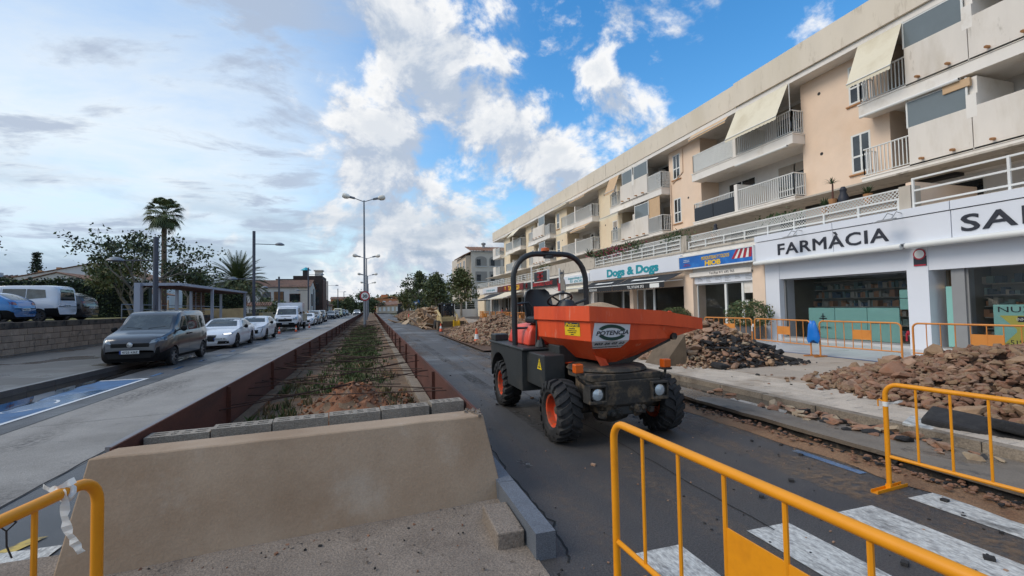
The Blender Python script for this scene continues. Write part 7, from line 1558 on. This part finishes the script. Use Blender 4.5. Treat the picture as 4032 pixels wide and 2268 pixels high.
def fan_palm(label, loc, h, rc, n=44, ms=('leaf_mid', 'leaf_light', 'leaf_dark')):
    t = thing('fan_palm', label, 'palm tree', loc); MB().tube([(0, 0, 0), (.04, 0, h * .5), (.0, 0, h - .6)], .2, 10, True, False, None, [.27, .21, .19]).obj('trunk', 'palm_trunk', t, smooth=True); mb = MB(); fw = MB()
    for i in range(n):
        a = i * 2.4; e = 1.35 - 2.35 * (i / n) + rng.normal() * .08; d = Vector((math.cos(a) * math.cos(e), math.sin(a) * math.cos(e), math.sin(e))); side = Vector((-math.sin(a), math.cos(a), 0)); b = Vector((0, 0, h - .3)); st = rc * rng.uniform(.45, .6); hub = b + d * st; fw.tube([tuple(b), tuple(hub)], .02, 4); nrm = side.cross(d)
        fl = rc * rng.uniform(.5, .62)
        for k in range(15):
            th = (k / 14 - .5) * 2.5; q = d * math.cos(th) + side * math.sin(th); l = fl * (1 - .25 * abs(th) / 1.25); m_ = hub + q * l * .62; tip = hub + q * l + Vector((0, 0, -l * (.30 + .25 * rng.random()))); w = (d * -math.sin(th) + side * math.cos(th)) * l * .055; mb.add([hub, m_ - w, tip, m_ + w], [(0, 1, 2, 3)], int(i % len(ms)))
    mb.obj('crown', list(ms), t); fw.obj('leaf_stalk', 'leaf_light', t)
fan_palm('tall fan palm with a shaggy head above the plane tree', (-17.6, 48, 1.4), 9.5, 1.75, 46)
def date_palm(label, loc, h, rc, n=70, ms=('leaf_mid', 'leaf_mid', 'leaf_dark'), nl=26):
    t = thing('date_palm', label, 'palm tree', loc); MB().lathe([(.34, 0), (.38, h * .6), (.55, h - .3), (.42, h + .2), (.1, h + .5)], 12, caps=False).obj('trunk', 'palm_trunk', t, smooth=True); mb = MB(); rc_ = MB()
    for i in range(n):
        a = i * 2.4; f = i / n; e = 1.45 - 1.75 * f; l = rc * rng.uniform(.85, 1.08); d = Vector((math.cos(a) * math.cos(e), math.sin(a) * math.cos(e), math.sin(e))); pts = []; p = Vector((0, 0, h)); dd = d.copy()
        for k in range(nl):
            pts.append(p.copy()); p = p + dd * l / nl; dd = (dd + Vector((0, 0, -.035 - .02 * f))).normalized()
        rc_.tube([tuple(x) for x in pts[::4]], .02, 4)
        for k in range(3, nl):
            s = dd.cross(Vector((0, 0, 1))); tg = (pts[k] - pts[k - 1]).normalized(); s = tg.cross(Vector((0, 0, 1))).normalized(); ll = l * .17 * math.sin(PI * min(1, k / nl * .85 + .12))
            for sg in (-1, 1): q = pts[k] + (tg * .75 + s * sg * .75 + Vector((0, 0, .22))).normalized() * ll; w = tg * .06; mb.add([pts[k] - w, pts[k] + w, q], [(0, 1, 2)], i % len(ms))
    mb.obj('crown', list(ms), t); rc_.obj('leaf_rib', 'leaf_mid', t)
    MB().lathe([(.25, h - .1), (.4, h + .1), (.3, h + .35)], 10, caps=False).obj('fruit_stalks', 'terracotta', t)
date_palm('broad date palm with arching fronds right of the shelter', (-15.18, 62, 1.0), 4.0, 4.1, 120)
fan_palm('small fan palm before the white tiled house', (-14.6, 76, .6), 2.7, .85, 26)
# garden bushes near the house
def bushy(label, loc, size, n, ls, mats, cat='bush', name='garden_bush', group=None, parts='foliage'):
    t = thing(name, label, cat, loc, group=group); p = rng.normal(size=(n, 3)); p /= np.linalg.norm(p, axis=1)[:, None]; p *= (rng.uniform(.35, 1, (n, 1)) ** .5) * np.array(size); p *= 1 + .22 * np.sin(p[:, :1] * 4 / size[0] + 2 * p[:, 2:3] / size[2]) ; p[:, 2] += size[2]; mb = MB(); leafcards(mb, p, ls, nm=len(mats)); mb.obj(parts, list(mats), t); MB().cyl((0, 0, 0), (0, 0, size[2]), .08, .04, 6).obj('trunk', 'bark_brown', t); return t
bushy('big grey-green bush under the window of the tiled house', (-15.4, 77, .2), (1.9, 1.2, 1.6), 1500, .3, ('leaf_grey', 'leaf_mid', 'leaf_dark')); bushy('dark green bush behind the white truck', (-12.6, 73, .2), (2.1, 1.2, 1.45), 1500, .3, ('leaf_mid', 'leaf_light', 'leaf_dark')); bushy('yellowing bush beside the small gate roof', (-13.0, 68.5, .2), (.9, .8, 1.0), 600, .25, ('leaf_yellow', 'leaf_light')); bushy('green bush along the house wall near the lamp post', (-10.9, 76, .2), (1.4, 1.0, 1.4), 900, .3, ('leaf_mid', 'leaf_dark'))
tree('thin street tree with reddish leaves by the tall lamp post', (-9.6, 41.5, .14), 4.2, 2.2, .06, 3, 8, .2, .3, ('leaf_yellow', 'leaf_mid'), spread=.5)
# ---------------------------------------------------------------- buildings on the left
mat('house_white', G3(206, 206, 204), .9, var=.06, scale=.8, c2=G3(184, 180, 174), c2s=.4, stretch=(1, 1, .3)); mat('roof_tile', G3(134, 102, 84), .9, var=.25, scale=1.2, c2=G3(104, 82, 70), c2s=1, rnd=.1); mat('house_dark', G3(60, 50, 46), .9, var=.3, scale=1, c2=G3(80, 66, 58), c2s=.6); mat('turquoise', G3(24, 160, 176), .5, var=.08); mat('house_grey', G3(176, 180, 186), .9, var=.08); mat('house_orange', G3(190, 124, 86), .9, var=.08, scale=.6); mat('house_beige', G3(206, 188, 166), .9, var=.06); mat('house_taupe', G3(206, 196, 182), .9, var=.06)
def tiles(mb, p0, p1, p2, p3, n):     # ribs running from the eaves (p0-p1) up to the ridge (p3-p2)
    P = [Vector(x) for x in (p0, p1, p2, p3)]; nr = (P[1] - P[0]).cross(P[3] - P[0]).normalized()
    if nr.z < 0: nr = -nr
    mb.quad(*[tuple(x) for x in P])
    for i in range(n):
        s = (i + .5) / n; a, b = P[0].lerp(P[1], s) + nr * .02, P[3].lerp(P[2], s) + nr * .02; mb.tube([tuple(a), tuple(b)], (P[1] - P[0]).length / n * .30, 5)
def gable(label, loc, pts, depth, wall='house_white', tilt=None, group=None):
    """gable-ended house: outline in x-z at the front, extruded back; tiled verge strips on the slopes"""
    t = thing('house', label, 'house', loc, group=group); MB().prism(pts, 'y', 0, depth).obj('wall', wall, t); top = [p for p in pts if p[1] > 0]
    mb = MB()
    for a, b in zip(pts, pts[1:]):
        if a[1] > 1 and b[1] > 1 and abs(a[0] - b[0]) > .5: tiles(mb, (a[0], -.25, a[1] + .06), (a[0], depth + .2, a[1] + .06), (b[0], depth + .2, b[1] + .06), (b[0], -.25, b[1] + .06), 46)
    mb.obj('roof', 'roof_tile', t); return t
gA = gable('long white gable of the building behind the hedge', (-40, 85, 1), [(-13, 0), (9, 0), (9, 5.1), (-.2, 8.35), (-8.6, 6.45), (-13, 5.5)], 12)
for x, z in ((-7.2, 6.8), (-5.0, 7.3)): MB().box(x - .25, x + .25, 1, 1.5, z - .4, z + .55).obj('chimney', 'terracotta', gA)
gable('lower white gable with brown tiled slope right behind the hedge', (-38, 72, 1), [(-9, 0), (9.6, 0), (9.6, 3.2), (.2, 6.0), (-3.5, 4.9), (-9, 3.6)], 10)
gf = thing('house', 'distant low roofs at the left edge behind the hedge', 'house', (-55, 88, 1)); MB().box(-12, 6, 0, 10, 0, 5.8).obj('wall', 'house_white', gf); mb = MB(); tiles(mb, (-12.5, -.5, 5.8), (6.5, -.5, 5.8), (6.5, 5, 7.0), (-12.5, 5, 7.0), 30); mb.obj('roof', 'roof_tile', gf); MB().box(-2, 0, 2, 4, 6, 7.4).obj('chimney', 'house_white', gf)
wg = thing('building', 'long flat pale grey building behind the date palm', 'building', (-26, 110, 0)); MB().box(-10, 12, 0, 14, 0, 7.6).box(-10.3, 12.3, -.3, 14.3, 7.6, 7.95).obj('wall', 'house_grey', wg)
for k in range(7): MB().box(-8 + k * 2.8, -6.6 + k * 2.8, -.04, .0, 5.2, 6.7).obj('window', 'glass_window', wg)
ho = thing('house', 'white two-storey house with brown tiled roof and patterned screen', 'house', (-15.5, 85, 0)); MB().box(-4.3, 3.8, 0, 8, 0, 5.65).obj('wall', 'house_white', ho)
MB().prism([(0, 0), (4.2, 0), (8, 0), (8, 5.4), (4.2, 6.8), (0, 5.65)], 'x', 3.8, 5.6).obj('end_wall', 'house_taupe', ho); mb = MB(); tiles(mb, (-4.6, -.4, 5.6), (5.8, -.4, 5.6), (5.8, 4.2, 7.0), (-4.6, 4.2, 7.0), 46); tiles(mb, (-4.6, 8.4, 5.5), (5.8, 8.4, 5.5), (5.8, 4.2, 7.0), (-4.6, 4.2, 7.0), 46); mb.obj('roof', 'roof_tile', ho)
for x0, x1, z0, z1 in ((-1.6, -.5, 2.6, 4.7), (2.5, 4.0, 3.2, 4.4), (-3.4, -3.0, 3, 4.2)): w = MB().box(x0 - .08, x1 + .08, -.06, .0, z0 - .08, z1 + .08).obj('window', 'wood_brown', ho); MB().box(x0, x1, -.07, -.06, z0, z1).obj('pane', 'glass_window', w)
mb = MB()
for i in range(7):
    for j in range(7): mb.box(.1 + i * .2, .22 + i * .2, -.08, .01, 3.3 + j * .22, 3.43 + j * .22)
o = mb.obj('patterned_screen', 'terracotta', ho); o['kind'] = 'stuff'; MB().box(.05, 1.55, -.03, .01, 3.25, 4.85).obj('screen_back', 'dark_trim', ho); MB().box(1.7, 3.75, -.5, .0, 2.3, 3.0).obj('balcony', 'wood_brown', ho); w = MB().box(5.55, 5.66, 1.2, 3.4, 2.2, 4.6).obj('window', 'metal_white', ho); MB().box(5.66, 5.67, 1.3, 3.3, 2.3, 4.5).obj('pane', 'glass_window', w)
dk = thing('building', 'dark brown derelict-looking tower building with a turquoise capped turret', 'building', (-10.5, 95, 0)); MB().box(-3.5, 1.6, 0, 9, 0, 8.2).box(-6.5, -3.5, 0, 9, 0, 7.6).obj('wall', 'house_dark', dk); 
for k in range(5): MB().box(1.6, 1.75, .6 + k * 1.7, 1.5 + k * 1.7, 1, 7.6).obj('buttress', 'wood_brown', dk)
MB().box(-1.9, -.9, .5, 1.5, 8.2, 9.3).obj('turret', 'dark_trim', dk); MB().lathe([(1.0, 9.3), (.75, 9.5), (0, 9.95)], 4, (-1.4, 1.0, 0)).obj('turret_roof', 'turquoise', dk); MB().box(.2, 1.5, 1, 3, 8.2, 9.2).box(0, 1.7, .8, 3.2, 9.2, 9.4).obj('chimney', 'house_taupe', dk)
for k in range(4):
    for j in range(2): MB().box(-3.0 + k * 1.1, -2.3 + k * 1.1, -.03, 0, 2.5 + j * 2.6, 4.2 + j * 2.6).obj('window', 'glass_window', dk)
gh = thing('gatehouse', 'little white gateway with a tiled roof and iron railings', 'gateway', (-14.6, 70, .1)); MB().box(-1.4, 1.3, 0, 1.2, 1.85, 2.35).box(.85, 1.3, 0, .6, 0, 1.85).box(-1.6, -1.2, 0, .6, 0, 1.85).obj('wall', 'house_white', gh); mb = MB(); tiles(mb, (-1.7, -.2, 2.3), (1.6, -.2, 2.3), (1.6, .7, 2.75), (-1.7, .7, 2.75), 12); mb.obj('roof', 'roof_tile', gh); mb = MB()
for k in range(9): mb.box(-1.15 + k * .22, -1.11 + k * .22, .2, .24, 0, 1.5)
mb.obj('railings', 'metal_grey', gh)
o = MB().box(-17.5, -16, 68, 68.3, .1, 2.3).obj('garden_wall', 'house_white'); tag(o, 'short white wall left of the little tiled gateway', 'wall'); o = MB().box(-12.6, -12.2, 60.5, 68, .1, 1.5).obj('garden_wall', 'wall_yellow'); tag(o, 'low stone garden wall running back from the end of the block wall', 'wall')
cfr = thing('cafe', 'low open-fronted cafe with a shallow tiled roof beyond the dark building', 'building', (-11.5, 108, .1)); MB().box(-3, 2.0, 1.5, 14, 0, 2.5).obj('wall', 'house_taupe', cfr); mb = MB(); tiles(mb, (-3.4, -.6, 2.5), (2.6, -.6, 2.5), (2.6, 7, 3.5), (-3.4, 7, 3.5), 24); tiles(mb, (2.8, -.6, 2.45), (2.8, 14, 2.45), (-.5, 14, 3.5), (-.5, -.6, 3.5), 30); mb.obj('roof', 'roof_tile', cfr)
for y in (0, 4, 8, 12): MB().box(2.3, 2.5, y, y + .2, 0, 2.45).obj('post', 'metal_white', cfr)
# far end of the road
fo = thing('building', 'orange stepped apartment building at the end of the road', 'building', (5, 172, .2)); MB().box(-3.7, 8, 0, 12, 0, 4.9).box(-1.2, 1.0, 1, 6, 4.9, 6.4).obj('wall', 'house_orange', fo); MB().prism([(-3.8, 4.9), (-1.0, 4.9), (1.4, 5.6), (5, 5.0), (8.2, 4.9), (8.2, 5.1), (1.4, 5.8), (-3.8, 5.1)], 'y', -.3, 12).obj('roof', 'terracotta', fo)
for k in range(5):
    for j in range(2): w = MB().box(-3.0 + k * 2.2, -2.0 + k * 2.2, -.05, 0, 1.2 + j * 1.8, 2.3 + j * 1.8).obj('window', 'metal_white', fo); MB().box(-2.95 + k * 2.2, -2.05 + k * 2.2, -.06, -.05, 1.25 + j * 1.8, 1.9 + j * 1.8).obj('pane', 'glass_window', w)
fr_ = thing('building', 'row of low orange houses with long tiled roofs right of the road end', 'building', (8, 150, .2)); MB().box(-6, 5, 0, 14, 0, 2.3).obj('wall', 'house_beige', fr_); mb = MB(); tiles(mb, (-6.5, -.6, 2.2), (6, -.6, 2.9), (6, 6, 4.4), (-6.5, 6, 3.2), 40); mb.obj('roof', 'roof_tile', fr_)
for k in range(8): MB().box(-5.5 + k * 1.3, -4.8 + k * 1.3, -.05, 0, .5, 1.9).obj('window', 'metal_white', fr_)
for x, v, w, h, m_, lb in ((-24, 190, 8, 4.5, 'house_beige', 'distant beige houses above the trees left of the road end'), (-12, 200, 7, 5.5, 'house_orange', 'distant pinkish house between the far trees'), (-36, 180, 9, 4.0, 'house_white', 'distant white house far left beyond the cafe')):
    t = thing('house', lb, 'house', (x, v, .2)); MB().box(-w / 2, w / 2, 0, 8, 0, h).obj('wall', m_, t); mb = MB(); tiles(mb, (-w / 2 - .3, -.3, h), (w / 2 + .3, -.3, h), (w / 2 + .3, 4, h + 1), (-w / 2 - .3, 4, h + 1), 20); mb.obj('roof', 'roof_tile', t)
    for k in range(3): MB().box(-w / 3 + k * w / 3.5, -w / 3 + k * w / 3.5 + 1, -.04, 0, h - 2, h - .8).obj('window', 'glass_window', t)
MT = ('leaf_dark', 'leaf_mid', 'leaf_mid'); 
labs = ['tall loose eucalyptus-like tree left of the speed sign in the distance', 'dark tree directly behind the speed sign post', 'bushy far tree behind the yellow van', 'rounded far tree left of the road end', 'low far tree behind the cafe', 'slim far tree above the dark teal car']
for (u, v, h, s), lb in zip(((-2.6, 150, 6.8, 1.0), (.6, 150, 4.9, .9), (-5.6, 150, 4.6, 1.2), (-9.5, 150, 4.2, 1.3), (-14.5, 140, 4.0, 1.3), (-7.2, 160, 5.4, .8)), labs):
    tree(lb, (u, v, .1), h, h * .22, .16, 3, 30, .42, .5 * s, MT, 'bark_brown', spread=.5, up=.3, fill=(1.6 * s, h * .1, h, 70, 26), group='trees at the far end of the road')
# far wood and hills
mb = MB(); pts = []
for i in range(9000): x = random.uniform(-260, 260); y = 260 + random.random() * 60; h = 5.5 + 2.5 * math.sin(x * .05) + 2 * math.sin(x * .17) + rng.normal() * .8; pts.append((x, y, random.random() ** .6 * max(h, 2)))
leafcards(mb, pts, 2.6, nm=3); stuff(mb.obj('far_trees', ['leaf_mid', 'leaf_dark', 'leaf_grey']))
n = 60; hv = [(-900 + 1800 * i / n, 620, -1) for i in range(n + 1)] + [(-900 + 1800 * i / n, 640, 9 + 7 * mnoise.noise(Vector((i * .23, 1, 0))) + 3 * mnoise.noise(Vector((i * .9, 4, 0)))) for i in range(n + 1)] + [(-900 + 1800 * i / n, 900, 4) for i in range(n + 1)]
struct(MB().add(hv, [(j * (n + 1) + i, j * (n + 1) + i + 1, (j + 1) * (n + 1) + i + 1, (j + 1) * (n + 1) + i) for j in range(2) for i in range(n)]).obj('hills', 'leaf_grey', smooth=True))
# ---------------------------------------------------------------- right: beige corner building, garden wall, street trees
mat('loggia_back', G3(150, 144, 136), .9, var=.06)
cb = thing('building', 'beige corner building with arched balconies behind the street trees', 'building', (20, 83, .1))
MB().box(17.25, 34, 80, 100, 0, 11.7).obj('wall', 'house_taupe', cb, world_=True); MB().box(16.35, 17.4, 80.4, 89, 0, 10.9).obj('wing', 'house_beige', cb, world_=True)
mb = MB(); tiles(mb, (16.9, 79.5, 11.7), (34.3, 79.5, 11.7), (34.3, 84, 12.9), (16.9, 84, 12.9), 60); mb.obj('roof', 'roof_tile', cb, world_=True)
mb = MB(); tiles(mb, (15.9, 89.4, 10.9), (15.9, 80.0, 10.9), (17.2, 80.0, 11.5), (17.2, 89.4, 11.5), 30); mb.obj('roof', 'roof_tile', cb, world_=True)
MB().box(17.2, 34, 79.93, 80.0, 11.45, 11.7).obj('cornice', 'house_white', cb, world_=True)
MB().cyl((20.3, 83, 12), (20.3, 83, 13.2), .25, n=8).lathe([(.4, 13.2), (.45, 13.5), (0, 13.7)], 10, (20.3, 83, 0)).obj('chimney', 'metal_grey', cb, world_=True)
def archpane(u0, u1, z0, z1, arch):
    zc = z1 - (u1 - u0) / 2 * .55 if arch else z1; pts = [(u0, z0), (u1, z0), (u1, zc)] + ([((u0 + u1) / 2 + (u1 - u0) / 2 * math.cos(a), zc + (z1 - zc) * math.sin(a)) for a in np.linspace(.2, PI - .2, 8)] if arch else []) + [(u0, zc)]
    return MB().prism(pts, 'y', 79.94, 79.99)
for u0 in (18.0, 20.6, 23.2):
    for z0, z1, ar in ((8.95, 10.75, True), (6.2, 8.0, False), (3.2, 5.1, False)):
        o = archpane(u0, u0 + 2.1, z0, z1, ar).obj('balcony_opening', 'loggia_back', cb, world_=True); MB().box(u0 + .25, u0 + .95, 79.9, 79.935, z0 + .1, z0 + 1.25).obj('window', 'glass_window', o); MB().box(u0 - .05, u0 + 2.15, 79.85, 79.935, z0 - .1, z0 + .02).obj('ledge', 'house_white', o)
for v0 in (81.2, 84.6, 87.2):
    for z0 in (8.6, 5.8, 3.0): o = MB().box(16.28, 16.349, v0, v0 + 1.1, z0, z0 + 1.5).obj('window', 'house_white', cb, world_=True); MB().box(16.26, 16.28, v0 + .15, v0 + .95, z0 + .1, z0 + 1.4).obj('pane', 'glass_window', o)
for z0 in (8.3, 5.5): MB().box(15.6, 16.349, 85.5, 89, z0 - .2, z0).box(15.6, 15.7, 85.5, 89, z0, z0 + 1).obj('balcony', 'house_beige', cb, world_=True)
mat('loggia_back', G3(150, 144, 136), .9, var=.06) if 'loggia_back' not in MATS else None
gw = thing('garden_wall', 'low white wall topped with white posts and wire fence beyond the shops', 'wall', (11, 66, .2)); MB().box(15.4, 15.6, 66.8, 100, .2, 1.4).box(9.9, 15.4, 66.8, 67, .2, 1.4).obj('wall', 'house_white', gw, world_=True); mb = MB()
for k in range(4): mb.box(9.9 + k * 1.8, 10.05 + k * 1.8, 66.8, 66.95, 1.4, 2.5)
for z in (1.7, 2.0, 2.3): mb.tube([(9.9, 66.87, z), (15.4, 66.87, z)], .012, 4)
mb.obj('fence', 'metal_white', gw, world_=True)
hedge('olive hedge behind the white wall beyond the shops', [(10.2, 69), (15.2, 69)], .2, 2.2, .5, 900, .28)
MTR = ('leaf_mid', 'leaf_light', 'leaf_light', 'leaf_yellow')
tree('street tree with pale trunk behind the loader, broad loose crown', (8.8, 46, .2), 5.1, 2.1, .13, 3, 30, .24, .34, MTR, 'bark_pale', spread=.50, up=.5, first=.5, fill=(1.7, 1.9, 5.3, 110, 26))
tree('second street tree, dense and dark, left of the loader cab', (8.3, 61, .2), 5.4, 2.0, .13, 3, 30, .3, .40, ('leaf_dark', 'leaf_mid', 'leaf_light'), 'bark_pale', spread=.45, up=.5, fill=(1.9, 1.8, 5.6, 120, 26))
tree('tall pointed green street tree, third along the pavement', (8.0, 79, .2), 7.2, 1.7, .15, 3, 30, .34, .4, ('leaf_mid', 'leaf_light', 'leaf_mid', 'leaf_grey'), 'bark_pale', spread=.30, up=.8, first=.25, fill=(1.8, 1.2, 7.4, 130, 26))
tree('far low street tree at the end of the row on the right', (7.9, 100, .2), 5.0, 1.6, .15, 3, 40, .4, .6, ('leaf_mid', 'leaf_yellow', 'leaf_light'), 'bark_pale', spread=.5, fill=(2.2, 1.0, 5.0, 90, 24)); tree('slim street tree between the dense tree and the arched building', (9.6, 70, .2), 6.3, 1.8, .12, 3, 26, .28, .36, ('leaf_light', 'leaf_yellow', 'leaf_mid'), 'bark_pale', spread=.35, up=.7, fill=(1.5, 1.8, 6.6, 90, 24))
tree('broad far tree half hidden at the end of the right-hand row', (9.3, 120, .2), 5.5, 1.5, .15, 3, 40, .45, .7, MTR, 'bark_pale', spread=.5)
# ---------------------------------------------------------------- people
mat('skin', G3(196, 150, 124), .6, var=.05); mat('cloth_navy', G3(34, 40, 54), .8, var=.1); mat('cloth_dark', G3(34, 32, 34), .8, var=.1); mat('cloth_pink', G3(190, 70, 96), .8, var=.1); mat('hair_dark', G3(40, 32, 28), .7, var=.1); mat('cloth_pale', G3(180, 176, 190), .8, var=.1)
def person(label, loc, rz, top, bottom, pose='stand', h=1.74, hair='hair_dark', arms=None):
    t = thing('person', label, 'person', loc, rz); s = h / 1.74; sit = pose == 'sit'
    hip = .50 if sit else .92; J = {'pelvis': ((0, 0, hip), .14), 'waist': ((0, .02, hip + .2), .13), 'chest': ((0, .03, hip + .42), .16), 'neck': ((0, 0, hip + .58), .055), 'head': ((0, -.03, hip + .70), .085), 'crown': ((0, -.01, hip + .80), .075)}; E = [('pelvis', 'waist'), ('waist', 'chest'), ('chest', 'neck'), ('neck', 'head'), ('head', 'crown')]
    for sd, sg in (('l', 1), ('r', -1)):
        J['sh' + sd] = ((sg * .19, .02, hip + .50), .065); E.append(('chest', 'sh' + sd))
        if pose == 'work': J['el' + sd] = ((sg * .24, -.14, hip + .28), .05); J['wr' + sd] = ((sg * .12, -.36, hip + .22), .036); J['ha' + sd] = ((sg * .10, -.45, hip + .20), .036)
        elif sit: J['el' + sd] = ((sg * .25, -.08, hip + .25), .05); J['wr' + sd] = ((sg * .14, -.30, hip + .22), .036); J['ha' + sd] = ((sg * .10, -.38, hip + .24), .036)
        else: J['el' + sd] = ((sg * .25, .03, hip + .22), .05); J['wr' + sd] = ((sg * .27, -.05, hip - .02), .036); J['ha' + sd] = ((sg * .27, -.08, hip - .12), .036)
        E += [('sh' + sd, 'el' + sd), ('el' + sd, 'wr' + sd), ('wr' + sd, 'ha' + sd)]; J['hp' + sd] = ((sg * .10, 0, hip - .05), .095)
        if sit: J['kn' + sd] = ((sg * .12, -.42, hip), .07); J['an' + sd] = ((sg * .12, -.42, .09), .045); J['to' + sd] = ((sg * .12, -.58, .04), .04)
        else: J['kn' + sd] = ((sg * .11, -.03 if sg > 0 else .04, hip - .44), .07); J['an' + sd] = ((sg * .12, .0 if sg > 0 else .10, .09), .045); J['to' + sd] = ((sg * .13, -.14 if sg > 0 else -.04, .04), .042)
        E += [('pelvis', 'hp' + sd), ('hp' + sd, 'kn' + sd), ('kn' + sd, 'an' + sd), ('an' + sd, 'to' + sd)]
    keys = list(J); me = bpy.data.meshes.new('body'); me.from_pydata([tuple(c * s for c in J[k][0]) for k in keys], [(keys.index(a), keys.index(b)) for a, b in E], []); o = bpy.data.objects.new('body', me); COL.objects.link(o)
    sk = o.modifiers.new('s', 'SKIN'); ly = me.skin_vertices[0] if me.skin_vertices else None
    if ly is None: 
        bm = bmesh.new(); bm.from_mesh(me); bm.verts.layers.skin.verify(); bm.to_mesh(me); bm.free(); ly = me.skin_vertices[0]
    for i, k in enumerate(keys): ly.data[i].radius = (J[k][1] * s, J[k][1] * s * (.8 if k in ('chest', 'waist', 'pelvis') else 1)); ly.data[i].use_root = (k == 'pelvis')
    o.modifiers.new('u', 'SUBSURF').levels = 1
    dg = bpy.context.evaluated_depsgraph_get(); dg.update(); m2 = bpy.data.meshes.new_from_object(o.evaluated_get(dg)); o.modifiers.clear(); o.data = m2; o.parent = t; m2.materials.clear()
    for m_ in ('skin', top, bottom, 'cloth_dark'): m2.materials.append(MATS[m_])
    for p in m2.polygons:
        c = p.center / s; p.use_smooth = True
        hand = (Vector(J['hal'][0]) - c).length < .12 or (Vector(J['har'][0]) - c).length < .12
        p.material_index = 0 if (c.z > hip + .57 or hand) else (3 if c.z < .10 else (2 if (c.z < hip + .06 and not (abs(c.x) > .2 and not sit)) else 1))
    MB().lathe([(.098, .66), (.1, .74), (.085, .82), (.04, .86), (0, .865)], 12, (0, .02, 0), caps=False).xf(Matrix.Translation((0, 0, hip * s)) @ Matrix.Scale(s, 4)).obj('hair', hair, t, smooth=True); return t
person('worker in hi-vis jacket and dark trousers among the leaning trees', (-20.6, 49.3, 1.44), R(30), 'hivis', 'cloth_navy', 'work'); person('distant worker in hi-vis jacket at the far end of the median, right', (.9, 150, .3), 0, 'hivis', 'cloth_navy'); person('distant worker in hi-vis jacket at the far end of the median, left', (-.9, 152, .3), R(40), 'hivis', 'cloth_dark', 'work')
person('seated cafe guest in dark clothes behind the orange barriers', (13.2, 44.5, .25), R(-60), 'cloth_dark', 'cloth_navy', 'sit'); person('seated cafe guest in pink behind the orange barriers', (13.3, 46.6, .25), R(-110), 'cloth_pink', 'cloth_dark', 'sit'); person('figure standing in the dark cafe doorway', (14.3, 42.9, .28), R(-90), 'cloth_dark', 'cloth_dark'); person('passer-by in a pale top behind the distant site barriers', (9.9, 73, .2), R(180), 'cloth_pale', 'cloth_navy')
cs = None
for (u, v), lb in (((13.2, 44.5), 'dark cafe chair under the guest in dark clothes'), ((13.3, 46.6), 'dark cafe chair under the guest in pink')):
    c_ = thing('cafe_chair', lb, 'chair', (u, v, .25)); MB().box(-.22, .22, -.22, .24, .38, .42).obj('seat', 'dark_trim', c_); MB().box(-.22, .22, .22, .26, .42, .88).obj('backrest', 'dark_trim', c_)
    for x in (-.2, .2):
        for y in (-.2, .22): MB().box(x - .02, x + .02, y - .02, y + .02, 0, .38).obj('leg', 'dark_trim', c_)
ct = thing('cafe_table', 'small dark cafe table between the two seated guests', 'table', (12.8, 45.6, .25)); MB().lathe([(.35, .72), (.35, .75), (0, .75)], 16).obj('table_top', 'box_a', ct); MB().cyl((0, 0, 0), (0, 0, .72), .04, n=8).obj('pedestal', 'dark_trim', ct)
ob = thing('basket', 'round orange tub standing on the lawn by the hedge', 'tub', (-21.4, 47, 1.44)); MB().lathe([(.22, 0), (.32, .45), (.3, .45), (.2, .05), (0, .05)], 14).obj('tub', 'cone_orange', ob, smooth=True)
